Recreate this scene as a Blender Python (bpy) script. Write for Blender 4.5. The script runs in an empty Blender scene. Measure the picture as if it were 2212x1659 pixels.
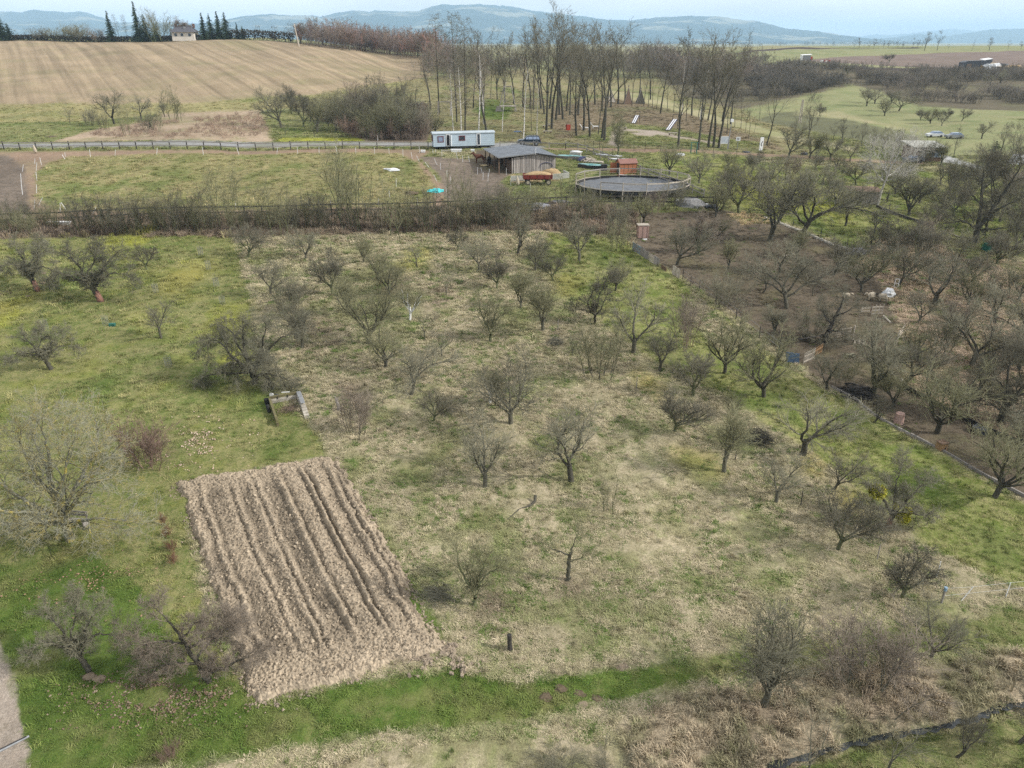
import bpy, math, random
import numpy as np
from mathutils import Vector, Matrix

SC = bpy.context.scene
COL = SC.collection
PI = math.pi
rnd = random.Random(7)

# ---------------------------------------------------------------- camera, sky, sun, exposure
HC = 27.0
PITCH = math.radians(25.0)
FPX, CXP, CYP = 1587.0, 1106.0, 829.5
cam_d = bpy.data.cameras.new('camera')
cam = bpy.data.objects.new('camera', cam_d)
COL.objects.link(cam)
cam.location = (0, 0, HC)
cam.rotation_euler = (PI / 2 - PITCH, 0, 0)
cam_d.sensor_width = 36.0
cam_d.lens = FPX / 2212.0 * 36.0
cam_d.clip_start = 0.2
cam_d.clip_end = 40000
SC.camera = cam

SUN_EL = math.radians(34)
SUN_DIR = Vector((math.cos(SUN_EL) * 0.98, -math.cos(SUN_EL) * 0.2, math.sin(SUN_EL))).normalized()
sun_d = bpy.data.lights.new('sun', 'SUN')
sun_d.energy = 5.0
sun_d.angle = math.radians(0.55)
sun_d.color = (1.0, 0.95, 0.88)
sun = bpy.data.objects.new('sun', sun_d)
COL.objects.link(sun)
sun.rotation_euler = SUN_DIR.to_track_quat('Z', 'Y').to_euler()

world = bpy.data.worlds.new('World')
SC.world = world
world.use_nodes = True
wn = world.node_tree
wn.nodes.clear()
w_out = wn.nodes.new('ShaderNodeOutputWorld')
w_bg = wn.nodes.new('ShaderNodeBackground')
w_bg.inputs['Strength'].default_value = 0.105
sky = wn.nodes.new('ShaderNodeTexSky')
sky.sky_type = 'NISHITA'
sky.sun_disc = False
sky.sun_elevation = SUN_EL
sky.sun_rotation = math.atan2(SUN_DIR.x, SUN_DIR.y)
sky.air_density = 1.0
sky.dust_density = 1.5
w_tc = wn.nodes.new('ShaderNodeTexCoord')
w_map = wn.nodes.new('ShaderNodeMapping')
w_map.inputs['Scale'].default_value = (1.3, 1.3, 6.0)
w_no = wn.nodes.new('ShaderNodeTexNoise')
w_no.inputs['Scale'].default_value = 2.2
w_no.inputs['Detail'].default_value = 6
w_no.inputs['Roughness'].default_value = 0.55
w_rp = wn.nodes.new('ShaderNodeValToRGB')
w_rp.color_ramp.elements[0].position = 0.36
w_rp.color_ramp.elements[0].color = (0.66, 0.66, 0.66, 1)
w_rp.color_ramp.elements[1].position = 0.62
w_rp.color_ramp.elements[1].color = (0.95, 0.95, 0.95, 1)
w_mix = wn.nodes.new('ShaderNodeMixRGB')
w_mix.inputs['Color2'].default_value = (12.8, 12.7, 12.6, 1)
wn.links.new(w_tc.outputs['Generated'], w_map.inputs['Vector'])
wn.links.new(w_map.outputs['Vector'], w_no.inputs['Vector'])
wn.links.new(w_no.outputs['Fac'], w_rp.inputs['Fac'])
wn.links.new(w_rp.outputs['Color'], w_mix.inputs['Fac'])
wn.links.new(sky.outputs['Color'], w_mix.inputs['Color1'])
wn.links.new(w_mix.outputs['Color'], w_bg.inputs['Color'])
wn.links.new(w_bg.outputs['Background'], w_out.inputs['Surface'])

SC.view_settings.view_transform = 'Standard'
SC.view_settings.look = 'None'
SC.view_settings.gamma = 1
SC.view_settings.use_curve_mapping = False
SC.view_settings.exposure = 0.0
SC.render.engine = 'CYCLES'
SC.cycles.max_bounces = 4
SC.cycles.diffuse_bounces = 2
SC.cycles.glossy_bounces = 2
SC.cycles.transmission_bounces = 3
SC.cycles.volume_bounces = 1
SC.cycles.use_denoising = False

# ---------------------------------------------------------------- noise and terrain
def _hash(ix, iy, seed):
    h = (ix.astype(np.int64) * 374761393 + iy.astype(np.int64) * 668265263 + seed * 1442695041) & 0xFFFFFFFF
    h = ((h ^ (h >> 13)) * 1274126177) & 0xFFFFFFFF
    return ((h ^ (h >> 16)) & 0xFFFFFF) / float(0xFFFFFF)

def vnoise(x, y, seed=0):
    ix, iy = np.floor(x), np.floor(y)
    fx, fy = x - ix, y - iy
    fx, fy = fx * fx * (3 - 2 * fx), fy * fy * (3 - 2 * fy)
    a, b = _hash(ix, iy, seed), _hash(ix + 1, iy, seed)
    c, d = _hash(ix, iy + 1, seed), _hash(ix + 1, iy + 1, seed)
    return (a * (1 - fx) + b * fx) * (1 - fy) + (c * (1 - fx) + d * fx) * fy

def fbm(x, y, seed=0, oct=4, rough=0.5):
    s, a, t = 0.0, 1.0, 0.0
    for o in range(oct):
        s = s + a * vnoise(x * 2 ** o, y * 2 ** o, seed + o * 17)
        t += a
        a *= rough
    return s / t

PROF = {  # distance -> height, for four bearings
    'L': ([0, 20, 88, 136, 165, 190, 215, 255, 305, 340, 380, 520, 1500, 3000, 20000],
          [-1, 0, 5.4, 8.9, 10.4, 11.1, 14.2, 18.9, 24.0, 27.6, 28.6, 27.5, 16, 12, 8]),
    'E': ([0, 20, 88, 136, 165, 190, 215, 255, 305, 340, 380, 520, 1500, 3000, 20000],
          [-1, 0, 5.4, 8.9, 10.2, 11.0, 12.6, 15.0, 18.6, 21.0, 21.5, 20.5, 16, 12, 8]),
    'M': ([0, 20, 88, 136, 165, 195, 250, 330, 500, 900, 1500, 3000, 20000],
          [-1, 0, 5.4, 8.9, 9.9, 10.2, 12.2, 14.7, 17.0, 17.5, 17, 13, 8]),
    'R': ([0, 20, 88, 150, 200, 260, 340, 420, 540, 650, 760, 1000, 2000, 3000, 20000],
          [-1, 0, 5.4, 9.8, 9.4, 11.5, 15.0, 18.2, 21.6, 23.6, 23.0, 18, 14, 12, 8]),
}
US = [(-0.30, 'L'), (-0.12, 'E'), (0.08, 'M'), (0.34, 'R')]

def terrain0(X, Y):
    X = np.asarray(X, float); Y = np.asarray(Y, float)
    R = np.sqrt(X * X + Y * Y)
    D = np.maximum(Y, R * 0.55)
    u = X / np.maximum(D, 1e-3)
    hs = []
    for _, k in US:
        xs, zs = PROF[k]
        h = 0
        for f, w in ((0.90, 1), (0.95, 2), (1.0, 3), (1.05, 2), (1.10, 1)):
            h = h + w * np.interp(D * f, xs, zs)
        hs.append(h / 9.0)
    z = hs[0]
    for i in range(len(US) - 1):
        a, b = US[i][0], US[i + 1][0]
        t = np.clip((u - a) / (b - a), 0, 1)
        t = t * t * (3 - 2 * t)
        z = z * (1 - t) + hs[i + 1] * t if i else hs[0] * (1 - t) + hs[1] * t
    z = z + (fbm(X / 31.0, Y / 31.0, 5, 3) - 0.5) * np.clip(D / 150.0, 0.15, 1.2) * 1.6
    return z

def ray(px, py):
    dx = (px - CXP) / FPX
    dy = -(py - CYP) / FPX
    return np.array((dx, math.cos(PITCH) + dy * math.sin(PITCH), -math.sin(PITCH) + dy * math.cos(PITCH)))

_T = np.concatenate([np.geomspace(8, 200, 1200), np.geomspace(200.2, 9000, 1400)])
TERR = terrain0
def at(px, py, lift=0.0):
    if px <= 640 and py <= 90 + max(0, (px - 500) / 140 * 9):      # beyond the crest of the big field
        q = at_y(px, py, 349.0)
        return Vector((q.x, q.y, float(TERR(q.x, q.y)) + lift))
    d = ray(px, py)
    X, Y, Z = d[0] * _T, d[1] * _T, HC + d[2] * _T
    g = Z - TERR(X, Y) - lift
    k = np.argmax(g < 0)
    if k == 0:
        k = len(_T) - 1
    t0, t1, g0, g1 = _T[k - 1], _T[k], g[k - 1], g[k]
    t = t0 + (t1 - t0) * g0 / (g0 - g1) if g0 != g1 else t0
    x, y = d[0] * t, d[1] * t
    return Vector((x, y, float(TERR(x, y)) + lift))

def z_on(py, Y, px=CXP):
    d = ray(px, py)
    return HC + d[2] / d[1] * Y

def at_y(px, py, Y):           # the point on the sight line at forward distance Y
    d = ray(px, py)
    t = Y / d[1]
    return Vector((d[0] * t, Y, HC + d[2] * t))

def pxm(p):                    # picture units per metre at point p
    return FPX / (p.y * math.cos(PITCH) + (HC - p.z) * math.sin(PITCH))

def seg_dist(X, Y, poly):
    best = np.full(np.shape(X), 1e9)
    for (x0, y0), (x1, y1) in zip(poly[:-1], poly[1:]):
        dx, dy = x1 - x0, y1 - y0
        t = np.clip(((X - x0) * dx + (Y - y0) * dy) / (dx * dx + dy * dy + 1e-9), 0, 1)
        best = np.minimum(best, np.hypot(X - x0 - t * dx, Y - y0 - t * dy))
    return best

BROOK_PX = [(1560, 1720), (1667, 1655), (1779, 1621), (1901, 1592), (2009, 1575), (2094, 1556), (2150, 1530), (2240, 1518), (2400, 1480), (2700, 1400)]
BROOK = [tuple(at(*p)[:2]) for p in BROOK_PX]

def terrain(X, Y):
    z = terrain0(X, Y)
    near = (np.asarray(Y) < 45)
    if np.any(near):
        d = seg_dist(X, Y, BROOK)
        z = z - 0.42 * np.exp(-(d / 0.34) ** 2) - 0.25 * np.exp(-(d / 1.5) ** 2)
    return z
TERR = terrain

def gz(x, y):
    return float(terrain(x, y))

# ---------------------------------------------------------------- materials
def nmat(name, c1, c2=None, scale=6.0, rough=0.85, bump=0.0, bscale=None, metallic=0.0, spec=0.25, rand=0.0, stretch=None, detail=4, pos=(0.35, 0.65)):
    m = bpy.data.materials.new(name)
    m.use_nodes = True
    nt = m.node_tree
    b = nt.nodes['Principled BSDF']
    b.inputs['Roughness'].default_value = rough
    b.inputs['Metallic'].default_value = metallic
    b.inputs['Specular IOR Level'].default_value = spec
    if c2 is None:
        c2 = tuple(c * 0.75 for c in c1)
    tc = nt.nodes.new('ShaderNodeTexCoord')
    mp = nt.nodes.new('ShaderNodeMapping')
    if stretch: mp.inputs['Scale'].default_value = stretch
    no = nt.nodes.new('ShaderNodeTexNoise')
    no.inputs['Scale'].default_value = scale
    no.inputs['Detail'].default_value = detail
    no.inputs['Roughness'].default_value = 0.65
    rp = nt.nodes.new('ShaderNodeValToRGB')
    rp.color_ramp.elements[0].position = pos[0]
    rp.color_ramp.elements[1].position = pos[1]
    rp.color_ramp.elements[0].color = (*c1, 1)
    rp.color_ramp.elements[1].color = (*c2, 1)
    nt.links.new(tc.outputs['Object'], mp.inputs['Vector'])
    nt.links.new(mp.outputs['Vector'], no.inputs['Vector'])
    nt.links.new(no.outputs['Fac'], rp.inputs['Fac'])
    src = rp.outputs['Color']
    if rand:
        oi = nt.nodes.new('ShaderNodeObjectInfo')
        hs = nt.nodes.new('ShaderNodeHueSaturation')
        mr = nt.nodes.new('ShaderNodeMapRange')
        mr.inputs['To Min'].default_value = 1 - rand
        mr.inputs['To Max'].default_value = 1 + rand
        nt.links.new(oi.outputs['Random'], mr.inputs['Value'])
        nt.links.new(mr.outputs['Result'], hs.inputs['Value'])
        nt.links.new(src, hs.inputs['Color'])
        src = hs.outputs['Color']
    nt.links.new(src, b.inputs['Base Color'])
    if bump:
        bp = nt.nodes.new('ShaderNodeBump')
        bp.inputs['Strength'].default_value = min(1, bump)
        bp.inputs['Distance'].default_value = 0.03
        n2 = nt.nodes.new('ShaderNodeTexNoise')
        n2.inputs['Scale'].default_value = bscale or scale * 3
        n2.inputs['Detail'].default_value = 3
        nt.links.new(mp.outputs['Vector'], n2.inputs['Vector'])
        nt.links.new(n2.outputs['Fac'], bp.inputs['Height'])
        nt.links.new(bp.outputs['Normal'], b.inputs['Normal'])
    return m

MAT = {}
def M(name):
    return MAT[name]
def defm(name, *a, **k):
    MAT[name] = nmat(name, *a, **k)
defm('bark_grey', (.125, .12, .09), (.06, .058, .042), 9, bump=.5, rand=.25)
defm('bark_dark', (.085, .08, .06), (.04, .038, .03), 9, bump=.5, rand=.25)
defm('bark_green', (.13, .145, .07), (.07, .075, .045), 5, bump=.5, rand=.2)
defm('twig_grey', (.215, .205, .145), (.14, .135, .095), 3, rough=.8, rand=.25)
defm('twig_dark', (.16, .15, .11), (.105, .098, .07), 3, rough=.8, rand=.25)
defm('twig_olive', (.215, .21, .12), (.14, .138, .08), 3, rough=.8, rand=.2)
defm('twig_red', (.24, .165, .13), (.16, .115, .09), 3, rough=.8, rand=.15)
defm('twig_violet', (.26, .215, .17), (.17, .145, .115), 3, rough=.8, rand=.15)
defm('twig_rust', (.25, .13, .08), (.15, .09, .065), 3, rough=.8, rand=.15)
defm('lichen_bark', (.17, .17, .13), (.42, .34, .07), 2.2, rough=.9, bump=.4, pos=(.5, .68))
defm('lichen_twig', (.25, .25, .19), (.36, .29, .08), 1.6, rough=.8, pos=(.48, .66))
defm('birch_bark', (.62, .60, .56), (.05, .045, .04), 2.6, rough=.7, stretch=(1, 1, 2.2), pos=(.52, .62))
defm('birch_limb', (.55, .53, .48), (.3, .28, .25), 2.6, rough=.7)
defm('paint_white', (.72, .73, .72), (.6, .6, .58), 5, rough=.7)
defm('paint_red', (.30, .15, .11), (.17, .10, .08), 5, rough=.85)
defm('mistletoe', (.42, .38, .03), (.22, .24, .03), 4, rough=.6)
defm('needles', (.035, .06, .025), (.02, .038, .018), 3, rough=.7, rand=.2)
defm('needles_light', (.07, .10, .03), (.04, .06, .022), 3, rough=.7, rand=.15)
defm('hedge_leaf', (.075, .065, .05), (.045, .04, .03), 2, rough=.8)
defm('wood_grey', (.30, .28, .26), (.18, .165, .15), 3, rough=.85, stretch=(4, 4, .6), bump=.3, rand=.22)
defm('wood_board', (.36, .33, .31), (.20, .18, .165), 2.5, rough=.85, stretch=(4, 4, .35), bump=.3, rand=.32)
defm('wood_pale', (.46, .42, .36), (.32, .28, .23), 4, rough=.85, bump=.3, rand=.15)
defm('wood_brown', (.19, .13, .09), (.11, .075, .055), 4, rough=.8, bump=.3, rand=.15)
defm('wood_black', (.06, .055, .05), (.03, .028, .025), 5, rough=.8, bump=.4, rand=.2)
defm('wood_moss', (.17, .16, .07), (.09, .075, .05), 5, rough=.9, bump=.5)
defm('plastic_white', (.78, .79, .80), (.68, .69, .70), 2, rough=.4, spec=.4)
defm('caravan_blue', (.40, .48, .55), (.34, .42, .49), 1.3, rough=.55, spec=.4)
defm('caravan_roof', (.40, .46, .50), (.31, .36, .40), 1.5, rough=.5, spec=.4)
defm('maroon', (.16, .035, .045), (.11, .03, .035), 3, rough=.5)
defm('glass_dark', (.03, .04, .05), (.06, .07, .09), 1, rough=.08, spec=.6)
defm('glass_sky', (.24, .30, .42), (.16, .21, .30), .8, rough=.1, spec=.6)
defm('metal_dark', (.05, .05, .055), (.03, .03, .03), 5, rough=.5, metallic=.4)
defm('metal_grey', (.33, .34, .35), (.22, .23, .24), 5, rough=.45, metallic=.5)
defm('rubber', (.028, .027, .026), (.05, .045, .04), 8, rough=.85)
defm('rim_cream', (.42, .38, .30), (.28, .25, .19), 5, rough=.6)
defm('suv_paint', (.010, .022, .040), (.014, .028, .048), 2, rough=.22, spec=.6)
defm('suv_cladding', (.16, .165, .17), (.13, .135, .14), 2, rough=.55)
defm('red_paint', (.20, .035, .028), (.13, .03, .025), 3, rough=.55)
defm('orange_panel', (.42, .16, .08), (.34, .13, .065), 2, rough=.5)
defm('roof_brown', (.24, .125, .10), (.19, .10, .085), 2, rough=.55)
defm('roof_felt', (.115, .13, .15), (.19, .21, .235), 1.1, rough=.6, bump=.2, pos=(.4, .7))
defm('roof_slate', (.10, .10, .115), (.07, .07, .08), 3, rough=.7)
defm('render_cream', (.62, .58, .52), (.52, .48, .42), 1, rough=.9)
defm('hay', (.42, .31, .17), (.26, .18, .10), 5, rough=.9, bump=1, bscale=14)
defm('straw', (.42, .34, .2), (.30, .24, .14), 7, rough=.9, bump=1)
defm('concrete', (.42, .42, .39), (.30, .31, .27), 2, rough=.9, bump=.3)
defm('slab_pale', (.40, .37, .32), (.27, .25, .21), 3, rough=.9, bump=.4, rand=.2)
defm('tarp_aqua', (.02, .46, .52), (.10, .60, .62), 3, rough=.35, bump=.6, bscale=5)
defm('tarp_teal', (.12, .34, .34), (.30, .42, .42), 1.5, rough=.45, bump=.5, bscale=4)
defm('tarp_white', (.68, .70, .72), (.50, .52, .54), 2.5, rough=.45, bump=.8, bscale=5)
defm('tarp_grey', (.26, .27, .31), (.16, .17, .20), 3, rough=.4, bump=1, bscale=5)
defm('tarp_black', (.035, .038, .045), (.07, .075, .085), 2, rough=.4, bump=.6, bscale=4)
defm('blue_sheet', (.13, .20, .34), (.10, .15, .24), 2, rough=.5)
defm('blue_flaky', (.17, .24, .29), (.20, .16, .12), 3, rough=.7)
defm('sand_dark', (.10, .11, .125), (.145, .155, .17), 1.3, rough=.95, bump=1, bscale=4)
defm('gravel_dark', (.075, .08, .085), (.12, .12, .125), 6, rough=.95, bump=1)
defm('gravel_grey', (.27, .27, .27), (.17, .17, .17), 5, rough=.95, bump=1)
defm('soil_dark', (.13, .10, .065), (.08, .062, .04), 5, rough=.95, bump=1)
defm('soil_pale', (.25, .20, .14), (.16, .125, .09), 5, rough=.95, bump=1)
defm('stone_pale', (.42, .40, .35), (.28, .26, .22), 4, rough=.9, bump=.5, rand=.2)
defm('horse_brown', (.105, .038, .020), (.075, .028, .017), 2, rough=.55)
defm('horse_black', (.018, .015, .014), (.03, .024, .02), 2, rough=.55)
defm('mane_dark', (.03, .018, .013), (.02, .014, .01), 3, rough=.7)
defm('wool', (.48, .43, .34), (.34, .29, .22), 9, rough=.95, bump=1, bscale=22)
defm('face_dark', (.03, .026, .022), (.05, .04, .03), 4, rough=.8)
defm('beige_box', (.40, .27, .23), (.32, .22, .19), 3, rough=.7)
defm('green_metal', (.03, .14, .11), (.02, .09, .07), 3, rough=.5)
defm('red_bin', (.33, .05, .03), (.22, .03, .02), 3, rough=.5)
defm('navy_plastic', (.04, .045, .10), (.03, .03, .07), 2, rough=.4)
defm('sheep_blue', (.28, .40, .52), (.2, .3, .4), 3, rough=.5)
defm('orange_wood', (.30, .19, .10), (.22, .14, .08), 3, rough=.8)
defm('leaf_litter', (.19, .14, .10), (.09, .065, .05), 6, rough=.9)
defm('rust_leaf', (.27, .10, .06), (.17, .07, .05), 4, rough=.9)
defm('water_dark', (.02, .024, .026), (.03, .034, .034), 2, rough=.12, spec=.6)

# ---------------------------------------------------------------- mesh building
class MB:
    def __init__(s):
        s.v = []; s.f = []; s.smooth = False
    def add(s, vs, fs):
        o = len(s.v)
        s.v.extend([tuple(map(float, v)) for v in vs])
        s.f.extend([tuple(i + o for i in f) for f in fs])
        return s
    def box(s, c, size, rz=0.0, ry=0.0, rx=0.0, taper=1.0):
        m = Matrix.Rotation(rz, 3, 'Z') @ Matrix.Rotation(ry, 3, 'Y') @ Matrix.Rotation(rx, 3, 'X')
        h = [q / 2 for q in size]
        vs = []
        for k in (-1, 1):
            t = taper if k > 0 else 1
            for i, j in ((-1, -1), (1, -1), (1, 1), (-1, 1)):
                vs.append(Vector(c) + m @ Vector((i * h[0] * t, j * h[1] * t, k * h[2])))
        return s.add(vs, [(3, 2, 1, 0), (4, 5, 6, 7), (0, 1, 5, 4), (1, 2, 6, 5), (2, 3, 7, 6), (3, 0, 4, 7)])
    def beam(s, p0, p1, w, h, up=(0, 0, 1)):
        p0, p1 = Vector(p0), Vector(p1)
        d = (p1 - p0).normalized()
        u = Vector(up)
        if abs(d.dot(u)) > .98: u = Vector((0, 1, 0))
        a = d.cross(u).normalized(); b = a.cross(d).normalized()
        vs = []
        for p in (p0, p1):
            for i, j in ((-1, -1), (1, -1), (1, 1), (-1, 1)):
                vs.append(p + a * i * w / 2 + b * j * h / 2)
        return s.add(vs, [(3, 2, 1, 0), (4, 5, 6, 7), (0, 1, 5, 4), (1, 2, 6, 5), (2, 3, 7, 6), (3, 0, 4, 7)])
    def tube(s, pts, rads, n=6, cap=True):
        pts = [Vector(p) for p in pts]
        if not hasattr(rads, '__len__'): rads = [rads] * len(pts)
        vs, fs = [], []
        ref = Vector((0.13, 0.31, 0.94))
        for i, p in enumerate(pts):
            d = (pts[min(i + 1, len(pts) - 1)] - pts[max(i - 1, 0)]).normalized()
            if abs(d.dot(ref)) > .97: rr = Vector((1, 0, 0))
            else: rr = ref
            a = d.cross(rr).normalized(); b = d.cross(a).normalized()
            for k in range(n):
                t = 2 * PI * k / n
                vs.append(p + (a * math.cos(t) + b * math.sin(t)) * rads[i])
        for i in range(len(pts) - 1):
            for k in range(n):
                fs.append((i * n + k, i * n + (k + 1) % n, (i + 1) * n + (k + 1) % n, (i + 1) * n + k))
        if cap:
            fs.append(tuple(range(n - 1, -1, -1)))
            fs.append(tuple((len(pts) - 1) * n + k for k in range(n)))
        return s.add(vs, fs)
    def prism(s, poly, y0, y1):      # polygon in x,z extruded along y
        n = len(poly)
        vs = [(x, y0, z) for x, z in poly] + [(x, y1, z) for x, z in poly]
        fs = [tuple(range(n)), tuple(range(2 * n - 1, n - 1, -1))]
        for k in range(n):
            fs.append((k, k + n, (k + 1) % n + n, (k + 1) % n))
        return s.add(vs, fs)
    def sheet(s, a, b, c, d, th=0.03):
        a, b, c, d = map(Vector, (a, b, c, d))
        n = (b - a).cross(d - a).normalized() * th
        return s.add([a, b, c, d, a + n, b + n, c + n, d + n],
                     [(3, 2, 1, 0), (4, 5, 6, 7), (0, 1, 5, 4), (1, 2, 6, 5), (2, 3, 7, 6), (3, 0, 4, 7)])
    def blob(s, c, size, n=14, m=8, rough=.18, seed=0, flat=.0, pw=1.0):
        r = random.Random(seed)
        ph = [(r.uniform(0, 6.3), r.uniform(1, 4), r.uniform(1, 4)) for _ in range(6)]
        vs = []
        for j in range(m + 1):
            t = PI * j / m
            for i in range(n):
                a = 2 * PI * i / n
                w = 1 + rough * sum(math.sin(p + k1 * a + k2 * t * 1.7) for p, k1, k2 in [(q[0], int(q[1]), q[2]) for q in ph]) / 2.2 * math.sin(t) + rough * .35 * r.uniform(-1, 1) * math.sin(t)
                x, y, z = math.sin(t) * math.cos(a) * w, math.sin(t) * math.sin(a) * w, math.cos(t) * w
                z = max(z, -flat) if flat or True and z < -flat and flat else z
                vs.append((c[0] + x * size[0] / 2, c[1] + y * size[1] / 2, c[2] + z * size[2] / 2))
        fs = []
        for j in range(m):
            for i in range(n):
                fs.append((j * n + i, (j + 1) * n + i, (j + 1) * n + (i + 1) % n, j * n + (i + 1) % n))
        return s.add(vs, fs)
    def mesh(s, name, smooth=False):
        me = bpy.data.meshes.new(name)
        me.from_pydata(s.v, [], s.f)
        if smooth or s.smooth:
            me.polygons.foreach_set('use_smooth', [True] * len(me.polygons))
        me.update()
        return me
    def build(s, name, mat, parent=None, smooth=False, loc=None, rz=None):
        me = s.mesh(name, smooth)
        me.materials.append(M(mat) if isinstance(mat, str) else mat)
        o = bpy.data.objects.new(name, me)
        COL.objects.link(o)
        if parent: o.parent = parent
        if loc is not None: o.location = loc
        if rz is not None: o.rotation_euler = (0, 0, rz)
        return o

def tag(o, label=None, cat=None, group=None, kind=None):
    if label: o['label'] = label
    if cat: o['category'] = cat
    if group: o['group'] = group
    if kind: o['kind'] = kind
    return o

def thing(name, label, cat, loc=(0, 0, 0), rz=0.0, group=None):
    o = bpy.data.objects.new(name, None)
    o.empty_display_size = 0.3
    COL.objects.link(o)
    o.location = loc
    o.rotation_euler = (0, 0, rz)
    return tag(o, label, cat, group)

def np_mesh(name, V, F, smooth=False):
    me = bpy.data.meshes.new(name)
    V = np.ascontiguousarray(V, dtype=np.float32); F = np.ascontiguousarray(F, dtype=np.int32)
    me.vertices.add(len(V)); me.vertices.foreach_set('co', V.ravel())
    k = F.shape[1]
    me.loops.add(F.size); me.loops.foreach_set('vertex_index', F.ravel())
    me.polygons.add(len(F))
    me.polygons.foreach_set('loop_start', np.arange(0, F.size, k, dtype=np.int32))
    me.polygons.foreach_set('loop_total', np.full(len(F), k, dtype=np.int32))
    if smooth: me.polygons.foreach_set('use_smooth', np.ones(len(F), dtype=bool))
    me.update(calc_edges=True)
    return me

def attr_color(me, name, C):
    a = me.attributes.new(name, 'FLOAT_COLOR', 'POINT')
    C = np.concatenate([C, np.ones((len(C), 1))], 1).astype(np.float32)
    a.data.foreach_set('color', C.ravel())

def attr_float(me, name, C):
    a = me.attributes.new(name, 'FLOAT', 'POINT')
    a.data.foreach_set('value', np.asarray(C, dtype=np.float32))

def attr_vec(me, name, C):
    a = me.attributes.new(name, 'FLOAT_VECTOR', 'POINT')
    a.data.foreach_set('vector', np.asarray(C, dtype=np.float32).ravel())
# ---------------------------------------------------------------- ground zones (polygons laid on the ground)
ZC = {  # colour a, colour b, patchiness colour
    'dry':      ((.385, .33, .23), (.195, .18, .10), (.17, .20, .07)),
    'drypink':  ((.40, .31, .23), (.22, .175, .115), (.16, .17, .07)),
    'lawn':     ((.088, .122, .03), (.235, .215, .10), (.18, .19, .05)),
    'lush':     ((.062, .108, .02), (.11, .145, .036), (.17, .165, .07)),
    'green':    ((.105, .135, .04), (.22, .205, .10), (.08, .115, .028)),
    'moss':     ((.12, .155, .034), (.28, .26, .125), (.085, .13, .026)),
    'ochre':    ((.30, .245, .06), (.20, .20, .06), (.17, .18, .05)),
    'yellow':   ((.31, .31, .04), (.20, .22, .05), (.25, .25, .06)),
    'mud':      ((.145, .118, .085), (.08, .066, .048), (.125, .115, .06)),
    'mudgrey':  ((.21, .17, .135), (.09, .075, .06), (.14, .11, .085)),
    'track':    ((.28, .20, .14), (.18, .13, .095), (.24, .20, .12)),
    'paddock':  ((.15, .155, .058), (.28, .235, .125), (.10, .135, .036)),
    'brush':    ((.22, .17, .125), (.12, .095, .07), (.15, .145, .075)),
    'reed':     ((.36, .295, .205), (.17, .145, .10), (.13, .14, .065)),
    'road':     ((.27, .275, .28), (.19, .185, .17), (.17, .18, .10)),
    'path':     ((.36, .31, .26), (.27, .225, .185), (.20, .17, .13)),
    'field':    ((.305, .235, .16), (.225, .18, .115), (.19, .175, .09)),
    'fieldgreen': ((.20, .195, .085), (.27, .23, .12), (.15, .17, .06)),
    'grove':    ((.17, .17, .08), (.23, .19, .11), (.10, .14, .04)),
    'grovebrown': ((.20, .155, .105), (.14, .12, .07), (.13, .14, .06)),
    'palegrass': ((.34, .30, .19), (.23, .225, .115), (.17, .19, .075)),
    'meadow':   ((.165, .19, .085), (.25, .235, .13), (.13, .165, .065)),
    'darkfield': ((.125, .13, .07), (.10, .10, .06), (.16, .16, .08)),
    'brownfield': ((.19, .145, .125), (.14, .11, .09), (.17, .14, .11)),
    'blackfield': ((.07, .05, .045), (.05, .04, .035), (.08, .06, .05)),
    'thicketfloor': ((.13, .11, .075), (.09, .08, .055), (.14, .14, .07)),
    'farplain': ((.20, .21, .10), (.26, .23, .14), (.12, .12, .07)),
    'paved':    ((.40, .41, .42), (.32, .33, .33), (.36, .36, .35)),
    'strawpatch': ((.42, .33, .19), (.32, .25, .15), (.36, .28, .17)),
}
KEYS = list(ZC)
KI = {k: i for i, k in enumerate(KEYS)}
Z = []
def zone(key, *pts): Z.append((key, [tuple(at(x, y)[:2]) for x, y in pts]))
# near: the dry orchard is the default below
zone('lawn', (-700, 500), (300, 506), (505, 512), (540, 640), (570, 840), (690, 930), (705, 985), (400, 1045), (440, 1300), (560, 1560), (-700, 1750))
zone('lush', (-700, 1180), (60, 1230), (200, 1200), (330, 1290), (400, 1440), (560, 1510), (980, 1440), (1120, 1475), (1500, 1425), (1600, 1430), (1420, 1500), (1100, 1560), (600, 1620), (200, 1680), (-700, 1750))
zone('lush', (705, 985), (745, 1010), (800, 1115), (872, 1240), (962, 1368), (915, 1392), (850, 1290), (770, 1130))
zone('green', (1480, 1425), (1800, 1375), (2212, 1312), (2700, 1270), (2700, 1340), (2212, 1400), (1900, 1410), (1700, 1440), (1500, 1470))
zone('reed', (1330, 1760), (1260, 1600), (1520, 1490), (1750, 1450), (2000, 1430), (2300, 1400), (2700, 1350), (2700, 1450), (2240, 1515), (2150, 1527), (2000, 1572), (1779, 1618), (1560, 1720))
zone('green', (1640, 1670), (1901, 1605), (2094, 1572), (2240, 1540), (2700, 1480), (2700, 1750), (1700, 1750))
zone('dry', (300, 1700), (640, 1625), (1050, 1580), (1300, 1540), (1380, 1700), (1300, 1760), (200, 1760))
zone('path', (-400, 1300), (-10, 1370), (30, 1480), (50, 1590), (70, 1680), (60, 1760), (-400, 1760))
zone('moss', (1180, 505), (1350, 515), (1465, 600), (1700, 790), (1830, 865), (1966, 945), (2212, 1085), (2700, 1300), (2700, 1340), (2212, 1275), (2000, 1180), (1850, 1050), (1750, 975), (1560, 850), (1400, 770), (1300, 700), (1240, 640), (1190, 580))
zone('dry', (1500, 625), (1560, 690), (1640, 750), (1560, 760), (1480, 680))
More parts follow.
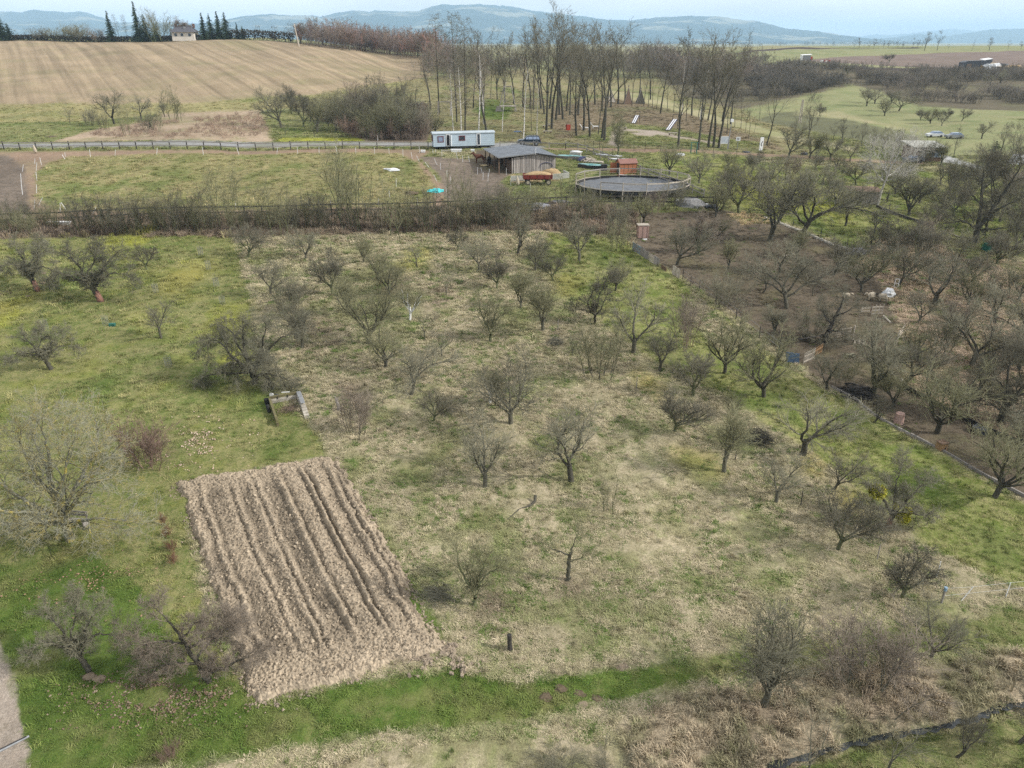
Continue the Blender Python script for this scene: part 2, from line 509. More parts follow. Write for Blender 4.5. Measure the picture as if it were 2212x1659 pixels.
zone('mud', (1372, 500), (1385, 462), (1560, 452), (1640, 466), (1790, 522), (1840, 545), (1880, 590), (1920, 640), (1935, 700), (1952, 790), (1945, 830), (2130, 930), (2400, 1050), (2700, 1200), (2700, 1300), (2212, 1075), (2091, 1008), (1966, 939), (1850, 865), (1795, 835), (1720, 785), (1600, 690), (1480, 605), (1365, 530))
zone('strawpatch', (1575, 462), (1640, 462), (1665, 480), (1600, 486))
zone('drypink', (1840, 545), (1900, 520), (2000, 505), (2100, 530), (2212, 570), (2700, 680), (2700, 1200), (2130, 928), (1947, 828), (1954, 790), (1938, 700), (1922, 640))
zone('moss', (1400, 330), (1650, 335), (2250, 350), (2700, 380), (2700, 660), (2212, 560), (2100, 525), (2000, 500), (1900, 515), (1840, 540), (1790, 518), (1640, 462), (1560, 440), (1490, 400), (1440, 370))
zone('palegrass', (1600, 332), (1900, 345), (2080, 352), (2060, 372), (1800, 360), (1640, 350))
zone('paved', (2030, 350), (2040, 334), (2125, 360), (2230, 385), (2230, 395), (2110, 366), (2060, 356))
# yard
zone('brush', (-700, 470), (270, 467), (960, 448), (1300, 442), (1380, 462), (1372, 500), (1345, 512), (1180, 500), (900, 502), (500, 512), (300, 508), (-700, 520))
zone('green', (960, 448), (1120, 400), (1500, 370), (1540, 440), (1300, 445))
zone('track', (-700, 322), (900, 320), (930, 326), (905, 345), (955, 400), (960, 448), (700, 460), (270, 468), (-700, 485))
zone('mudgrey', (-700, 335), (20, 335), (52, 360), (62, 420), (62, 470), (-700, 490))
zone('paddock', (78, 375), (100, 352), (150, 338), (300, 333), (700, 330), (860, 331), (900, 350), (940, 400), (935, 446), (600, 453), (300, 458), (110, 452), (80, 425))
zone('green', (-700, 313), (0, 316), (500, 318), (930, 317), (930, 322), (500, 326), (-700, 328))
zone('road', (-700, 309), (0, 309), (600, 308), (930, 307), (1120, 309), (1180, 316), (1180, 321), (930, 316), (500, 318), (-700, 317))
zone('palegrass', (930, 325), (1050, 323), (1090, 330), (1110, 345), (1080, 350), (960, 340))
zone('mudgrey', (905, 338), (960, 340), (1050, 345), (1100, 352), (1108, 372), (1080, 392), (1100, 410), (1060, 432), (985, 446), (960, 430), (950, 380))
zone('mud', (1030, 322), (1108, 335), (1110, 378), (1050, 372), (1015, 350))
zone('strawpatch', (1105, 378), (1200, 380), (1205, 390), (1110, 395))
zone('track', (1170, 319), (1400, 322), (1700, 334), (2000, 352), (2000, 356), (1690, 341), (1400, 329), (1180, 323))
# middle distance
zone('drypink', (110, 306), (180, 285), (330, 262), (352, 243), (566, 237), (580, 275), (596, 307))
zone('green', (566, 245), (600, 240), (650, 238), (730, 275), (785, 306), (596, 307), (580, 275))
zone('yellow', (610, 298), (770, 298), (785, 306), (600, 306))
zone('green', (-900, 268), (60, 266), (180, 267), (185, 285), (110, 306), (-900, 309))
zone('brush', (655, 240), (780, 215), (900, 215), (925, 300), (920, 307), (788, 307), (730, 275))
zone('field', (-2500, 83), (0, 84), (500, 83), (640, 92), (780, 106), (925, 122), (940, 165), (760, 190), (660, 230), (560, 238), (350, 243), (170, 262), (-900, 262))
zone('fieldgreen', (-900, 225), (180, 224), (450, 220), (680, 205), (940, 165), (925, 190), (760, 212), (655, 236), (560, 239), (350, 244), (170, 263), (-900, 264))
zone('grove', (930, 305), (925, 215), (780, 212), (930, 170), (1150, 150), (1400, 170), (1620, 225), (1760, 300), (1760, 335), (1400, 321), (1180, 316), (1120, 309))
zone('grovebrown', (1200, 300), (1180, 235), (1330, 210), (1500, 250), (1640, 300), (1700, 325), (1500, 310), (1330, 290))
zone('lush', (1030, 240), (1045, 215), (1080, 215), (1115, 232), (1100, 258), (1050, 258))
zone('green', (1235, 296), (1290, 285), (1350, 262), (1470, 280), (1560, 300), (1640, 308), (1640, 318), (1560, 322), (1380, 316))
zone('path', (1316, 312), (1322, 284), (1340, 278), (1420, 283), (1470, 295), (1560, 312), (1560, 315), (1465, 299), (1400, 287), (1345, 283), (1335, 300), (1340, 318))
zone('path', (1360, 286), (1425, 287), (1410, 294), (1370, 292))
zone('palegrass', (1318, 195), (1400, 205), (1480, 230), (1600, 262), (1700, 290), (1850, 320), (1850, 330), (1700, 305), (1590, 275), (1480, 245), (1395, 222), (1320, 212))
zone('meadow', (1600, 235), (1700, 215), (1830, 180), (1900, 190), (1990, 245), (2230, 262), (2900, 260), (2900, 345), (2212, 335), (2050, 335), (1900, 300), (1780, 262), (1650, 262))
zone('darkfield', (1640, 262), (1660, 242), (1790, 244), (1950, 285), (2000, 310), (1930, 322), (1760, 285))
zone('palegrass', (1720, 243), (1800, 240), (1960, 275), (1990, 290), (1860, 262), (1720, 249))
zone('thicketfloor', (1400, 150), (1640, 140), (1700, 138), (2000, 155), (2900, 152), (2900, 255), (2230, 240), (2080, 235), (1990, 228), (1890, 195), (1830, 182), (1700, 215), (1600, 235), (1480, 210))
zone('brownfield', (1700, 132), (1800, 122), (2000, 116), (2300, 106), (3200, 104), (3200, 150), (2212, 150), (2000, 150), (1880, 141))
zone('blackfield', (1800, 141), (1960, 143), (2080, 148), (2060, 156), (1900, 152), (1820, 148))
zone('meadow', (1620, 141), (1620, 116), (1700, 107), (1990, 105), (2050, 108), (1960, 117), (1800, 124), (1720, 131), (1880, 140), (2000, 146), (1960, 148), (1700, 140))
zone('blackfield', (1590, 115), (1700, 103), (1990, 102), (1990, 104.5), (1720, 106), (1600, 119))
BLOTS = [('yellow', 245, 525, 38), ('yellow', 310, 512, 25), ('ochre', 395, 598, 45), ('ochre', 20, 665, 40), ('yellow', 10, 690, 30), ('lush', 60, 735, 45), ('lush', 440, 830, 60),
         ('lush', 230, 830, 50), ('lush', 560, 850, 60), ('yellow', 490, 690, 50), ('green', 330, 760, 60), ('lush', 40, 1240, 60), ('lush', 600, 970, 40), ('lush', 180, 600, 45), ('yellow', 500, 770, 30),
         ('lush', 1310, 560, 40), ('ochre', 1225, 620, 40), ('ochre', 1400, 830, 40), ('green', 1440, 780, 50), ('yellow', 1470, 570, 25), ('lush', 1500, 610, 30), ('ochre', 1750, 1015, 40), ('ochre', 1840, 1080, 45),
         ('lush', 2000, 1050, 60), ('lush', 2150, 1180, 60), ('lush', 1830, 900, 30), ('lush', 1690, 870, 35), ('yellow', 1650, 420, 60), ('yellow', 1600, 380, 40), ('yellow', 1760, 440, 50), ('lush', 1830, 520, 40), ('lush', 1740, 480, 30), ('lush', 2080, 540, 40), ('lush', 1450, 1440, 40),
         ('green', 830, 900, 40), ('green', 960, 960, 50), ('green', 1180, 960, 35), ('green', 760, 1010, 50), ('green', 1050, 1120, 50), ('green', 1230, 1010, 50), ('green', 1120, 700, 40), ('green', 1180, 560, 50), ('yellow', 900, 560, 40), ('brush', 1080, 820, 50), ('green', 1460, 1130, 40), ('green', 1640, 1250, 50), ('ochre', 1500, 1000, 50), ('green', 900, 1010, 50), ('brush', 690, 720, 50), ('brush', 850, 620, 40), ('brush', 950, 640, 40), ('brush', 760, 850, 40), ('brush', 1070, 1290, 50), ('brush', 1235, 1270, 30), ('brush', 1650, 1520, 60), ('brush', 1880, 1500, 90)]
BL = []
for key, x, y, r in BLOTS:
    p = at(x, y); q = at(x + r, y); s = at(x, y + r * .6)
    BL.append((key, p.x, p.y, max(1.0, (q - p).length), max(1.0, abs(s.y - p.y) * 1.3)))

def pip(X, Y, poly):
    ins = np.zeros(X.shape, bool)
    n = len(poly)
    for i in range(n):
        x0, y0 = poly[i]; x1, y1 = poly[(i + 1) % n]
        if y0 == y1: continue
        c = ((y0 > Y) != (y1 > Y)) & (X < (x1 - x0) * (Y - y0) / (y1 - y0) + x0)
        ins ^= c
    return ins

def zones(X, Y, jit=0):
    R = np.hypot(X, Y)
    wn_, wf_ = 1.1, np.clip((R - 120) / 120, 0, 1) * 8
    Xw = X + (fbm(X / 1.3, Y / 1.3, 31 + jit, 3) - .5) * wn_ + (fbm(X / 14, Y / 14, 33 + jit, 3) - .5) * wf_
    Yw = Y + (fbm(X / 1.3, Y / 1.3, 77 + jit, 3) - .5) * wn_ + (fbm(X / 14, Y / 14, 79 + jit, 3) - .5) * wf_
    zid = np.full(X.shape, KI['dry'])
    zid[(Y > 95)] = KI['green']
    zid[(Y > 190)] = KI['meadow']
    zid[(R > 560) & (X < 250)] = KI['farplain']
    zid[(R > 900)] = KI['farplain']
    for key, poly in Z:
        xs = [p[0] for p in poly]; ys = [p[1] for p in poly]
        m = (Xw > min(xs)) & (Xw < max(xs)) & (Yw > min(ys)) & (Yw < max(ys))
        if m.any():
            idx = np.nonzero(m)
            ins = pip(Xw[idx], Yw[idx], poly)
            zid[idx[0][ins]] = KI[key]
    return zid

CA = np.array([ZC[k][0] for k in KEYS]); CB = np.array([ZC[k][1] for k in KEYS]); CP = np.array([ZC[k][2] for k in KEYS])
TRK1 = [tuple(at(*q)[:2]) for q in [(1180, 760), (1290, 855), (1400, 950), (1500, 1035), (1580, 1085), (1700, 1150)]]
TRK2 = [tuple(at(*q)[:2]) for q in [(1130, 790), (1230, 885), (1330, 975), (1430, 1065), (1540, 1130), (1640, 1180)]]
SKIPB = [KI[k] for k in ('mud', 'road', 'path', 'track', 'mudgrey', 'paved')]

def ground_colors(X, Y):
    a = 0; b = 0; c = 0
    for j in range(3):
        zid = zones(X, Y, j * 101)
        a = a + CA[zid] / 3; b = b + CB[zid] / 3; c = c + CP[zid] / 3
    hard = np.isin(zid, SKIPB)
    for key, x, y, rx, ry in BL:
        d = np.sqrt(((X - x) / rx) ** 2 + ((Y - y) / ry) ** 2)
        m = d < 2
        if not m.any(): continue
        w = np.clip(1.25 - d[m] + (fbm(X[m] / 1.7, Y[m] / 1.7, 13, 3) - .5) * 1.4, 0, 1) * .7
        w = np.where(hard[m], 0, w)[:, None]
        k = KI[key]
        a[m] = a[m] * (1 - w) + CA[k] * w; b[m] = b[m] * (1 - w) + CB[k] * w; c[m] = c[m] * (1 - w) + CP[k] * w
    dt = seg_dist(X, Y, TRK1); dt = np.minimum(dt, seg_dist(X, Y, TRK2))
    w = (np.exp(-(dt / .32) ** 2) * .6 * np.clip(fbm(X / 1.5, Y / 1.5, 71, 2) * 2.2 - .3, 0, 1))[:, None]
    a = a * (1 - w) + np.array([.16, .15, .075]) * w; b = b * (1 - w) + np.array([.11, .095, .06]) * w
    lf = np.clip(np.log2(np.clip(np.hypot(X, Y) / 45.0, .7, 15) / .7), 0, 4.4)
    def pyr(sc, seed, oc):
        out = 0
        for k in range(0, 6):
            w_ = np.clip(1 - np.abs(lf - k), 0, 1)
            f = .7 * sc * 2 ** k
            out = out + w_ * fbm(X / f + k * 7.7, Y / f - k * 3.1, seed + k, oc)
        return out
    p = pyr(2.6, 3, 4)
    w = np.clip((p - .54) * 5.0, 0, .7)[:, None]
    a = a * (1 - w) + c * w
    p2 = pyr(1.1, 9, 3)
    w2 = np.clip((p2 - .56) * 5, 0, .7)[:, None]
    b = b * (1 - w2) + c * w2
    v = (0.86 + .3 * fbm(X / 5.0, Y / 5.0, 23, 4))[:, None]
    return a * v, b * v

# ---- the ground sheet
az = np.concatenate([np.radians(np.linspace(-180, -64, 24))[:-1], np.radians(np.linspace(-64, -50, 24))[:-1], np.radians(np.linspace(-50, 50, 480)), np.radians(np.linspace(50, 64, 24))[1:], np.radians(np.linspace(64, 180, 24))[1:]])
rr = np.concatenate([[0.5, 3, 7, 12, 16], np.geomspace(19, 130, 330), np.geomspace(130, 900, 240)[1:], np.geomspace(900, 9500, 36)[1:]])
A, R_ = np.meshgrid(az, rr)
GX, GY = (np.sin(A) * R_).ravel(), (np.cos(A) * R_).ravel()
GZ = terrain(GX, GY)
micro = (fbm(GX * 1.7, GY * 1.7, 41, 3) - .5) * .16 + (fbm(GX * .45, GY * .45, 51, 2) - .5) * .22
GZ = GZ + micro * np.clip((200 - np.hypot(GX, GY)) / 100, 0, 1)
nc = len(az); nr = len(rr)
ii, jj = np.meshgrid(np.arange(nr - 1), np.arange(nc - 1), indexing='ij')
q = (ii * nc + jj).ravel()
F = np.stack([q, q + nc, q + nc + 1, q + 1], 1)
gm = np_mesh('ground', np.stack([GX, GY, GZ], 1), F, True)
ca, cb = ground_colors(GX, GY)
attr_color(gm, 'ca', ca); attr_color(gm, 'cb', cb)
zid0 = zones(GX, GY)
attr_float(gm, 'fieldmask', np.isin(zid0, [KI['field']]).astype(float) + .55 * np.isin(zid0, [KI['brownfield'], KI['fieldgreen'], KI['blackfield']]))

gmat = bpy.data.materials.new('ground_mixed_grass'); gmat.use_nodes = True
nt = gmat.node_tree; L = nt.links; N = nt.nodes
bs = N['Principled BSDF']; bs.inputs['Roughness'].default_value = .95; bs.inputs['Specular IOR Level'].default_value = .1
def node(t, **k):
    n = N.new(t)
    for a_, v_ in k.items():
        if a_ in n.inputs: n.inputs[a_].default_value = v_
        else: setattr(n, a_, v_)
    return n
tc = node('ShaderNodeTexCoord')
aA = node('ShaderNodeAttribute', attribute_name='ca'); aB = node('ShaderNodeAttribute', attribute_name='cb'); aF = node('ShaderNodeAttribute', attribute_name='fieldmask')
n1 = node('ShaderNodeTexNoise'); n1.inputs['Scale'].default_value = 5.5; n1.inputs['Detail'].default_value = 6; n1.inputs['Roughness'].default_value = .7
n2 = node('ShaderNodeTexNoise'); n2.inputs['Scale'].default_value = 1.15; n2.inputs['Detail'].default_value = 5; n2.inputs['Roughness'].default_value = .65
n3 = node('ShaderNodeTexNoise'); n3.inputs['Scale'].default_value = .09; n3.inputs['Detail'].default_value = 5; n3.inputs['Roughness'].default_value = .6
for n_ in (n1, n2, n3): L.new(tc.outputs['Object'], n_.inputs['Vector'])
ad = node('ShaderNodeMath', operation='ADD'); m2 = node('ShaderNodeMath', operation='MULTIPLY'); m2.inputs[1].default_value = .8
L.new(n2.outputs['Fac'], m2.inputs[0]); L.new(n1.outputs['Fac'], ad.inputs[0]); L.new(m2.outputs[0], ad.inputs[1])
m3 = node('ShaderNodeMath', operation='MULTIPLY'); m3.inputs[1].default_value = .55; L.new(n3.outputs['Fac'], m3.inputs[0])
ad2 = node('ShaderNodeMath', operation='ADD'); L.new(ad.outputs[0], ad2.inputs[0]); L.new(m3.outputs[0], ad2.inputs[1])
mr = node('ShaderNodeMapRange'); mr.inputs['From Min'].default_value = .98; mr.inputs['From Max'].default_value = 1.38
L.new(ad2.outputs[0], mr.inputs['Value'])
mx = node('ShaderNodeMixRGB'); L.new(mr.outputs['Result'], mx.inputs['Fac']); L.new(aA.outputs['Color'], mx.inputs['Color1']); L.new(aB.outputs['Color'], mx.inputs['Color2'])
# fine light / dark grain of blades and clods
n4 = node('ShaderNodeTexNoise'); n4.inputs['Scale'].default_value = 14; n4.inputs['Detail'].default_value = 4; n4.inputs['Roughness'].default_value = .8
L.new(tc.outputs['Object'], n4.inputs['Vector'])
mr4 = node('ShaderNodeMapRange'); mr4.inputs['From Min'].default_value = .3; mr4.inputs['From Max'].default_value = .7; mr4.inputs['To Min'].default_value = .62; mr4.inputs['To Max'].default_value = 1.38
L.new(n4.outputs['Fac'], mr4.inputs['Value'])
hv = node('ShaderNodeHueSaturation'); L.new(mx.outputs['Color'], hv.inputs['Color']); L.new(mr4.outputs['Result'], hv.inputs['Value'])
# drill rows in the big field
mp0 = node('ShaderNodeMapping'); mp0.inputs['Rotation'].default_value = (0, 0, -math.atan(.62))
mp = node('ShaderNodeMapping'); mp.inputs['Scale'].default_value = (.34, .008, 0)
L.new(tc.outputs['Object'], mp0.inputs['Vector']); L.new(mp0.outputs['Vector'], mp.inputs['Vector'])
ns = node('ShaderNodeTexNoise'); ns.inputs['Scale'].default_value = 1.0; ns.inputs['Detail'].default_value = 5; ns.inputs['Roughness'].default_value = .6
L.new(mp.outputs['Vector'], ns.inputs['Vector'])
mrs = node('ShaderNodeMapRange'); mrs.inputs['From Min'].default_value = .32; mrs.inputs['From Max'].default_value = .68; mrs.inputs['To Min'].default_value = .70; mrs.inputs['To Max'].default_value = 1.28
L.new(ns.outputs['Fac'], mrs.inputs['Value'])
hs = node('ShaderNodeHueSaturation'); L.new(hv.outputs['Color'], hs.inputs['Color']); L.new(mrs.outputs['Result'], hs.inputs['Value']); L.new(aF.outputs['Fac'], hs.inputs['Fac'])
L.new(hs.outputs['Color'], bs.inputs['Base Color'])
bp = node('ShaderNodeBump'); bp.inputs['Strength'].default_value = .9; bp.inputs['Distance'].default_value = .10
L.new(ad.outputs[0], bp.inputs['Height']); L.new(bp.outputs['Normal'], bs.inputs['Normal'])
gm.materials.append(gmat)
ground = bpy.data.objects.new('ground', gm); COL.objects.link(ground)
tag(ground, 'rolling ground of dry orchard grass, green lawn, dirt pens and far fields', kind='structure')

# ---- brook water
mb = MB()
bp3 = [at(*p) for p in BROOK_PX[:9]]
vs = []; fs = []
for i in range(len(bp3) - 1):
    for k in range(12):
        t = k / 12
        p = bp3[i].lerp(bp3[i + 1], t)
        d = (bp3[i + 1] - bp3[i]).normalized(); nn = Vector((-d.y, d.x, 0))
        w = .22 + .08 * math.sin(i * 5 + k * 1.3)
        z = gz(p.x, p.y) + .10
        vs += [(p.x - nn.x * w, p.y - nn.y * w, z), (p.x + nn.x * w, p.y + nn.y * w, z)]
for i in range(len(vs) // 2 - 1): fs.append((2 * i, 2 * i + 1, 2 * i + 3, 2 * i + 2))
mb.add(vs, fs); o = mb.build('brook_water', 'water_dark'); tag(o, 'narrow dark brook running through the tall dry grass', kind='structure')

# ---- ploughed plot
def plough():
    c = [at(385, 1050), at(728, 992), at(962, 1400), at(548, 1520)]
    nu, nv = 250, 420
    U, V = np.meshgrid(np.linspace(0, 1, nu), np.linspace(0, 1, nv))
    U, V = U.ravel(), V.ravel()
    eu = (fbm(V * 22, V * 0 + 3, 91, 4) - .5) * .035
    ev = (fbm(U * 14, U * 0 + 8, 92, 4) - .5) * .05
    Uw = U * 1.03 - .015 + eu * (2 * np.abs(U - .5)); Vw = V * 1.05 - .03 + ev * (2 * np.abs(V - .5))
    bow = .028 * np.sin(Vw * PI)
    X = (1 - Vw) * ((1 - Uw) * c[0].x + Uw * c[1].x) + Vw * ((1 - Uw) * c[3].x + Uw * c[2].x)
    Y = (1 - Vw) * ((1 - Uw) * c[0].y + Uw * c[1].y) + Vw * ((1 - Uw) * c[3].y + Uw * c[2].y)
    z = terrain(X, Y)
    wob = (fbm(X * .5, Y * .5, 61, 3) - .5) * .9
    ph = (U + bow + .018 * np.sin(U * 17) + .02 * np.sin(U * 41 + 1)) * 12.0 + wob * .6
    wgt = np.clip((V - .03) * 9, 0, 1) * np.clip((.93 - V) * 9, 0, 1)
    rid = (.5 + .5 * np.cos(ph * 2 * PI)) ** .7
    ridge_h = .45 + .95 * _hash(np.floor(ph + .5), np.floor(ph + .5) * 0, 5)
    depth = .17 + .12 * np.clip((U - .4) * 2, 0, 1)
    cl = (1 - np.abs(2 * fbm(X * 3.6, Y * 4.2, 62, 4, .65) - 1)) ** 1.5
    cl2 = (1 - np.abs(2 * vnoise(X * 10.0, Y * 8.0, 63) - 1)) ** 1.6
    cl3 = vnoise(X * 22, Y * 22, 64)
    edge = np.minimum(np.minimum(U, 1 - U) * 9, np.minimum(V, 1 - V) * 16)
    e = np.clip(edge * 2.6 + (fbm(X * 2, Y * 2, 67, 3) - .5) * 1.2, 0, 1)
    h = (.02 + rid * ridge_h * depth * wgt * (.55 + .9 * fbm(X * .45, Y * .45, 66, 3)) + (1 - wgt) * .07 + cl * .15 + cl2 * .10 + cl3 * .03) * e - .10 * (1 - e)
    # open furrow along the right-hand side
    h -= .22 * np.exp(-((U - .955) / .014) ** 2) * (V < .93)
    ii, jj = np.meshgrid(np.arange(nv - 1), np.arange(nu - 1), indexing='ij')
    q = (ii * nu + jj).ravel()
    F = np.stack([q, q + nu, q + nu + 1, q + 1], 1)
    me = np_mesh('ploughed_plot', np.stack([X, Y, z + h - .02], 1), F, False)
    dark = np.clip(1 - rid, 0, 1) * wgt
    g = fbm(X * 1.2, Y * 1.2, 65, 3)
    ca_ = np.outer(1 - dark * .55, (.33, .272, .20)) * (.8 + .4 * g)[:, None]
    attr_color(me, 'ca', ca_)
    m = bpy.data.materials.new('ploughed_soil'); m.use_nodes = True
    t = m.node_tree; b = t.nodes['Principled BSDF']; b.inputs['Roughness'].default_value = .95; b.inputs['Specular IOR Level'].default_value = .1
    a_ = t.nodes.new('ShaderNodeAttribute'); a_.attribute_name = 'ca'
    nn = t.nodes.new('ShaderNodeTexNoise'); nn.inputs['Scale'].default_value = 9; nn.inputs['Detail'].default_value = 5
    tcc = t.nodes.new('ShaderNodeTexCoord'); t.links.new(tcc.outputs['Object'], nn.inputs['Vector'])
    mr_ = t.nodes.new('ShaderNodeMapRange'); mr_.inputs['From Min'].default_value = .3; mr_.inputs['From Max'].default_value = .7; mr_.inputs['To Min'].default_value = .6; mr_.inputs['To Max'].default_value = 1.35
    h_ = t.nodes.new('ShaderNodeHueSaturation')
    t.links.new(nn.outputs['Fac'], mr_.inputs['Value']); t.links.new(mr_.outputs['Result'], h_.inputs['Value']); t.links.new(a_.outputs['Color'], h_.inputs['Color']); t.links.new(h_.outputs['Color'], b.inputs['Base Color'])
    bpn = t.nodes.new('ShaderNodeBump'); bpn.inputs['Distance'].default_value = .04; t.links.new(nn.outputs['Fac'], bpn.inputs['Height']); t.links.new(bpn.outputs['Normal'], b.inputs['Normal'])
    me.materials.append(m)
    o = bpy.data.objects.new('ploughed_plot', me); COL.objects.link(o)
    tag(o, 'freshly ploughed garden plot of pale cloddy ridges beside the lawn', kind='structure')
    return c
PLOT = plough()

# ---- distant hills
def hills(name, label, ridge, Y0, Yc, Yb, base, c1, c2, seed, depth_rows=26):
    xs = np.array([p[0] for p in ridge], float); ys = np.array([p[1] for p in ridge], float)
    px = np.linspace(xs[0], xs[-1], 420)
    py = np.interp(px, xs, ys) + (fbm(px / 6.0, px * 0, seed, 3) - .5) * 2.2 + (vnoise(px * .9, px * 0 + 4, seed) - .5) * .9
    V = []
    prof = [(t, math.sin(t * PI / 2) ** 1.15) for t in np.linspace(0, 1, depth_rows)] + [(1.15, .9), (1.5, .6), (2.0, 0)]
    for t, hgt in prof:
        for k in range(len(px)):
            Yk = Y0 + (Yc - Y0) * t if t <= 1 else Yc + (Yb - Yc) * (t - 1)
            top = at_y(px[k], py[k], Yc)
            X = top.x * Yk / Yc
            zz = base + (top.z - base) * hgt
            V.append((X, Yk, zz))
    V = np.array(V)
    n = fbm(V[:, 0] / 700, V[:, 1] / 700, seed + 5, 4) - .5
    mid = np.sin(np.clip((V[:, 1] - Y0) / (Yc - Y0), 0, 1) * PI)
    V[:, 2] += n * 170 * mid
    nr_ = len(prof); nc_ = len(px)
    ii, jj = np.meshgrid(np.arange(nr_ - 1), np.arange(nc_ - 1), indexing='ij')
    q = (ii * nc_ + jj).ravel()
    me = np_mesh(name, V, np.stack([q, q + 1, q + nc_ + 1, q + nc_], 1), True)
    m = nmat(name + '_woodland', c1, c2, .0016, rough=1, spec=.02, detail=9, pos=(.545, .60))
    me.materials.append(m)
    o = bpy.data.objects.new(name, me); COL.objects.link(o)
    tag(o, label, kind='structure')
RIDGE = [(-900, 60), (-500, 45), (-200, 36), (7, 32), (52, 35), (69, 30), (156, 29.5), (170, 26), (194, 30), (222, 38), (243, 48), (347, 50), (430, 52), (500, 44), (541, 37), (590, 33), (618, 38), (694, 41), (729, 29), (765, 24), (800, 26), (810, 22), (900, 28), (956, 17), (1039, 12.5), (1095, 15), (1147, 24), (1254, 38), (1303, 42), (1362, 44), (1428, 36), (1481, 37), (1513, 40), (1583, 47), (1687, 60), (1791, 71), (1857, 83), (1900, 92), (2000, 97)]
hills('hills', 'long wooded hill range fading blue behind the fields', RIDGE, 6000, 9000, 11500, 8, (.02, .04, .035), (.20, .20, .15), 201)
hills('hills_right', 'low blue hills on the right of the horizon', [(1900, 95), (1958, 86), (1985, 80), (2052, 83), (2086, 75), (2138, 70), (2212, 69), (2500, 60), (3000, 65)], 8500, 11000, 13500, 8, (.03, .05, .04), (.10, .11, .08), 211)
hills('hills_far', 'palest ridge of hills on the far right horizon', [(1780, 88), (1860, 79), (1895, 74), (1923, 76), (1989, 70), (2048, 64), (2104, 68), (2212, 74), (2500, 70)], 13500, 16500, 18500, 8, (.06, .08, .06), (.15, .14, .09), 221)

# ---- haze
def haze():
    m = bpy.data.materials.new('haze_air'); m.use_nodes = True
    t = m.node_tree
    t.nodes.clear()
    out = t.nodes.new('ShaderNodeOutputMaterial'); v = t.nodes.new('ShaderNodeVolumePrincipled')
    v.inputs['Color'].default_value = (.50, .74, 1.0, 1)
    v.inputs['Density'].default_value = HAZE_D
    v.inputs['Anisotropy'].default_value = 0
    t.links.new(v.outputs['Volume'], out.inputs['Volume'])
    z0 = float(GZ.min()) - 1.0; z1 = HAZE_TOP
    mb = MB(); mb.box((0, 3000, (z0 + z1) / 2), (44000, 34000, z1 - z0))
    o = mb.build('haze', m); tag(o, 'thin blue haze over the far fields and hills', kind='stuff')
HAZE_D = 0.000125
HAZE_TOP = max(max(v.co.z for v in o.data.vertices) for o in COL.objects if o.type == 'MESH') + 5
haze()
# ---------------------------------------------------------------- trees
def seg_mesh(name, segs, mat, sides_of, smooth=True):
    """one mesh from many tapered segments (x0,y0,z0,r0,x1,y1,z1,r1,level)"""
    S = np.array(segs, float)
    lev = S[:, 8].astype(int)
    Vs, Fs, off = [], [], 0
    for n in sorted(set(sides_of.values())):
        m = np.isin(lev, [k for k, v in sides_of.items() if v == n])
        if not m.any(): continue
        T = S[m]
        P0, r0, P1, r1 = T[:, 0:3], T[:, 3], T[:, 4:7], T[:, 7]
        d = P1 - P0
        ln = np.linalg.norm(d, axis=1, keepdims=True) + 1e-9
        d = d / ln
        ref = np.where(np.abs(d[:, 2:3]) > .9, np.array([[1., 0, 0]]), np.array([[0, 0, 1.]]))
        a = np.cross(d, ref); a /= np.linalg.norm(a, axis=1, keepdims=True) + 1e-9
        b = np.cross(d, a)
        ang = np.arange(n) * 2 * PI / n
        ca, sa = np.cos(ang), np.sin(ang)
        ring = a[:, None, :] * ca[None, :, None] + b[:, None, :] * sa[None, :, None]
        P1e = P1 + d * r1[:, None] * .4
        V0 = P0[:, None, :] + ring * r0[:, None, None]
        V1 = P1e[:, None, :] + ring * r1[:, None, None]
        V = np.concatenate([V0, V1], 1).reshape(-1, 3)
        k = np.arange(n); k2 = (k + 1) % n
        base = (np.arange(len(T)) * 2 * n)[:, None]
        q = np.stack([base + k, base + k2, base + n + k2, base + n + k], 2).reshape(-1, 4) + off
        Vs.append(V); Fs.append(q); off += len(V)
    me = np_mesh(name, np.concatenate(Vs), np.concatenate(Fs), smooth)
    me.materials.append(M(mat))
    return me

def rotv(d, ang, az):
    """turn unit vector d by ang about a random perpendicular given by az"""
    x, y, z = d
    if abs(z) < .9: ax, ay, az_ = -y, x, 0.0
    else: ax, ay, az_ = 0.0, -z, y
    l = math.sqrt(ax * ax + ay * ay + az_ * az_) + 1e-9
    ax, ay, az_ = ax / l, ay / l, az_ / l
    bx, by, bz = y * az_ - z * ay, z * ax - x * az_, x * ay - y * ax
    c, s = math.cos(az), math.sin(az)
    px, py, pz = ax * c + bx * s, ay * c + by * s, az_ * c + bz * s
    ca, sa = math.cos(ang), math.sin(ang)
    return (x * ca + px * sa, y * ca + py * sa, z * ca + pz * sa)

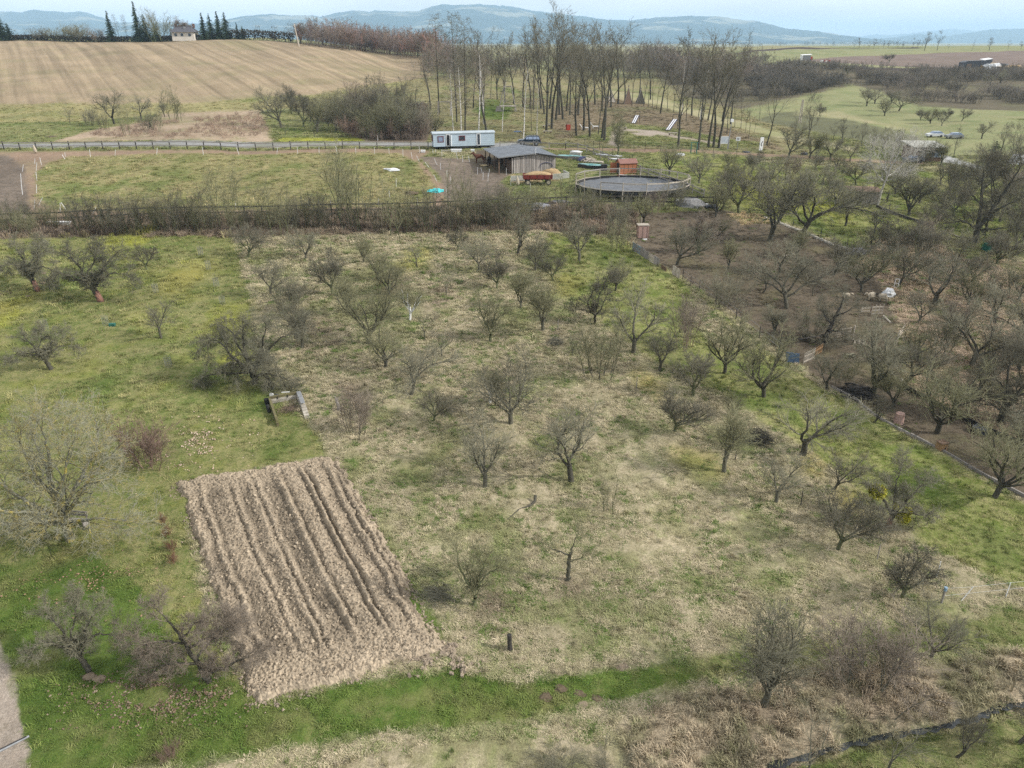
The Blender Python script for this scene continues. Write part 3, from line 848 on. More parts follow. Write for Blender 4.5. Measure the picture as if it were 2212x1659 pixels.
def grow(seed, levels, roots, stop_z=0.05):
    """roots: (point, direction, length, radius, level). levels[k]: dict(n, ang, lr, wig, trop, seg, start, rr, taper)"""
    r = random.Random(seed)
    segs = []
    st = list(roots)
    U, G = r.uniform, r.gauss
    nl = len(levels)
    while st:
        p, d, Ln, rad, lev = st.pop()
        lv = levels[lev]
        ns = lv['seg']
        step = Ln / ns
        x, y, z = p
        dx, dy, dz = d
        tap = lv.get('taper', .35)
        pts = [(x, y, z, dx, dy, dz, rad)]
        rcur = rad
        w, tr = lv['wig'], lv['trop']
        for i in range(ns):
            dx += G(0, w); dy += G(0, w); dz += G(0, w) + tr
            l = math.sqrt(dx * dx + dy * dy + dz * dz)
            dx /= l; dy /= l; dz /= l
            nx, ny, nz = x + dx * step, y + dy * step, z + dz * step
            if nz < stop_z and lev > 0:
                nz = stop_z; dz = abs(dz) * .3
            rn = rad * (1 - (1 - tap) * (i + 1) / ns)
            segs.append((x, y, z, rcur, nx, ny, nz, rn, lev))
            x, y, z = nx, ny, nz
            rcur = rn
            pts.append((x, y, z, dx, dy, dz, rn))
        if lev + 1 < nl:
            nx_ = levels[lev + 1]
            n = lv['n']
            n = int(n + U(0, 1)) if isinstance(n, float) else n
            n = max(1, int(round(n * U(.8, 1.2)))) if n > 3 else n
            s0 = lv.get('start', .3)
            az = U(0, 6.28)
            for k in range(n):
                t = s0 + (1 - s0) * (k + U(.2, .9)) / n
                if lv.get('tip') and k >= n - lv['tip']: t = 1.0
                f = t * ns
                i = min(int(f), ns - 1)
                f -= i
                a, b = pts[i], pts[i + 1]
                q = (a[0] + (b[0] - a[0]) * f, a[1] + (b[1] - a[1]) * f, a[2] + (b[2] - a[2]) * f)
                az += 2.4 + U(-.5, .5)
                nd = rotv((b[3], b[4], b[5]), U(*lv['ang']), az)
                Lc = Ln * U(*lv['lr']) * (1 - lv.get('fall', .35) * t)
                rc = max(a[6] * lv.get('rr', .6), nx_.get('rmin', .004))
                st.append((q, nd, Lc, rc, lev + 1))
    return segs

def finish_tree(name, segs, H, split, mt, mc, sides=None, squash=1.0):
    S = np.array(segs, float)
    zmax = np.percentile(np.concatenate([S[:, 2], S[:, 6]]), 99.6)
    k = H / zmax
    S[:, [0, 1, 2, 4, 5, 6]] *= k
    S[:, [3, 7]] *= min(1.3, max(.8, k))
    S[:, [0, 1, 4, 5]] *= squash
    sides = sides or {0: 7, 1: 5, 2: 4, 3: 3, 4: 3, 5: 3}
    a = S[S[:, 8] <= split]; b = S[S[:, 8] > split]
    return (seg_mesh('trunk', a, mt, sides), seg_mesh('crown', b, mc, sides, False))

PROTO = {}
def fruit(key, seed, H=3.5, th=.27, spread=(.35, .75), nlimb=5, trop=.08, dens=1.0, lean=(0, 0), wig=.13, mt='bark_grey', mc='twig_grey', rad=.08, rt=.005, l2=(.5, .8), drp=0.0):
    lev = [dict(n=nlimb, ang=spread, lr=(1.3, 1.9), wig=.07, trop=.03, seg=4, start=.72, taper=.8, rr=.62, fall=0, tip=1),
           dict(n=int(7 * dens), ang=(.35, .85), lr=(.45, .65), wig=wig, trop=trop, seg=6, start=.22, taper=.3, rr=.62, fall=.4, tip=1),
           dict(n=int(7 * dens), ang=(.4, 1.0), lr=l2, wig=wig, trop=trop * .8 - drp, seg=4, start=.12, taper=.35, rr=.55, rmin=.008, fall=.3, tip=1),
           dict(n=int(8 * dens), ang=(.3, .85), lr=(.4, .8), wig=.13, trop=.07 - drp, seg=3, start=.1, taper=.5, rr=.6, rmin=.0055, fall=.2, tip=1),
           dict(n=0, ang=(.4, .9), lr=(.4, .8), wig=.12, trop=.05 - drp * .5, seg=2, start=.1, taper=.6, rmin=rt)]
    segs = grow(seed, lev, [((0, 0, -.12), (lean[0], lean[1], 1), th, rad, 0)])
    PROTO[key] = finish_tree(key, segs, H, 1, mt, mc)

def shrub(key, seed, H=3.5, stems=9, fan=.45, mt='bark_grey', mc='twig_grey', dens=1.15, base=.3, rad=.024, rt=.0048, trop=.05):
    r = random.Random(seed)
    lev = [dict(n=int(7 * dens), ang=(.25, .7), lr=(.35, .55), wig=.07, trop=trop, seg=7, start=.25, taper=.25, rr=.6, fall=.3, tip=1),
           dict(n=int(6 * dens), ang=(.3, .8), lr=(.4, .7), wig=.12, trop=.06, seg=4, start=.15, taper=.4, rr=.65, rmin=.009, fall=.3, tip=1),
           dict(n=int(5 * dens), ang=(.3, .9), lr=(.4, .8), wig=.14, trop=.05, seg=3, start=.1, taper=.5, rr=.7, rmin=.007, fall=.2),
           dict(n=0, ang=(.3, .9), lr=(.4, .8), wig=.12, trop=.04, seg=2, start=.1, taper=.6, rmin=rt)]
    roots = []
    for k in range(stems):
        a = r.uniform(0, 6.28); t = r.uniform(.1, fan)
        d = (math.sin(t) * math.cos(a), math.sin(t) * math.sin(a), math.cos(t))
        roots.append(((math.cos(a) * base * r.uniform(0, 1), math.sin(a) * base * r.uniform(0, 1), -.1), d, r.uniform(.7, 1.1), rad / 3.5, 0))
    segs = grow(seed, lev, roots)
    S = [(a[0], a[1], a[2], max(a[3], rt / H), a[4], a[5], a[6], max(a[7], rt / H), a[8]) for a in segs]
    S = np.array(S)
    zmax = np.percentile(S[:, 6], 99.5); k = H / zmax
    rmap = {0: rad, 1: rad * .42, 2: rt * 1.5, 3: rt}
    base_r = S[:, 8]
    for L_ in (0, 1, 2, 3):
        m = base_r == L_
        if m.any():
            f = S[m][:, [3, 7]] / max(S[m][:, 3].max(), 1e-6)
            f = np.clip(f, .45, 1)
            S[np.ix_(m, [3, 7])] = f * rmap[L_] / k
    S[:, [0, 1, 2, 4, 5, 6]] *= k; S[:, [3, 7]] *= k
    sides = {0: 4, 1: 3, 2: 3, 3: 3}
    PROTO[key] = (seg_mesh('trunk', S[S[:, 8] == 0], mt, sides), seg_mesh('crown', S[S[:, 8] > 0], mc, sides, False))

def tall(key, seed, H=22, th=.45, rad=.22, nlimb=7, ang=(.35, .8), wig=.09, dens=1.0, mt='bark_dark', mc='twig_dark', rt=.013, lean=(0, 0), trop=.09, start=.35, sq=1.0, mains=1):
    lev = [dict(n=nlimb, ang=ang, lr=(.45, .68), wig=.055, trop=.01, seg=10, start=start, taper=.18, rr=.5, fall=.42, tip=2),
           dict(n=int(7 * dens), ang=(.3, .8), lr=(.35, .6), wig=wig, trop=trop * .7, seg=6, start=.25, taper=.3, rr=.6, fall=.3, tip=1),
           dict(n=int(6 * dens), ang=(.3, .9), lr=(.35, .65), wig=.13, trop=.05, seg=4, start=.15, taper=.35, rr=.62, rmin=.02, fall=.3, tip=1),
           dict(n=int(5 * dens), ang=(.3, .9), lr=(.4, .8), wig=.15, trop=.03, seg=3, start=.1, taper=.5, rr=.7, rmin=.016, fall=.2),
           dict(n=0, ang=(.4, .9), lr=(.4, .8), wig=.12, trop=.02, seg=2, start=.1, taper=.6, rmin=rt)]
    r = random.Random(seed + 3)
    roots = []
    for k in range(mains):
        a = r.uniform(0, 6.28) + k * 2.1
        l = .0 if mains == 1 else .13
        roots.append(((math.cos(a) * .15 * (mains > 1), math.sin(a) * .15 * (mains > 1), -.3), (lean[0] + math.cos(a) * l, lean[1] + math.sin(a) * l, 1), 12, rad, 0))
    segs = grow(seed, lev, roots)
    PROTO[key] = finish_tree(key, segs, H, 1, mt, mc, {0: 8, 1: 5, 2: 4, 3: 3, 4: 3}, sq)

def birch(key, seed, H=14, rad=.13, nb=26, droop=-.12, dens=1.0, lean=(0, 0), blen=(.14, .24), start=.4, lrr=.38, wsplit=1):
    lev = [dict(n=nb, ang=(.6, 1.1), lr=blen, wig=.025, trop=.01, seg=12, start=start, taper=.2, rr=lrr, fall=.5, tip=2),
           dict(n=int(5 * dens), ang=(.4, .9), lr=(.5, .8), wig=.1, trop=.02, seg=5, start=.2, taper=.3, rr=.55, fall=.2, tip=1),
           dict(n=int(5 * dens), ang=(.3, .8), lr=(.5, .9), wig=.12, trop=droop, seg=4, start=.15, taper=.5, rr=.6, rmin=.012, fall=.2),
           dict(n=0, ang=(.4, .9), lr=(.4, .8), wig=.1, trop=droop, seg=3, start=.1, taper=.6, rmin=.009)]
    segs = grow(seed, lev, [((0, 0, -.2), (lean[0], lean[1], 1), 10, rad, 0)])
    S = np.array(segs)
    k = H / np.percentile(S[:, 6], 99.7)
    S[:, [0, 1, 2, 4, 5, 6]] *= k
    sides = {0: 7, 1: 4, 2: 3, 3: 3}
    PROTO[key] = (seg_mesh('trunk', S[S[:, 8] <= 0], 'birch_bark', sides), seg_mesh('limbs', S[(S[:, 8] >= 1) & (S[:, 8] <= wsplit)], 'birch_limb', sides), seg_mesh('crown', S[S[:, 8] > wsplit], 'twig_violet', sides, False))

def larch(key, seed, H=23, lean=(0, 0)):
    lev = [dict(n=60, ang=(1.2, 1.55), lr=(.13, .24), wig=.012, trop=.01, seg=12, start=.36, taper=.1, rr=.22, fall=.6),
           dict(n=7, ang=(.5, 1.2), lr=(.25, .5), wig=.13, trop=.02, seg=4, start=.2, taper=.4, rr=.5, fall=.2, rmin=.03),
           dict(n=4, ang=(.5, 1.1), lr=(.4, .8), wig=.18, trop=-.05, seg=3, start=.15, taper=.5, rr=.6, rmin=.018),
           dict(n=0, ang=(.5, 1.1), lr=(.4, .8), wig=.18, trop=-.05, seg=2, start=.15, taper=.6, rmin=.014)]
    segs = grow(seed, lev, [((0, 0, -.2), (lean[0], lean[1], 1), H, .2, 0)])
    S = np.array(segs); sides = {0: 7, 1: 3, 2: 3, 3: 3}
    k = H / S[:, 6].max(); S[:, [0, 1, 2, 4, 5, 6]] *= k
    PROTO[key] = (seg_mesh('trunk', S[S[:, 8] <= 0], 'bark_dark', sides), seg_mesh('crown', S[S[:, 8] > 0], 'twig_dark', sides, False))

def conifer(key, seed, H=12, W=2.6, mat='needles', tiers=26, ragged=.25, top=1.0, bottom=.06):
    r = random.Random(seed)
    V, F = [], []
    for i in range(tiers):
        t = i / (tiers - 1)
        z0 = H * (bottom + (1 - bottom) * t)
        rad = W * (1 - t ** top) ** .85 + .12
        nb = max(5, int(15 * (1 - t) + 5))
        for b in range(nb):
            a = r.uniform(0, 6.28); L_ = rad * r.uniform(1 - ragged * 1.5, 1 + ragged * .5)
            dz = -.25 - .25 * r.random()
            for c in range(max(3, int(L_ * 5))):
                u = (c + r.random()) / max(3, int(L_ * 5))
                cx, cy, cz = math.cos(a) * L_ * u, math.sin(a) * L_ * u, z0 + dz * L_ * u * .8 + r.uniform(-.1, .1)
                s = .30 * (1.15 - u * .5) * (.55 + H / 30)
                ox, oy, oz = r.uniform(-1, 1) * s, r.uniform(-1, 1) * s, r.uniform(-.5, .3) * s
                px, py = -math.sin(a) * s * r.uniform(.5, 1), math.cos(a) * s * r.uniform(.5, 1)
                o = len(V)
                V += [(cx - px, cy - py, cz), (cx + px, cy + py, cz + r.uniform(-.1, .1)), (cx + ox + math.cos(a) * s * 1.3, cy + oy + math.sin(a) * s * 1.3, cz + oz - .15 * s), (cx + ox * .5, cy + oy * .5, cz + s * .7)]
                F += [(o, o + 1, o + 2, o + 3)]
    cm = np_mesh('crown', np.array(V), np.array(F)); cm.materials.append(M(mat))
    mb = MB(); mb.tube([(0, 0, -.3), (0, 0, H * .5), (0, 0, H * .97)], [H * .018, H * .012, .02], 6)
    tm = mb.mesh('trunk', True); tm.materials.append(M('bark_dark'))
    PROTO[key] = (tm, cm)

# orchard prototypes
for i in range(9):
    fruit('F%d' % i, 100 + i, th=.29 + .03 * (i % 4), spread=(.42, .82 + .06 * (i % 3)), nlimb=4 + i % 3, trop=.07 + .02 * (i % 3), mt=['bark_grey', 'bark_green', 'bark_dark'][i % 3], mc=['twig_grey', 'twig_olive', 'twig_dark'][(i * 2) % 3], wig=.11 + .02 * (i % 3), dens=[1, 1.15, .9][i % 3])
for i in range(4):     # upright, taller
    fruit('U%d' % i, 140 + i, th=.30, spread=(.25, .6), nlimb=5, trop=.12, wig=.13, mt='bark_grey', mc=['twig_grey', 'twig_olive'][i % 2])
for i in range(4):     # gnarled old ones
    fruit('G%d' % i, 160 + i, th=.34, spread=(.4, .9), nlimb=4, trop=.05, wig=.22, mt='bark_dark', mc='twig_grey', rad=.085)
for i in range(2):     # thin open ones
    fruit('T%d' % i, 180 + i, th=.34, spread=(.3, .7), nlimb=3, trop=.05, wig=.18, mt='bark_grey', mc='twig_grey', rad=.05, dens=.72)
fruit('WL', 190, th=.30, spread=(.45, .8), nlimb=4, lean=(-.35, 0), wig=.2)
fruit('WR', 191, th=.34, spread=(.4, .8), nlimb=4, lean=(.42, 0), wig=.18, mt='bark_dark', mc='twig_dark')
fruit('WR2', 192, th=.34, spread=(.4, .8), nlimb=3, lean=(.65, 0), wig=.2, mt='bark_dark', mc='twig_dark')
fruit('D0', 195, th=.3, spread=(.5, 1.05), nlimb=7, trop=.0, wig=.19, drp=.13, mt='bark_dark', mc='twig_grey', rad=.13, dens=1.2, rt=.005)
for i in range(5):
    shrub('S%d' % i, 200 + i, H=3.5, stems=11 + i % 3, fan=.42 + .05 * i, mc=['twig_olive', 'twig_grey', 'twig_violet'][i % 3])
for i in range(3):
    shrub('H%d' % i, 215 + i, H=4.5, stems=14, fan=.38, mt='bark_green', mc=['twig_dark', 'twig_dark', 'twig_olive'][i], dens=.95, rad=.036, rt=.0065)
shrub('RV', 221, H=3.5, stems=10, fan=.3, mt='twig_red', mc='twig_violet')
shrub('RR', 222, H=2.5, stems=14, fan=.6, mt='twig_red', mc='twig_red')
shrub('P0', 225, H=9, stems=7, fan=.24, mt='bark_green', mc='twig_olive', rad=.075, rt=.013, trop=.09, dens=1.1)
shrub('P1', 226, H=9, stems=5, fan=.18, mt='bark_green', mc='twig_olive', rad=.065, rt=.013, trop=.09, dens=.9)
for i in range(7):
    tall('A%d' % i, 240 + i, H=22, nlimb=6 + i % 3, ang=(.38, .75 + .06 * (i % 3)), lean=((i % 3 - 1) * .05, 0), wig=.08 + .02 * (i % 2), dens=.9, start=.30 + .06 * (i % 3), mt=['bark_dark', 'bark_grey'][i == 3])
for i in range(2):     # slender grove trees
    tall('N%d' % i, 255 + i, H=16, nlimb=7, ang=(.3, .7), rad=.12, start=.3, dens=.7, wig=.14, sq=.7, trop=.05)
for i in range(3):     # forked spreading
    tall('K%d' % i, 262 + i, H=14, nlimb=5, ang=(.35, .75), rad=.20, mains=2 if i != 1 else 1, start=.25, wig=.12, dens=1.0, lean=((i - 1) * .12, 0), mt='bark_dark', mc='twig_dark')
for i in range(3):
    birch('B%d' % i, 270 + i, lean=((i - 1) * .06, 0), nb=[22, 16, 30][i])
birch('BW', 276, nb=15, blen=(.3, .5), start=.36, droop=-.01, dens=1.5, lean=(.10, 0), rad=.20, lrr=.5, wsplit=2)
for i in range(3): larch('L%d' % i, 280 + i, lean=((i - 1) * .01, 0))
conifer('C0', 290, 12, 3.1, ragged=.32, tiers=30); conifer('C1', 291, 12, 4.4, 'needles', 26, .42, 1.7); conifer('C2', 292, 9, 4.0, 'needles_light', 20, .35, 2.2)

# ---- trees with their own hand-set limbs
def hero(key, H, roots, seed, mt='bark_dark', mc='twig_grey', dens=1.0, drp=0.0, rt=.007, split=1, wig=.2):
    """roots: list of polylines [(x,y,z,r),...]: the trunk and each main limb"""
    r = random.Random(seed)
    lev = [dict(n=0, ang=(0, 0), lr=(0, 0), wig=0, trop=0, seg=1),
           dict(n=int(7 * dens), ang=(.45, 1.0), lr=(.45, .65), wig=wig, trop=.03 - drp, seg=5, start=.1, taper=.35, rr=.6, fall=.3, tip=1),
           dict(n=int(7 * dens), ang=(.4, 1.0), lr=(.5, .85), wig=wig, trop=.03 - drp, seg=4, start=.12, taper=.4, rr=.62, rmin=.012, fall=.3, tip=1),
           dict(n=int(6 * dens), ang=(.35, .95), lr=(.45, .85), wig=.16, trop=.03 - drp, seg=3, start=.1, taper=.5, rr=.7, rmin=.009, fall=.2, tip=1),
           dict(n=0, ang=(.4, .9), lr=(.4, .8), wig=.14, trop=.03 - drp, seg=2, start=.1, taper=.6, rmin=rt)]
    segs = []
    starts = []
    for li, pl in enumerate(roots):
        for i in range(len(pl) - 1):
            a, b = pl[i], pl[i + 1]
            n = 4
            pr = a
            for k in range(1, n + 1):
                t = k / n
                j = 0.0 if k == n else .035
                q = tuple(a[c] + (b[c] - a[c]) * t + r.gauss(0, j) for c in range(3)) + (a[3] + (b[3] - a[3]) * t,)
                segs.append((*pr[:3], pr[3], *q[:3], q[3], 0 if li == 0 else 1))
                if li > 0 or i == len(pl) - 2:
                    d = Vector((b[0] - a[0], b[1] - a[1], b[2] - a[2])).normalized()
                    if r.random() < .66:
                        nd = rotv(tuple(d), r.uniform(.5, 1.1), r.uniform(0, 6.28))
                        starts.append((q[:3], nd, H * r.uniform(.16, .32), max(q[3] * .5, .02), 1))
                pr = q
        last, prev = pl[-1], pl[-2]
        d = Vector((last[0] - prev[0], last[1] - prev[1], last[2] - prev[2])).normalized()
        for _ in range(2):
            starts.append((last[:3], rotv(tuple(d), r.uniform(0, .4), r.uniform(0, 6.28)), H * r.uniform(.2, .32), last[3], 1))
    g = grow(seed, lev, starts, stop_z=.15)
    S = np.array(segs + g)
    own = len(segs)
    T_, C_ = S[:own], S[own:]
    C1 = C_[C_[:, 8] <= split - 1] if split > 1 else C_[:0]
    C2 = C_[C_[:, 8] > split - 1] if split > 1 else C_
    sides = {0: 8, 1: 6, 2: 4, 3: 3, 4: 3}
    PROTO[key] = (seg_mesh('trunk', np.concatenate([T_, C1]), mt, sides), seg_mesh('crown', C2, mc, sides, False))

def place_tree(key, px, py, top=None, label='', cat='tree', name='fruit_tree', rz=None, group=None, s=None, mats=None, wx=1.0, H=None, kinds=None):
    p = at(px, py)
    o = thing(name, label, cat, (p.x, p.y, p.z - .03), 0 if rz is None else rz, group)
    meshes = PROTO[key]
    h0 = BASEH(meshes)
    if H is None:
        H = z_on(top, p.y) - p.z
    k = H / h0
    o.scale = (k * wx, k * wx, k)
    for i, me in enumerate(meshes):
        c = bpy.data.objects.new(me.name.split('.')[0], me); COL.objects.link(c); c.parent = o
        if mats and i < len(mats) and mats[i]:
            c.material_slots[0].link = 'OBJECT'; c.material_slots[0].material = M(mats[i])

    return o, p, H
_bh = {}
def BASEH(meshes):
    n = meshes[-1].name
    if n not in _bh:
        z = 0
        for me in meshes:
            a = np.empty(len(me.vertices) * 3, np.float32); me.vertices.foreach_get('co', a)
            z = max(z, float(np.percentile(a[2::3], 99.8)))
        _bh[n] = z
    return _bh[n]
# ---------------------------------------------------------------- hero trees (limb points are metres from the trunk foot)
hero('BIGAPPLE', 6.0, [
    [(0, 0, -.2, .30), (-.02, 0, .6, .26), (-.15, .05, 1.3, .22), (-.45, .1, 2.3, .16), (-.6, .2, 3.6, .11), (-.5, .3, 4.9, .05)],
    [(-.15, .05, 1.1, .17), (-.8, -.3, 2.0, .14), (-1.6, -.4, 2.9, .10), (-2.3, -.2, 3.9, .07), (-3.1, 0, 4.3, .04), (-3.9, .2, 3.7, .03)],
    [(0, 0, .9, .18), (.4, .3, 1.9, .15), (.9, .3, 3.0, .11), (1.2, .1, 4.1, .08), (1.6, .2, 5.2, .04)],
    [(.1, 0, .8, .14), (.8, -.5, 1.15, .11), (1.6, -.8, 1.35, .09), (2.4, -1.0, 1.2, .06), (3.2, -1.1, .9, .04)],
    [(-.4, .1, 2.1, .12), (-1.3, .9, 3.1, .09), (-2.0, 1.6, 4.3, .06), (-2.6, 2.0, 4.6, .03)],
    [(.3, .2, 1.7, .12), (1.1, 1.3, 2.7, .09), (2.2, 1.8, 3.7, .06), (3.0, 1.9, 4.0, .03)],
    [(-.2, 0, 1.2, .12), (-1.2, -1.2, 1.5, .09), (-2.6, -1.5, 1.7, .06), (-3.8, -1.2, 1.3, .04)],
    [(0, -.1, 1.5, .10), (.2, -1.2, 2.6, .08), (.6, -2.0, 3.3, .05)]], 301, dens=1.05, drp=.13, mt='bark_dark', mc='twig_grey', rt=.0075)
hero('ASH', 9.8, [
    [(0, 0, -.3, .33), (.0, 0, 1.2, .30), (-.15, .1, 3.0, .25), (-.2, .1, 5.0, .17), (.2, .2, 7.2, .1), (.3, .1, 8.8, .04)],
    [(-.1, 0, 1.8, .20), (-1.4, -.4, 3.2, .15), (-2.8, -.6, 4.8, .10), (-4.0, -.5, 6.4, .05)],
    [(0, 0, 1.9, .19), (1.3, .2, 3.6, .14), (2.6, .3, 5.2, .09), (3.9, .2, 6.6, .04)],
    [(0, 0, 1.5, .17), (1.6, -1.0, 2.4, .12), (3.2, -1.5, 3.0, .08), (4.8, -1.6, 3.0, .04)],
    [(0, 0, 1.6, .17), (-1.8, -1.2, 2.2, .12), (-3.4, -1.7, 2.7, .08), (-4.8, -1.8, 2.7, .04)],
    [(0, .1, 2.4, .17), (.9, 1.6, 4.2, .12), (1.9, 2.8, 6.2, .06)],
    [(-.1, .1, 2.6, .17), (-1.2, 1.5, 4.6, .11), (-2.2, 2.5, 6.8, .05)],
    [(0, -.1, 2.0, .15), (.4, -1.7, 3.0, .10), (.9, -3.0, 3.8, .05)],
    [(-.1, -.1, 2.4, .14), (-.9, -1.9, 3.8, .10), (-1.4, -3.0, 4.6, .05)],
    [(-.1, 0, 3.6, .15), (-1.2, .2, 5.6, .10), (-1.7, .4, 8.0, .04)],
    [(0, 0, 3.9, .14), (1.3, -.3, 5.9, .09), (2.2, -.5, 8.0, .04)]], 302, mt='lichen_bark', mc='lichen_twig', dens=.85, drp=-.02, rt=.0125, split=2, wig=.24)
hero('HORIZ', 5.2, [
    [(0, 0, -.2, .20), (-.04, 0, .7, .17), (-.35, .1, 1.5, .15), (-.75, .1, 2.6, .11), (-1.25, .2, 3.9, .07), (-1.8, .3, 4.9, .03)],
    [(-.02, 0, .75, .13), (.6, -.2, 1.1, .11), (1.5, -.3, 1.55, .08), (2.4, -.3, 2.1, .05), (3.0, -.3, 2.4, .03)],
    [(-.3, .1, 1.4, .10), (-1.1, -.2, 1.7, .07), (-1.9, -.3, 1.75, .05), (-2.9, -.2, 1.4, .03)],
    [(-.7, .1, 2.5, .09), (.3, .4, 3.0, .06), (1.2, .6, 3.5, .03)],
    [(-.9, .1, 2.9, .08), (-1.9, -.1, 3.3, .06), (-2.9, -.1, 3.0, .03)],
    [(-.4, .1, 1.7, .09), (.2, .8, 2.4, .06), (.9, 1.2, 2.7, .03)],
    [(-1.0, .1, 3.2, .07), (-.2, .2, 4.2, .04), (.4, .3, 4.6, .02)]], 303, dens=1.05, mt='bark_dark', mc='twig_violet', drp=.0, rt=.0065, wig=.2)
hero('MISTLE', 4.6, [
    [(0, 0, -.2, .20), (.02, 0, .6, .17), (.1, 0, 1.2, .15), (-.35, 0, 1.8, .12), (-.95, .1, 2.6, .09), (-1.4, .2, 3.1, .05)],
    [(.08, 0, 1.1, .14), (.6, .1, 1.8, .11), (1.2, .2, 2.6, .07), (1.9, .3, 3.6, .03)],
    [(.1, 0, 1.2, .11), (.3, .6, 2.1, .08), (.5, 1.2, 3.2, .05), (.8, 1.6, 4.2, .03)],
    [(.3, 0, 1.4, .09), (1.2, -.4, 1.6, .07), (2.1, -.5, 1.5, .04)],
    [(-.3, 0, 1.75, .08), (-1.2, -.3, 1.9, .05), (-2.0, -.4, 1.9, .03)]], 304, dens=1.05, mt='bark_dark', mc='twig_grey', wig=.22)
hero('POLLARD', 4.6, [
    [(0, 0, -.2, .24), (0, 0, .6, .21), (.02, 0, 1.3, .20)],
    [(.0, 0, 1.2, .17), (-.4, 0, 1.9, .13), (-.55, 0, 2.6, .09), (-.3, 0, 3.3, .06)],
    [(.05, 0, 1.2, .15), (.6, 0, 1.8, .12), (1.1, .1, 2.4, .08), (1.3, .1, 2.7, .06)],
    [(.3, 0, 1.5, .09), (.4, .2, 2.3, .06), (.2, .2, 2.9, .04)],
    [(-.3, 0, 1.8, .08), (.3, -.1, 2.1, .06), (.8, -.2, 2.3, .04)]], 305, dens=.9, mt='bark_green', mc='twig_violet', drp=-.04)
hero('BARELIMB', 4.4, [
    [(0, 0, -.2, .19), (0, 0, .7, .15), (.02, 0, 1.5, .14), (.05, 0, 2.3, .13), (.2, 0, 3.0, .05), (.5, 0, 4.0, .02)],
    [(.04, 0, 2.3, .07), (-.7, 0, 2.7, .05), (-1.3, 0, 2.9, .02)],
    [(.04, 0, 1.8, .05), (.8, -.1, 2.1, .03), (1.1, -.1, 2.3, .02)]], 306, dens=.62, mt='bark_grey', mc='twig_olive', wig=.25)
hero('VEE', 5.4, [
    [(0, 0, -.2, .15), (.0, 0, .6, .13), (.02, 0, 1.0, .12)],
    [(0, 0, .95, .10), (-.5, 0, 2.0, .08), (-.95, 0, 3.2, .06), (-1.1, .1, 4.4, .03)],
    [(0, 0, .95, .09), (.35, .1, 1.9, .07), (.9, .2, 2.6, .05), (1.6, .3, 3.0, .03)],
    [(.2, 0, 1.5, .06), (.4, .1, 2.6, .05), (.7, .1, 3.7, .03)],
    [(-.3, 0, 1.5, .06), (-.3, .4, 2.5, .04), (-.1, .7, 3.2, .03)]], 307, dens=.85, mt='bark_green', mc='twig_olive', drp=-.05)
hero('CURVE', 4.8, [
    [(0, 0, -.2, .14), (0, 0, .7, .12), (.0, 0, 1.1, .12)],
    [(0, 0, 1.0, .09), (-.5, 0, 1.5, .08), (-.8, 0, 2.4, .06), (-.3, 0, 3.5, .04), (.6, .1, 4.2, .02)],
    [(0, 0, 1.0, .09), (.2, .1, 2.0, .07), (.4, .1, 3.2, .05), (1.0, .1, 4.2, .03), (1.6, .1, 4.5, .02)],
    [(0, 0, 1.0, .08), (.6, 0, 1.6, .06), (.9, 0, 2.6, .04)],
    [(0, 0, 1.0, .08), (-1.0, .1, 1.5, .05), (-1.7, .1, 1.6, .03)]], 308, dens=.9, mt='bark_dark', mc='twig_dark')
hero('BIGFORK', 9.5, [
    [(0, 0, -.3, .40), (0, 0, 1.4, .34), (-.1, 0, 2.0, .28), (-.3, 0, 4.6, .2), (-.8, 0, 6.6, .12), (-1.0, .2, 8.4, .05)],
    [(.0, 0, 1.6, .28), (.9, 0, 3.4, .24), (1.9, .1, 5.6, .2), (2.7, .2, 7.4, .12), (3.3, .3, 9.0, .05)],
    [(-.1, 0, 1.7, .14), (-1.2, 0, 2.3, .11), (-2.3, 0, 2.6, .08), (-3.0, 0, 2.4, .05)],
    [(1.0, 0, 3.6, .12), (2.6, 0, 4.4, .08), (4.0, 0, 5.2, .05)],
    [(-.3, 0, 4.4, .1), (-1.6, .4, 5.6, .08), (-2.4, .6, 6.8, .04)],
    [(1.6, .1, 5.0, .1), (.9, .6, 6.6, .07), (.4, .8, 8.0, .04)],
    [(0, 0, 1.5, .12), (1.6, -.6, 1.7, .09), (3.2, -.8, 2.0, .05)]], 309, dens=1.0, mt='bark_dark', mc='twig_dark', rt=.009)
hero('BROKEN', 4.6, [
    [(0, 0, -.2, .24), (.0, 0, .6, .20), (.15, 0, 1.1, .18), (.4, 0, 2.0, .13), (.7, 0, 3.0, .09), (.9, 0, 4.0, .04)],
    [(.05, 0, .6, .13), (-.9, -.2, .55, .10), (-2.2, -.4, .45, .08), (-3.8, -.5, .25, .05)],
    [(.3, 0, 1.7, .09), (-.3, 0, 2.2, .07), (-.7, 0, 2.9, .04)],
    [(.5, 0, 2.4, .08), (1.2, 0, 2.7, .05), (1.7, 0, 3.1, .03)],
    [(.1, 0, .9, .08), (.9, -.1, 1.1, .05), (1.5, -.2, .8, .03)],
    [(.1, 0, 1.0, .07), (-.1, -.6, .9, .05), (-.15, -.9, .2, .03)]], 310, dens=.95, mt='wood_black', mc='twig_dark', wig=.26)

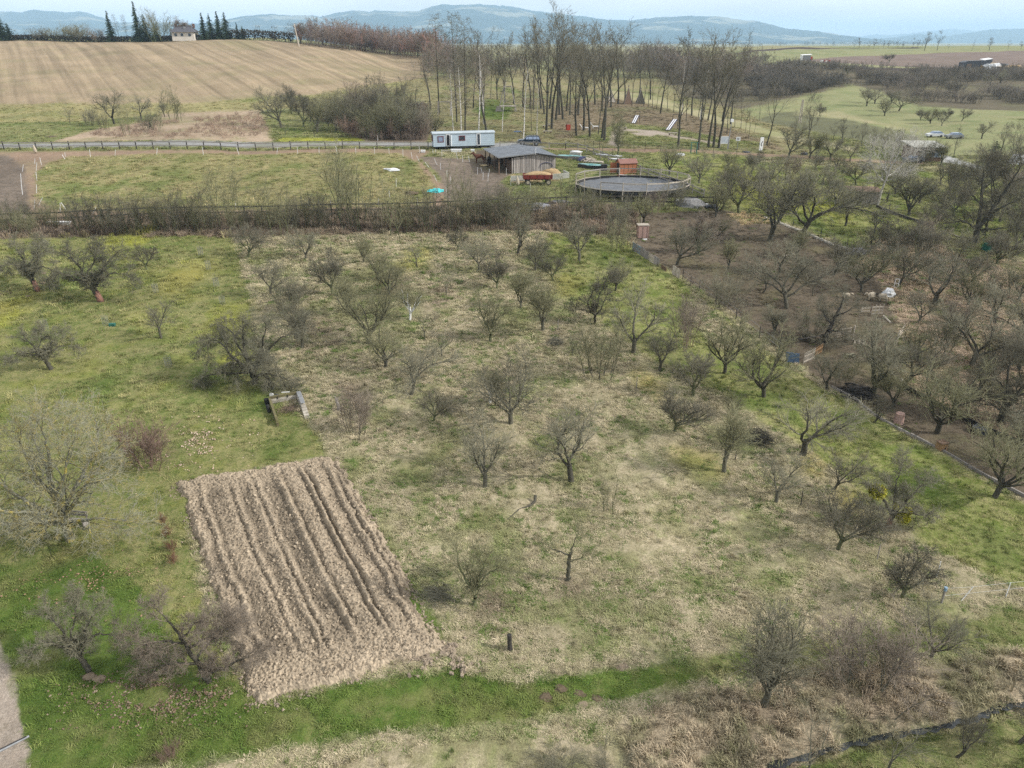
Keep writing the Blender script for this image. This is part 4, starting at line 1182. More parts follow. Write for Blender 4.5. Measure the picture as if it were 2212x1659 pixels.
hero('BIRCHH', 10.5, [
    [(0, 0, -.3, .22), (.15, 0, 2.2, .19), (.55, 0, 4.6, .15), (.9, 0, 6.6, .12), (1.6, 0, 8.6, .08), (2.3, 0, 10.2, .03)],
    [(.5, 0, 4.2, .10), (-.6, .1, 5.0, .08), (-1.9, .2, 6.4, .05), (-2.5, .2, 7.2, .03)],
    [(.7, 0, 5.4, .10), (-.4, -.2, 6.6, .08), (-1.3, -.3, 8.0, .06), (-2.2, -.3, 9.0, .03)],
    [(.7, 0, 5.2, .09), (1.9, .3, 6.0, .07), (3.2, .5, 7.4, .04)],
    [(.9, 0, 6.4, .09), (.7, .2, 8.0, .07), (.9, .3, 9.6, .04)],
    [(1.2, 0, 7.6, .07), (2.4, -.2, 8.6, .05), (3.3, -.3, 9.4, .03)],
    [(.6, 0, 4.8, .08), (.8, 1.2, 6.2, .06), (.7, 2.0, 7.6, .03)],
    [(.5, 0, 4.4, .08), (1.6, -.6, 4.9, .06), (2.8, -.9, 5.6, .03)]], 312, dens=.8, mt='birch_limb', mc='birch_limb', rt=.010, wig=.16)
hero('OLD', 4.6, [
    [(0, 0, -.2, .24), (-.15, 0, .7, .20), (-.35, 0, 1.3, .17)],
    [(-.35, 0, 1.25, .14), (-.8, .1, 2.1, .11), (-1.0, .2, 3.0, .08), (-1.5, .3, 3.9, .04)],
    [(-.3, 0, 1.2, .12), (.3, .1, 2.0, .09), (.6, .2, 2.9, .07), (1.2, .3, 3.6, .03)],
    [(-.5, 0, 1.6, .10), (-1.5, -.2, 2.3, .08), (-2.3, -.2, 2.7, .05), (-2.9, -.2, 2.4, .03)],
    [(.3, .1, 2.0, .08), (1.3, 0, 2.5, .06), (2.2, 0, 2.4, .03)],
    [(-.8, .1, 2.1, .08), (-.4, .9, 3.0, .06), (-.1, 1.4, 3.8, .03)]], 311, dens=1.0, mt='bark_dark', mc='twig_grey', drp=.03, wig=.22)
LAND = []           # named things that the tree labels refer to
def landmark(name, px, py): LAND.append((name, at(px, py)))
for n_, x_, y_ in [('compost bay', 618, 885), ('ploughed plot', 640, 1230), ('charred stump', 1105, 1385), ('sprawling apple tree', 552, 828), ('lichened ash', 152, 1160), ('small brush pile', 1201, 737),
                   ('large brush pile', 1633, 945), ('fallen branch', 1125, 1098), ('two sheep', 1893, 650), ('pallet fence', 1400, 555), ('beige crate', 1387, 505), ('round pen', 1363, 410),
                   ('red trailer', 1160, 390), ('orange shed', 1352, 372), ('white birch', 1895, 445), ('small hut', 1872, 430), ('log heap', 1857, 848), ('orange box', 2032, 968),
                   ('insulated corner post', 2032, 1300), ('brook', 2009, 1575), ('blue panel', 1715, 775), ('green trampoline box', 2140, 535), ('long low cabin', 1998, 345), ('metal pole', 30, 1605),
                   ('aqua bundle', 940, 414), ('hay net', 78, 330), ('caravan', 995, 318), ('car', 1143, 310), ('stone edging', 1735, 500), ('red bin', 1227, 282), ('mistletoe tree', 1918, 1139), ('leaning snag', 731, 880)]:
    landmark(n_, x_, y_)
TREES = []
def T(key, px, py, top, adj='', noun='bare fruit tree', name='fruit_tree', cat='tree', label=None, group='bare trees of the orchards', **k):
    rz = k.pop('rz', rnd.uniform(0, 6.28))
    if key[0] in 'FGUTS' and top is not None: top -= (py - top) * .10
    if key[0] in 'FGU' and len(key) == 2: k['wx'] = k.get('wx', 1.0) * 1.18
    if key in ('BIGAPPLE', 'ASH', 'HORIZ', 'MISTLE', 'BIRCHH', 'POLLARD', 'BARELIMB', 'VEE', 'CURVE', 'BIGFORK', 'BROKEN', 'WL', 'WR', 'WR2', 'BW'): rz = k.pop('rz0', 0)
    k.pop('rz0', None)
    o, p, H = place_tree(key, px, py, top, label or 'x', cat, name, rz, group, **k)
    if not label: TREES.append((o, p, adj, noun))
    return o, p, H
RB = ['paint_red']; WB = ['paint_white']

# ---- near and middle orchard
T('OLD', 82, 628, 508, 'leaning red-footed', rz=-.3)
T('OLD', 219, 652, 518, 'red-footed spreading', rz=.1, wx=1.1)
for o_ in [x[0] for x in TREES]:
    mb = MB(); mb.tube([(0, 0, -.05), (-.12, 0, .55), (-.24, 0, 1.0)], [.262, .228, .205], 9); mb.build('painted_trunk_band', 'paint_red', o_, True)
T('F1', 317, 583, 526, 'small')
T('F3', 348, 731, 650, 'small rounded', wx=.95)
T('OLD', 111, 797, 700, 'low spreading', rz=.5, wx=1.05)
T('BIGAPPLE', 552, 828, None, label='largest old apple tree with drooping crown, standing behind the compost bay', group=None, H=5.9)
T('F4', 536, 556, 490, 'dark'); T('F0', 661, 560, 498, 'rounded'); T('F6', 586, 636, 560, 'open-crowned', wx=1.1)
T('S1', 616, 678, 596, 'many-stemmed', noun='bare shrubby tree', wx=1.15); T('U0', 652, 751, 664, 'upright', wx=1.15)
T('F7', 718, 638, 548, 'narrow', wx=.85); T('U1', 750, 678, 596, 'narrow', wx=.85)
T('ASH', 152, 1166, None, label='large ash tree with yellow lichened branches over the left lawn', group=None, H=9.3)
T('RR', 323, 1007, 905, 'reddish tangled', noun='bare shrub', name='bare_shrub', cat='shrub', wx=1.2)
T('S2', 769, 938, 843, 'thin-stemmed', noun='bare shrubby tree')
for a in [('F2', 784, 568, 512), ('F5', 814, 604, 540), ('F8', 839, 639, 566), ('WL', 904, 579, 528), ('F1', 990, 542, 490), ('F0', 1034, 585, 512), ('G3', 1117, 551, 462), ('U2', 1157, 585, 512), ('F4', 1196, 608, 554),
          ('F7', 1074, 624, 558), ('T0', 964, 638, 576), ('U3', 1126, 667, 588), ('U1', 1172, 714, 606), ('F6', 1250, 565, 476), ('F2', 1329, 627, 560), ('F3', 1368, 763, 630),
          ('F5', 795, 744, 620), ('F8', 832, 791, 700), ('T1', 918, 733, 670), ('T0', 956, 771, 690), ('G2', 886, 855, 756), ('F4', 935, 910, 850), ('F0', 1101, 916, 786), ('T1', 1236, 768, 720),
          ('U2', 1422, 802, 712), ('F7', 1457, 932, 848), ('F6', 1046, 1055, 930), ('G3', 1237, 1041, 900), ('F1', 1498, 855, 758), ('F2', 1564, 806, 686), ('U3', 1567, 1019, 890), ('F5', 1583, 898, 850),
          ('F8', 1652, 857, 730), ('F3', 1676, 1085, 985), ('WR', 1794, 1059, 964), ('F4', 1806, 1187, 1078), ('F1', 1948, 1289, 1184), ('F0', 2011, 1420, 1326), ('U0', 1648, 1522, 1355)]:
    adj = {'F': 'rounded', 'G': 'gnarled', 'U': 'upright', 'T': 'thin', 'W': 'leaning', 'S': 'bushy'}[a[0][0]]
    T(*a, adj, wx=rnd.uniform(.95, 1.15) if a[0][0] != 'U' else 1.0)
T('F2', 885, 692, 614, 'white-trunked', mats=WB, wx=.9); T('U1', 1058, 870, 794, 'white-trunked', mats=WB, wx=.9)
T('VEE', 1060, 737, 606, 'forked'); T('CURVE', 1284, 700, 576, 'curved-limbed'); T('VEE', 1027, 1308, None, 'tall forked', H=4.9)
T('BARELIMB', 1227, 1254, None, 'sparse thick-trunked', H=3.9)
T('S3', 1295, 813, 690, 'wide brushy', noun='bare shrubby tree', wx=1.15); T('RV', 1486, 751, 630, 'pinkish many-stemmed', noun='bare shrub', name='bare_shrub', cat='shrub')
T('S0', 1333, 541, 478, 'many-stemmed', noun='bare shrubby tree'); T('P1', 1317, 1113, 1008, 'slim', noun='bare shrub', name='bare_shrub', cat='shrub')
T('G0', 1731, 983, 850, 'widest spreading', wx=1.25)
T('HORIZ', 448, 1473, None, label='dark fruit tree with long limb reaching over the ploughed plot', group=None, H=5.0)
T('OLD', 193, 1449, 1285, rz=.2, wx=.72, label='gnarled fruit tree beside the dirt path at lower left', group=None)
T('S2', 1879, 1496, 1372, label='wide tangled bare shrub in tall dry grass above the brook', name='bare_shrub', cat='shrub', group=None, wx=1.8)
T('WR2', 2054, 1637, None, 'strongly leaning', H=2.4); T('WR', 2191, 1604, None, 'dark leaning', H=3.8); T('T0', 1916, 1668, None, 'grey', H=3.0); T('T1', 1745, 1672, None, 'thin', H=3.1)
T('S1', 1222, 1675, None, 'cut-off', noun='bare shrub', name='bare_shrub', cat='shrub', H=1.5, wx=1.8); T('S4', 1318, 1672, None, 'cut-off greyish', noun='bare shrub', name='bare_shrub', cat='shrub', H=1.5, wx=1.6)
T('RR', 372, 1640, None, 'thin dry', noun='bare shrub', name='bare_shrub', cat='shrub', H=1.1, wx=.8)
# rust coloured row of dry plants
for i, (x, y) in enumerate([(352, 1130), (362, 1158), (370, 1188), (376, 1215)]):
    T('RR', x, y, None, 'rusty dry', noun='plant clump', name='dry_plant', cat='plant', H=.75, wx=.9, mats=['twig_rust', 'twig_rust'], group='rusty plants beside the ploughed plot')
# mistletoe tree
MT, MP, MH = T('MISTLE', 1918, 1139, None, label='old fruit tree with red trunk and yellow-green mistletoe balls', group=None, H=4.4, mats=['bark_dark'])
def mist(parent, c, r, seed):
    rr_ = random.Random(seed); V = []; F = []
    for _ in range(760):
        a, b = rr_.uniform(0, 6.28), math.acos(rr_.uniform(-1, 1))
        q = r * rr_.uniform(.6, 1.05)
        x, y, z = c[0] + q * math.sin(b) * math.cos(a), c[1] + q * math.sin(b) * math.sin(a), c[2] + q * math.cos(b) * .9
        s = .085
        o = len(V)
        for k in range(4): V.append((x + rr_.uniform(-s, s), y + rr_.uniform(-s, s), z + rr_.uniform(-s, s)))
        F.append((o, o + 1, o + 2, o + 3))
    me = np_mesh('mistletoe', np.array(V), np.array(F)); me.materials.append(M('mistletoe'))
    o = bpy.data.objects.new('mistletoe', me); COL.objects.link(o); o.parent = parent
mist(MT, (.75, -.35, 1.2), .50, 1); mist(MT, (.98, -.35, 1.75), .30, 2); mist(MT, (-1.5, -.1, 3.3), .64, 3); mist(MT, (.1, -.1, 2.0), .2, 4)
mb = MB(); mb.tube([(0, 0, -.05), (.02, 0, .55), (.07, 0, .95)], [.225, .19, .175], 9); mb.build('painted_trunk_band', 'paint_red', MT, True)

# ---- sheep pen and right side
for a in [('F6', 1462, 572, 480, 'white-footed'), ('F3', 1684, 587, 512, 'dark'), ('WR', 1793, 594, 496, 'leaning'), ('G2', 1703, 667, 556, 'gnarled'), ('WR2', 1642, 632, 575, 'thin leaning'), ('T1', 1755, 640, 575, 'thin'),
          ('F8', 1862, 632, 540, 'dense'), ('U0', 1671, 723, 665, 'small'), ('G3', 1786, 841, 764, 'low'), ('U3', 1574, 582, 520, 'thin'), ('WR', 1871, 548, 480, 'leaning'),
          ('G0', 2019, 660, 545, 'mistletoe-topped'), ('F1', 1975, 568, 476, 'dense'), ('WR', 1935, 615, 515, 'red-trunked leaning'), ('F4', 1920, 546, 480, 'rounded'), ('F7', 2152, 572, 500, 'rounded'), ('WR2', 2121, 650, 580, 'thin leaning'),
          ('G1', 2098, 789, 660, 'spreading'), ('WR', 1947, 830, 719, 'strongly leaning'), ('U2', 1890, 855, 700, 'upright'), ('F5', 2022, 935, 795, 'rounded'), ('WR2', 1878, 914, 850, 'low leaning'),
          ('F2', 2147, 1075, 939, 'grey'), ('T0', 2039, 976, 940, 'tiny'), ('S4', 1560, 660, 580, 'brushy'), ('S1', 1820, 590, 530, 'brushy'), ('U1', 1720, 560, 500, 'thin'), ('F0', 2010, 615, 560, 'small'), ('S3', 2190, 640, 560, 'brushy'),
          ('G2', 2205, 740, 650, 'spreading'), ('S2', 2060, 700, 640, 'brushy'), ('U0', 2195, 1010, 900, 'upright'), ('F8', 2230, 840, 720, 'dark'), ('S0', 1820, 830, 770, 'brushy'), ('T1', 1600, 700, 640, 'thin'), ('S4', 1750, 720, 660, 'brushy'), ('U1', 1930, 880, 800, 'thin')]:
    T(*a, wx=rnd.uniform(1.0, 1.25))
T('POLLARD', 1508, 549, None, label='pollarded tree with mossy green trunk in the dirt pen', group=None, H=5.4)
T('BROKEN', 1782, 738, None, label='black broken tree with a limb fallen to the ground', group=None, H=5.2)
T('BIGFORK', 2159, 912, 720, label='big dark twisted tree in the dry slope at right edge', group=None)
T('BIGFORK', 2104, 523, 300, label='tall dark two-forked tree above the dry slope', group=None)
T('BIRCHH', 1895, 446, None, H=10.5, label='white-barked birch with bare white crown beside the small hut', name='birch_tree', group=None)
for a in [('F0', 1509, 396, 334), ('U1', 1576, 424, 351), ('F4', 1597, 460, 368), ('F2', 1571, 363, 327), ('F7', 1623, 375, 330), ('F5', 1447, 377, 314), ('T0', 1522, 350, 312), ('U2', 1659, 520, 372), ('G2', 1725, 513, 378), ('T1', 1593, 493, 470),
          ('F6', 1807, 441, 384), ('U3', 1824, 490, 414), ('F3', 1888, 504, 448), ('U0', 1963, 466, 380), ('F8', 1953, 386, 346), ('F1', 1760, 367, 328), ('F2', 1805, 367, 328), ('F6', 1703, 342, 266), ('U1', 1748, 342, 285), ('F0', 1793, 344, 295),
          ('F3', 1836, 348, 304), ('S1', 1993, 352, 298), ('U3', 2032, 358, 310), ('G3', 2010, 500, 430), ('F7', 2060, 470, 400), ('S2', 2000, 540, 470), ('U2', 2160, 480, 400), ('G0', 2200, 500, 420), ('F4', 1850, 400, 350), ('WR', 1700, 430, 370),
          ('U0', 1640, 430, 370), ('F8', 1545, 470, 400), ('F5', 1390, 480, 420), ('U3', 2050, 420, 350), ('G1', 2190, 420, 350), ('S3', 1950, 600, 540), ('F1', 2100, 610, 545), ('S4', 2165, 560, 500), ('U1', 1688, 470, 415), ('F6', 1780, 400, 350)]:
    adj = {'F': 'rounded', 'G': 'gnarled', 'U': 'upright', 'T': 'thin', 'W': 'leaning', 'S': 'bushy'}[a[0][0]]
    T(*a, adj, wx=rnd.uniform(.95, 1.2))
for i, a in enumerate([('K0', 1819, 309, 252), ('K1', 1800, 305, 258), ('K2', 1861, 316, 262), ('K1', 1843, 312, 268), ('K0', 1905, 330, 270), ('K2', 1885, 322, 275), ('K1', 2142, 470, 300), ('K0', 2200, 400, 290), ('K2', 2190, 350, 260), ('K1', 2060, 340, 270), ('K2', 2160, 330, 262), ('K0', 1940, 335, 275)]):
    T(*a, 'dense dark', noun='bare tree', name='bare_tree', wx=1.2, group='dense dark trees on the far right')
T('C1', 2135, 380, 306, label='dark green spruce among bare trees on the right', name='spruce_tree', group=None, wx=1.3)
T('K1', 2012, 356, 300, label='thick leaning trunk beside the cabin drive', name='bare_tree', group=None)

for i, (x, y, h) in enumerate([(1660, 400, 60), (1700, 385, 55), (1745, 420, 60), (1790, 415, 55), (1840, 460, 60), (1905, 395, 50), (1935, 420, 55), (1985, 440, 60), (2030, 400, 55), (2075, 430, 70), (2120, 420, 80), (2165, 440, 80), (2205, 470, 80), (2130, 500, 70), (2190, 540, 75), (2060, 560, 70), (2090, 660, 80), (2150, 700, 85), (1985, 700, 75), (2040, 760, 80), (2200, 800, 95),
      (2150, 800, 85), (1980, 780, 80), (2060, 890, 85), (2110, 850, 85), (2180, 930, 95), (1550, 520, 50), (1900, 590, 60), (2200, 650, 80), (1930, 560, 60)]):
    kk = ['F0', 'S2', 'F5', 'G1', 'U2', 'S4', 'F8', 'G3', 'F3', 'S1'][i % 10]
    T(kk, x, y, y - h, {'F': 'rounded', 'G': 'gnarled', 'U': 'upright', 'S': 'bushy'}[kk[0]], wx=rnd.uniform(1.0, 1.25))
# ---- hedge row behind the orchard
hedge = [('H0', 42, 488, 425), ('H1', 87, 484, 432), ('H2', 20, 505, 440), ('H0', 180, 504, 414), ('H2', 130, 495, 430), ('H1', 226, 499, 420), ('H0', 288, 501, 408), ('H1', 323, 503, 425), ('H2', 355, 503, 425), ('H0', 382, 504, 414), ('H1', 403, 499, 406), ('H2', 437, 500, 428),
         ('H1', 460, 500, 440), ('H0', 649, 490, 408), ('H2', 677, 489, 418), ('H1', 705, 495, 418), ('P0', 491, 490, 355), ('P1', 562, 485, 376), ('P1', 609, 505, 372), ('P0', 741, 472, 314), ('P1', 780, 492, 320), ('P1', 858, 515, 366), ('H1', 921, 500, 405), ('P1', 1000, 470, 338),
         ('H2', 1022, 492, 400), ('H0', 1052, 492, 398), ('H1', 1085, 492, 402), ('H2', 1110, 488, 405), ('S3', 1152, 468, 400), ('P1', 1234, 480, 356), ('H0', 1258, 478, 400), ('H2', 1284, 472, 408), ('S1', 1327, 505, 440), ('H1', 1345, 478, 420), ('RV', 1410, 462, 410), ('S4', 1452, 450, 395), ('H0', 975, 500, 425),
         ('H2', 885, 498, 425), ('H1', 820, 497, 430), ('H0', 545, 500, 440), ('H2', 585, 500, 435), ('H1', 630, 502, 440), ('S2', 1200, 490, 440), ('H0', 760, 497, 435), ('H2', 515, 502, 445), ('S4', 255, 505, 455), ('S3', 65, 508, 460)]
hedge.sort(key=lambda a: a[1])
def ordn(i):
    W1 = ['first', 'second', 'third', 'fourth', 'fifth', 'sixth', 'seventh', 'eighth', 'ninth', 'tenth', 'eleventh', 'twelfth', 'thirteenth', 'fourteenth', 'fifteenth', 'sixteenth', 'seventeenth', 'eighteenth', 'nineteenth']
    if i < 19: return W1[i]
    tens = {2: ('twenty', 'twentieth'), 3: ('thirty', 'thirtieth'), 4: ('forty', 'fortieth'), 5: ('fifty', 'fiftieth'), 6: ('sixty', 'sixtieth'), 7: ('seventy', 'seventieth'), 8: ('eighty', 'eightieth'), 9: ('ninety', 'ninetieth')}
    t, u = divmod(i + 1, 10)
    return tens[t][1] if u == 0 else tens[t][0] + '-' + W1[u - 1]
ci = {'s': 0, 't': 0}
for a in hedge:
    a = (a[0], a[1], a[2], a[3] - (a[2] - a[3]) * .12)
    t = a[0][0] == 'P'
    n = ordn(ci['t' if t else 's']); ci['t' if t else 's'] += 1
    lab = ('tall slender bare tree, %s such tree from left in the hedge row' if t else 'bare brown-green shrub, %s shrub from left in the hedge row') % n
    T(*a, name='slender_tree' if t else 'hedge_shrub', cat='tree' if t else 'shrub', label=lab, group='bare hedge row behind the orchard', wx=rnd.uniform(.9, 1.15))

# ---- trees beyond the road on the left
for i, a in enumerate([('T0', 151, 267, 225), ('S1', 194, 272, 232), ('G3', 247, 268, 199), ('P1', 277, 293, 212), ('G0', 305, 258, 205), ('P1', 339, 286, 216), ('G1', 356, 252, 218), ('P0', 375, 262, 180), ('S3', 225, 280, 240), ('S4', 320, 285, 240)]):
    T(*a, label='bare scrub tree, %s from left in the dry patch below the field' % ordn(i), name='scrub_tree', group='bare scrub below the big field')
for i, a in enumerate([('F6', 608, 276, 193), ('T1', 617, 292, 262), ('F1', 631, 245, 185), ('F4', 654, 275, 210), ('F7', 660, 240, 205), ('T0', 680, 296, 255), ('U1', 686, 286, 220), ('F2', 709, 273, 235), ('F0', 726, 283, 235), ('T1', 739, 296, 262), ('F8', 670, 262, 215)]):
    T(*a, label='bare fruit tree, %s from left in the green plot beyond the road' % ordn(i), group='fruit trees in the green plot')
thk = [('S3', 700, 262, 200), ('S4', 725, 250, 195), ('S0', 750, 268, 200), ('H1', 770, 285, 190), ('S2', 790, 268, 170), ('H2', 808, 300, 210), ('S1', 830, 275, 185), ('S3', 850, 300, 205), ('H0', 862, 262, 175), ('S4', 880, 298, 215), ('S2', 905, 300, 240), ('H1', 835, 255, 165), ('S0', 780, 250, 190), ('RR', 760, 296, 250), ('RR', 845, 300, 250), ('H2', 800, 285, 200), ('H0', 875, 280, 190), ('S3', 740, 280, 215), ('RR', 895, 300, 255), ('H1', 820, 262, 180)]
thk.sort(key=lambda a: a[1])
for i, a in enumerate(thk):
    T(*a, label='dense grey-brown shrub, %s from left in the thicket beyond the road' % ordn(i), name='thicket_shrub', cat='shrub', group='thicket beyond the road', wx=1.25)
T('K0', 816, 291, 152, label='large bare tree rising from the thicket left of the caravan', name='bare_tree', group=None)
T('K1', 870, 240, 160, label='bare tree with arching limbs behind the thicket', name='bare_tree', group=None)
T('N0', 897, 272, 130, label='thin tall tree right of the thicket', name='bare_tree', group=None)
T('F2', 941, 290, 248, label='small dark bare tree directly behind the caravan left end', name='bare_tree', group=None, wx=1.3)

# ---- the grove
grove = [('A0', 930, 236, 69), ('A4', 1022, 233, 100), ('A1', 1045, 267, 55), ('A5', 1051, 285, 60), ('N0', 1004, 285, 120), ('N1', 988, 264, 130), ('A2', 1192, 278, -2), ('A0', 1180, 283, 22), ('N1', 1148, 283, 150), ('A6', 1201, 259, 20), ('A4', 1209, 248, 30), ('A1', 1216, 258, 26), ('A5', 1224, 240, 40),
         ('A3', 1231, 249, 35), ('A6', 1249, 249, 45), ('K2', 1246, 293, 90), ('A2', 1261, 282, 48), ('A0', 1274, 295, 60), ('N0', 1292, 291, 110), ('A1', 1305, 303, 58), ('A4', 1300, 298, 36), ('A5', 1176, 247, 40), ('A6', 1145, 235, 50), ('A3', 1152, 237, 62), ('A1', 1169, 235, 32), ('A4', 1187, 235, 12),
         ('A5', 1130, 232, 55), ('A2', 1110, 225, 65), ('K0', 1092, 222, 80), ('A0', 1320, 232, 45), ('A6', 1335, 225, 40), ('A3', 1350, 220, 50), ('N1', 1365, 228, 75), ('K1', 1465, 318, 58), ('A3', 1508, 324, 60), ('A1', 1530, 318, 62), ('A2', 1541, 318, 58), ('A0', 1552, 320, 58), ('A5', 1656, 313, 170),
         ('N0', 1609, 288, 210), ('N1', 1617, 300, 205), ('N0', 1629, 286, 240), ('A4', 1426, 246, 80), ('N1', 1455, 243, 130), ('N0', 1390, 229, 110), ('N1', 1400, 232, 120), ('N0', 1409, 233, 125), ('N1', 1418, 236, 130), ('N0', 1441, 240, 125), ('A6', 1494, 250, 85), ('N0', 1508, 254, 120), ('N1', 1518, 258, 125),
         ('A5', 1529, 260, 85), ('N0', 1587, 276, 180), ('N1', 1600, 278, 180), ('A0', 1560, 262, 90), ('A2', 1578, 268, 100), ('K2', 1745, 300, 195), ('K1', 1720, 316, 235), ('N0', 1570, 290, 140), ('N1', 1482, 262, 120), ('N0', 1640, 262, 190), ('A4', 1380, 215, 75), ('K0', 1075, 215, 85), ('N1', 1060, 210, 95), ('A1', 1405, 215, 75), ('A3', 1262, 232, 50), ('A5', 1285, 226, 42), ('A6', 1300, 240, 46)]
grove.sort(key=lambda a: a[1])
for i, a in enumerate(grove):
    T(*a, label='tall bare grove tree, %s trunk from left in the grove' % ordn(i), name='grove_tree', group='tall bare trees of the grove')
for i, a in enumerate([('L0', 949, 244, 28), ('L1', 987, 264, 24), ('L2', 1005, 284, 33)]):
    T(*a, label=['leftmost', 'middle', 'rightmost'][i] + ' of three larches with short drooping twigs behind the caravan', name='larch_tree', group='larches behind the caravan')
for i, a in enumerate([('B0', 980, 292, 139), ('B1', 996, 293, 128), ('B1', 1034, 291, 99), ('B2', 1046, 270, 97), ('B0', 1085, 284, 160), ('B2', 1130, 302, 128), ('B1', 1160, 296, 166), ('B1', 1473, 248, 118), ('B0', 1512, 258, 110)]):
    T(*a, label='slender white birch, %s birch from left in the grove' % ordn(i), name='birch_tree', group='white birches of the grove')
T('VEE', 1335, 335, 232, label='bare tree with white painted trunk beside the pale sheets', group=None, rz0=1.2, wx=.9)
# ---- trees along the big field and round the house
fe = [(640, 97, 52), (655, 99, 62), (668, 100, 55), (690, 102, 60), (705, 103, 68), (722, 106, 62), (740, 108, 70), (757, 109, 64), (770, 110, 60), (790, 112, 70), (806, 113, 66), (825, 115, 72), (842, 117, 66), (858, 118, 72), (872, 120, 66), (888, 121, 70), (902, 124, 68), (915, 126, 66), (628, 92, 45), (648, 94, 48), (700, 98, 58), (780, 106, 62), (850, 112, 62)]
fe.sort()
for i, (x, y, t) in enumerate(fe):
    T(['A6', 'K1', 'U2', 'N0'][i % 4], x, y, t, label='bare tree, %s from left along the right edge of the big field' % ordn(i), name='field_edge_tree', group='bare trees along the big field', mats=[None, ['twig_dark', 'twig_red', 'twig_violet'][i % 3]], wx=1.5)
for i, (k, x, y, t, w, n) in enumerate([('C1', 5, 84, 30, 1.2, 'dark green pine at the far left edge'), ('C1', 22, 84, 50, 1.2, 'rounded dark pine right of the leftmost pine'), ('C0', 240, 78, 24, .9, 'narrow spruce standing left of the larches by the house'), ('C0', 300, 78, 4, .8, 'tallest ragged spruce on the skyline left of the house'),
                                      ('C1', 316, 79, 32, 1.0, 'dark conifer against the right of the tallest spruce'), ('C2', 338, 79, 52, 1.0, 'low light green pine beside the tallest spruce'), ('C0', 441, 79, 28, 1.0, 'leftmost conifer right of the house'), ('C1', 457, 80, 30, .8, 'second conifer right of the house'),
                                      ('C0', 474, 80, 25, 1.0, 'tall conifer third right of the house'), ('C1', 490, 80, 27, .9, 'fourth conifer right of the house'), ('C0', 514, 82, 48, .8, 'small conifer right of the conifer group'), ('C2', 525, 82, 56, .8, 'smallest yellowish conifer beside the dark hedge')]):
    T(k, x, y, t, label=n, name='conifer_tree', group='conifers by the house', wx=w)
for i, (k, x, y, t) in enumerate([('K1', 60, 82, 60), ('S1', 80, 82, 58), ('K1', 102, 82, 58), ('S3', 160, 80, 50), ('S1', 180, 80, 54), ('S2', 215, 80, 60), ('L0', 257, 78, 30), ('L1', 273, 78, 31), ('H2', 345, 78, 14), ('POLLARD', 389, 79, 36), ('POLLARD', 402, 80, 42), ('K0', 560, 90, 52), ('K2', 592, 92, 54), ('K1', 36, 82, 62), ('S0', 125, 82, 60), ('K0', 372, 78, 60)]):
    T(k, x, y, t, label='leafless skyline tree, %s from left along the hedge by the house' % ordn(i), name='skyline_tree', group='leafless trees near the house', wx=1.1 if k[0] != 'S' else 1.8)
# ---- far right trees
fr = [(1996, 110, 66, 'K0'), (2024, 109, 62, 'K1'), (2099, 110, 84, 'N0'), (2137, 109, 80, 'K2'), (2177, 107, 86, 'K1'), (2205, 107, 88, 'K0'), (2048, 107, 94, 'K1'), (1922, 135, 117, 'F4'), (1670, 140, 108, 'K1'), (1654, 137, 115, 'F6'), (1637, 138, 120, 'F0'),
      (1988, 260, 238, 'F4'), (2010, 267, 234, 'F8'), (2027, 260, 238, 'U1'), (2034, 272, 245, 'F3'), (2048, 257, 236, 'F7'), (2075, 262, 232, 'WR'), (1890, 224, 186, 'G0'), (1872, 229, 190, 'U2'), (1925, 224, 196, 'U0'), (1940, 240, 200, 'G2'), (1958, 222, 190, 'T1'), (2140, 185, 160, 'F6'), (2160, 180, 150, 'G1'), (1830, 162, 140, 'F4'), (1893, 165, 142, 'T1'), (1910, 250, 215, 'F5'), (2120, 300, 262, 'F3'), (1770, 250, 225, 'F1')]
for i, (x, y, t, k) in enumerate(sorted(fr)):
    T(k, x, y, t, label='lone far tree, %s from left across the far right fields' % ordn(i), name='far_tree', group='single trees in the far right fields', wx=1.2)
wc = [(1845 + i * 10.5, 105, 104 - 20 - 4 * math.sin(i * 1.7)) for i in range(15)]
for i, (x, y, t) in enumerate(wc):
    T(['K1', 'K0', 'N1'][i % 3], x, y, t, label='copse tree, %s from left of the copse on the far right ridge' % ordn(i), name='copse_tree', group='copse on the far right ridge', wx=1.2)

# ---- labels of the orchard trees: nearest named thing, side and rank
def label_trees():
    bins = {}
    for o, p, adj, noun in TREES:
        best = min(LAND, key=lambda l: (l[1] - p).length)
        d = p - best[1]
        side = ('right of' if d.x > 0 else 'left of') if abs(d.x) > abs(d.y) * .8 else ('behind' if d.y > 0 else 'in front of')
        bins.setdefault((best[0], side), []).append((d.length, o, adj, noun))
    for (lm, side), L_ in bins.items():
        L_.sort(key=lambda t: t[0])
        for i, (_, o, adj, noun) in enumerate(L_):
            rank = 'nearest' if i == 0 else ordn(i) + ' nearest'
            w = (adj + ' ' + noun).split()
            o['label'] = '%s, %s plant %s the %s' % (' '.join(w), rank, side, lm)
label_trees()
# ---------------------------------------------------------------- things in the yard and the fields
def grounded(px, py, lift=0): return at(px, py, lift)

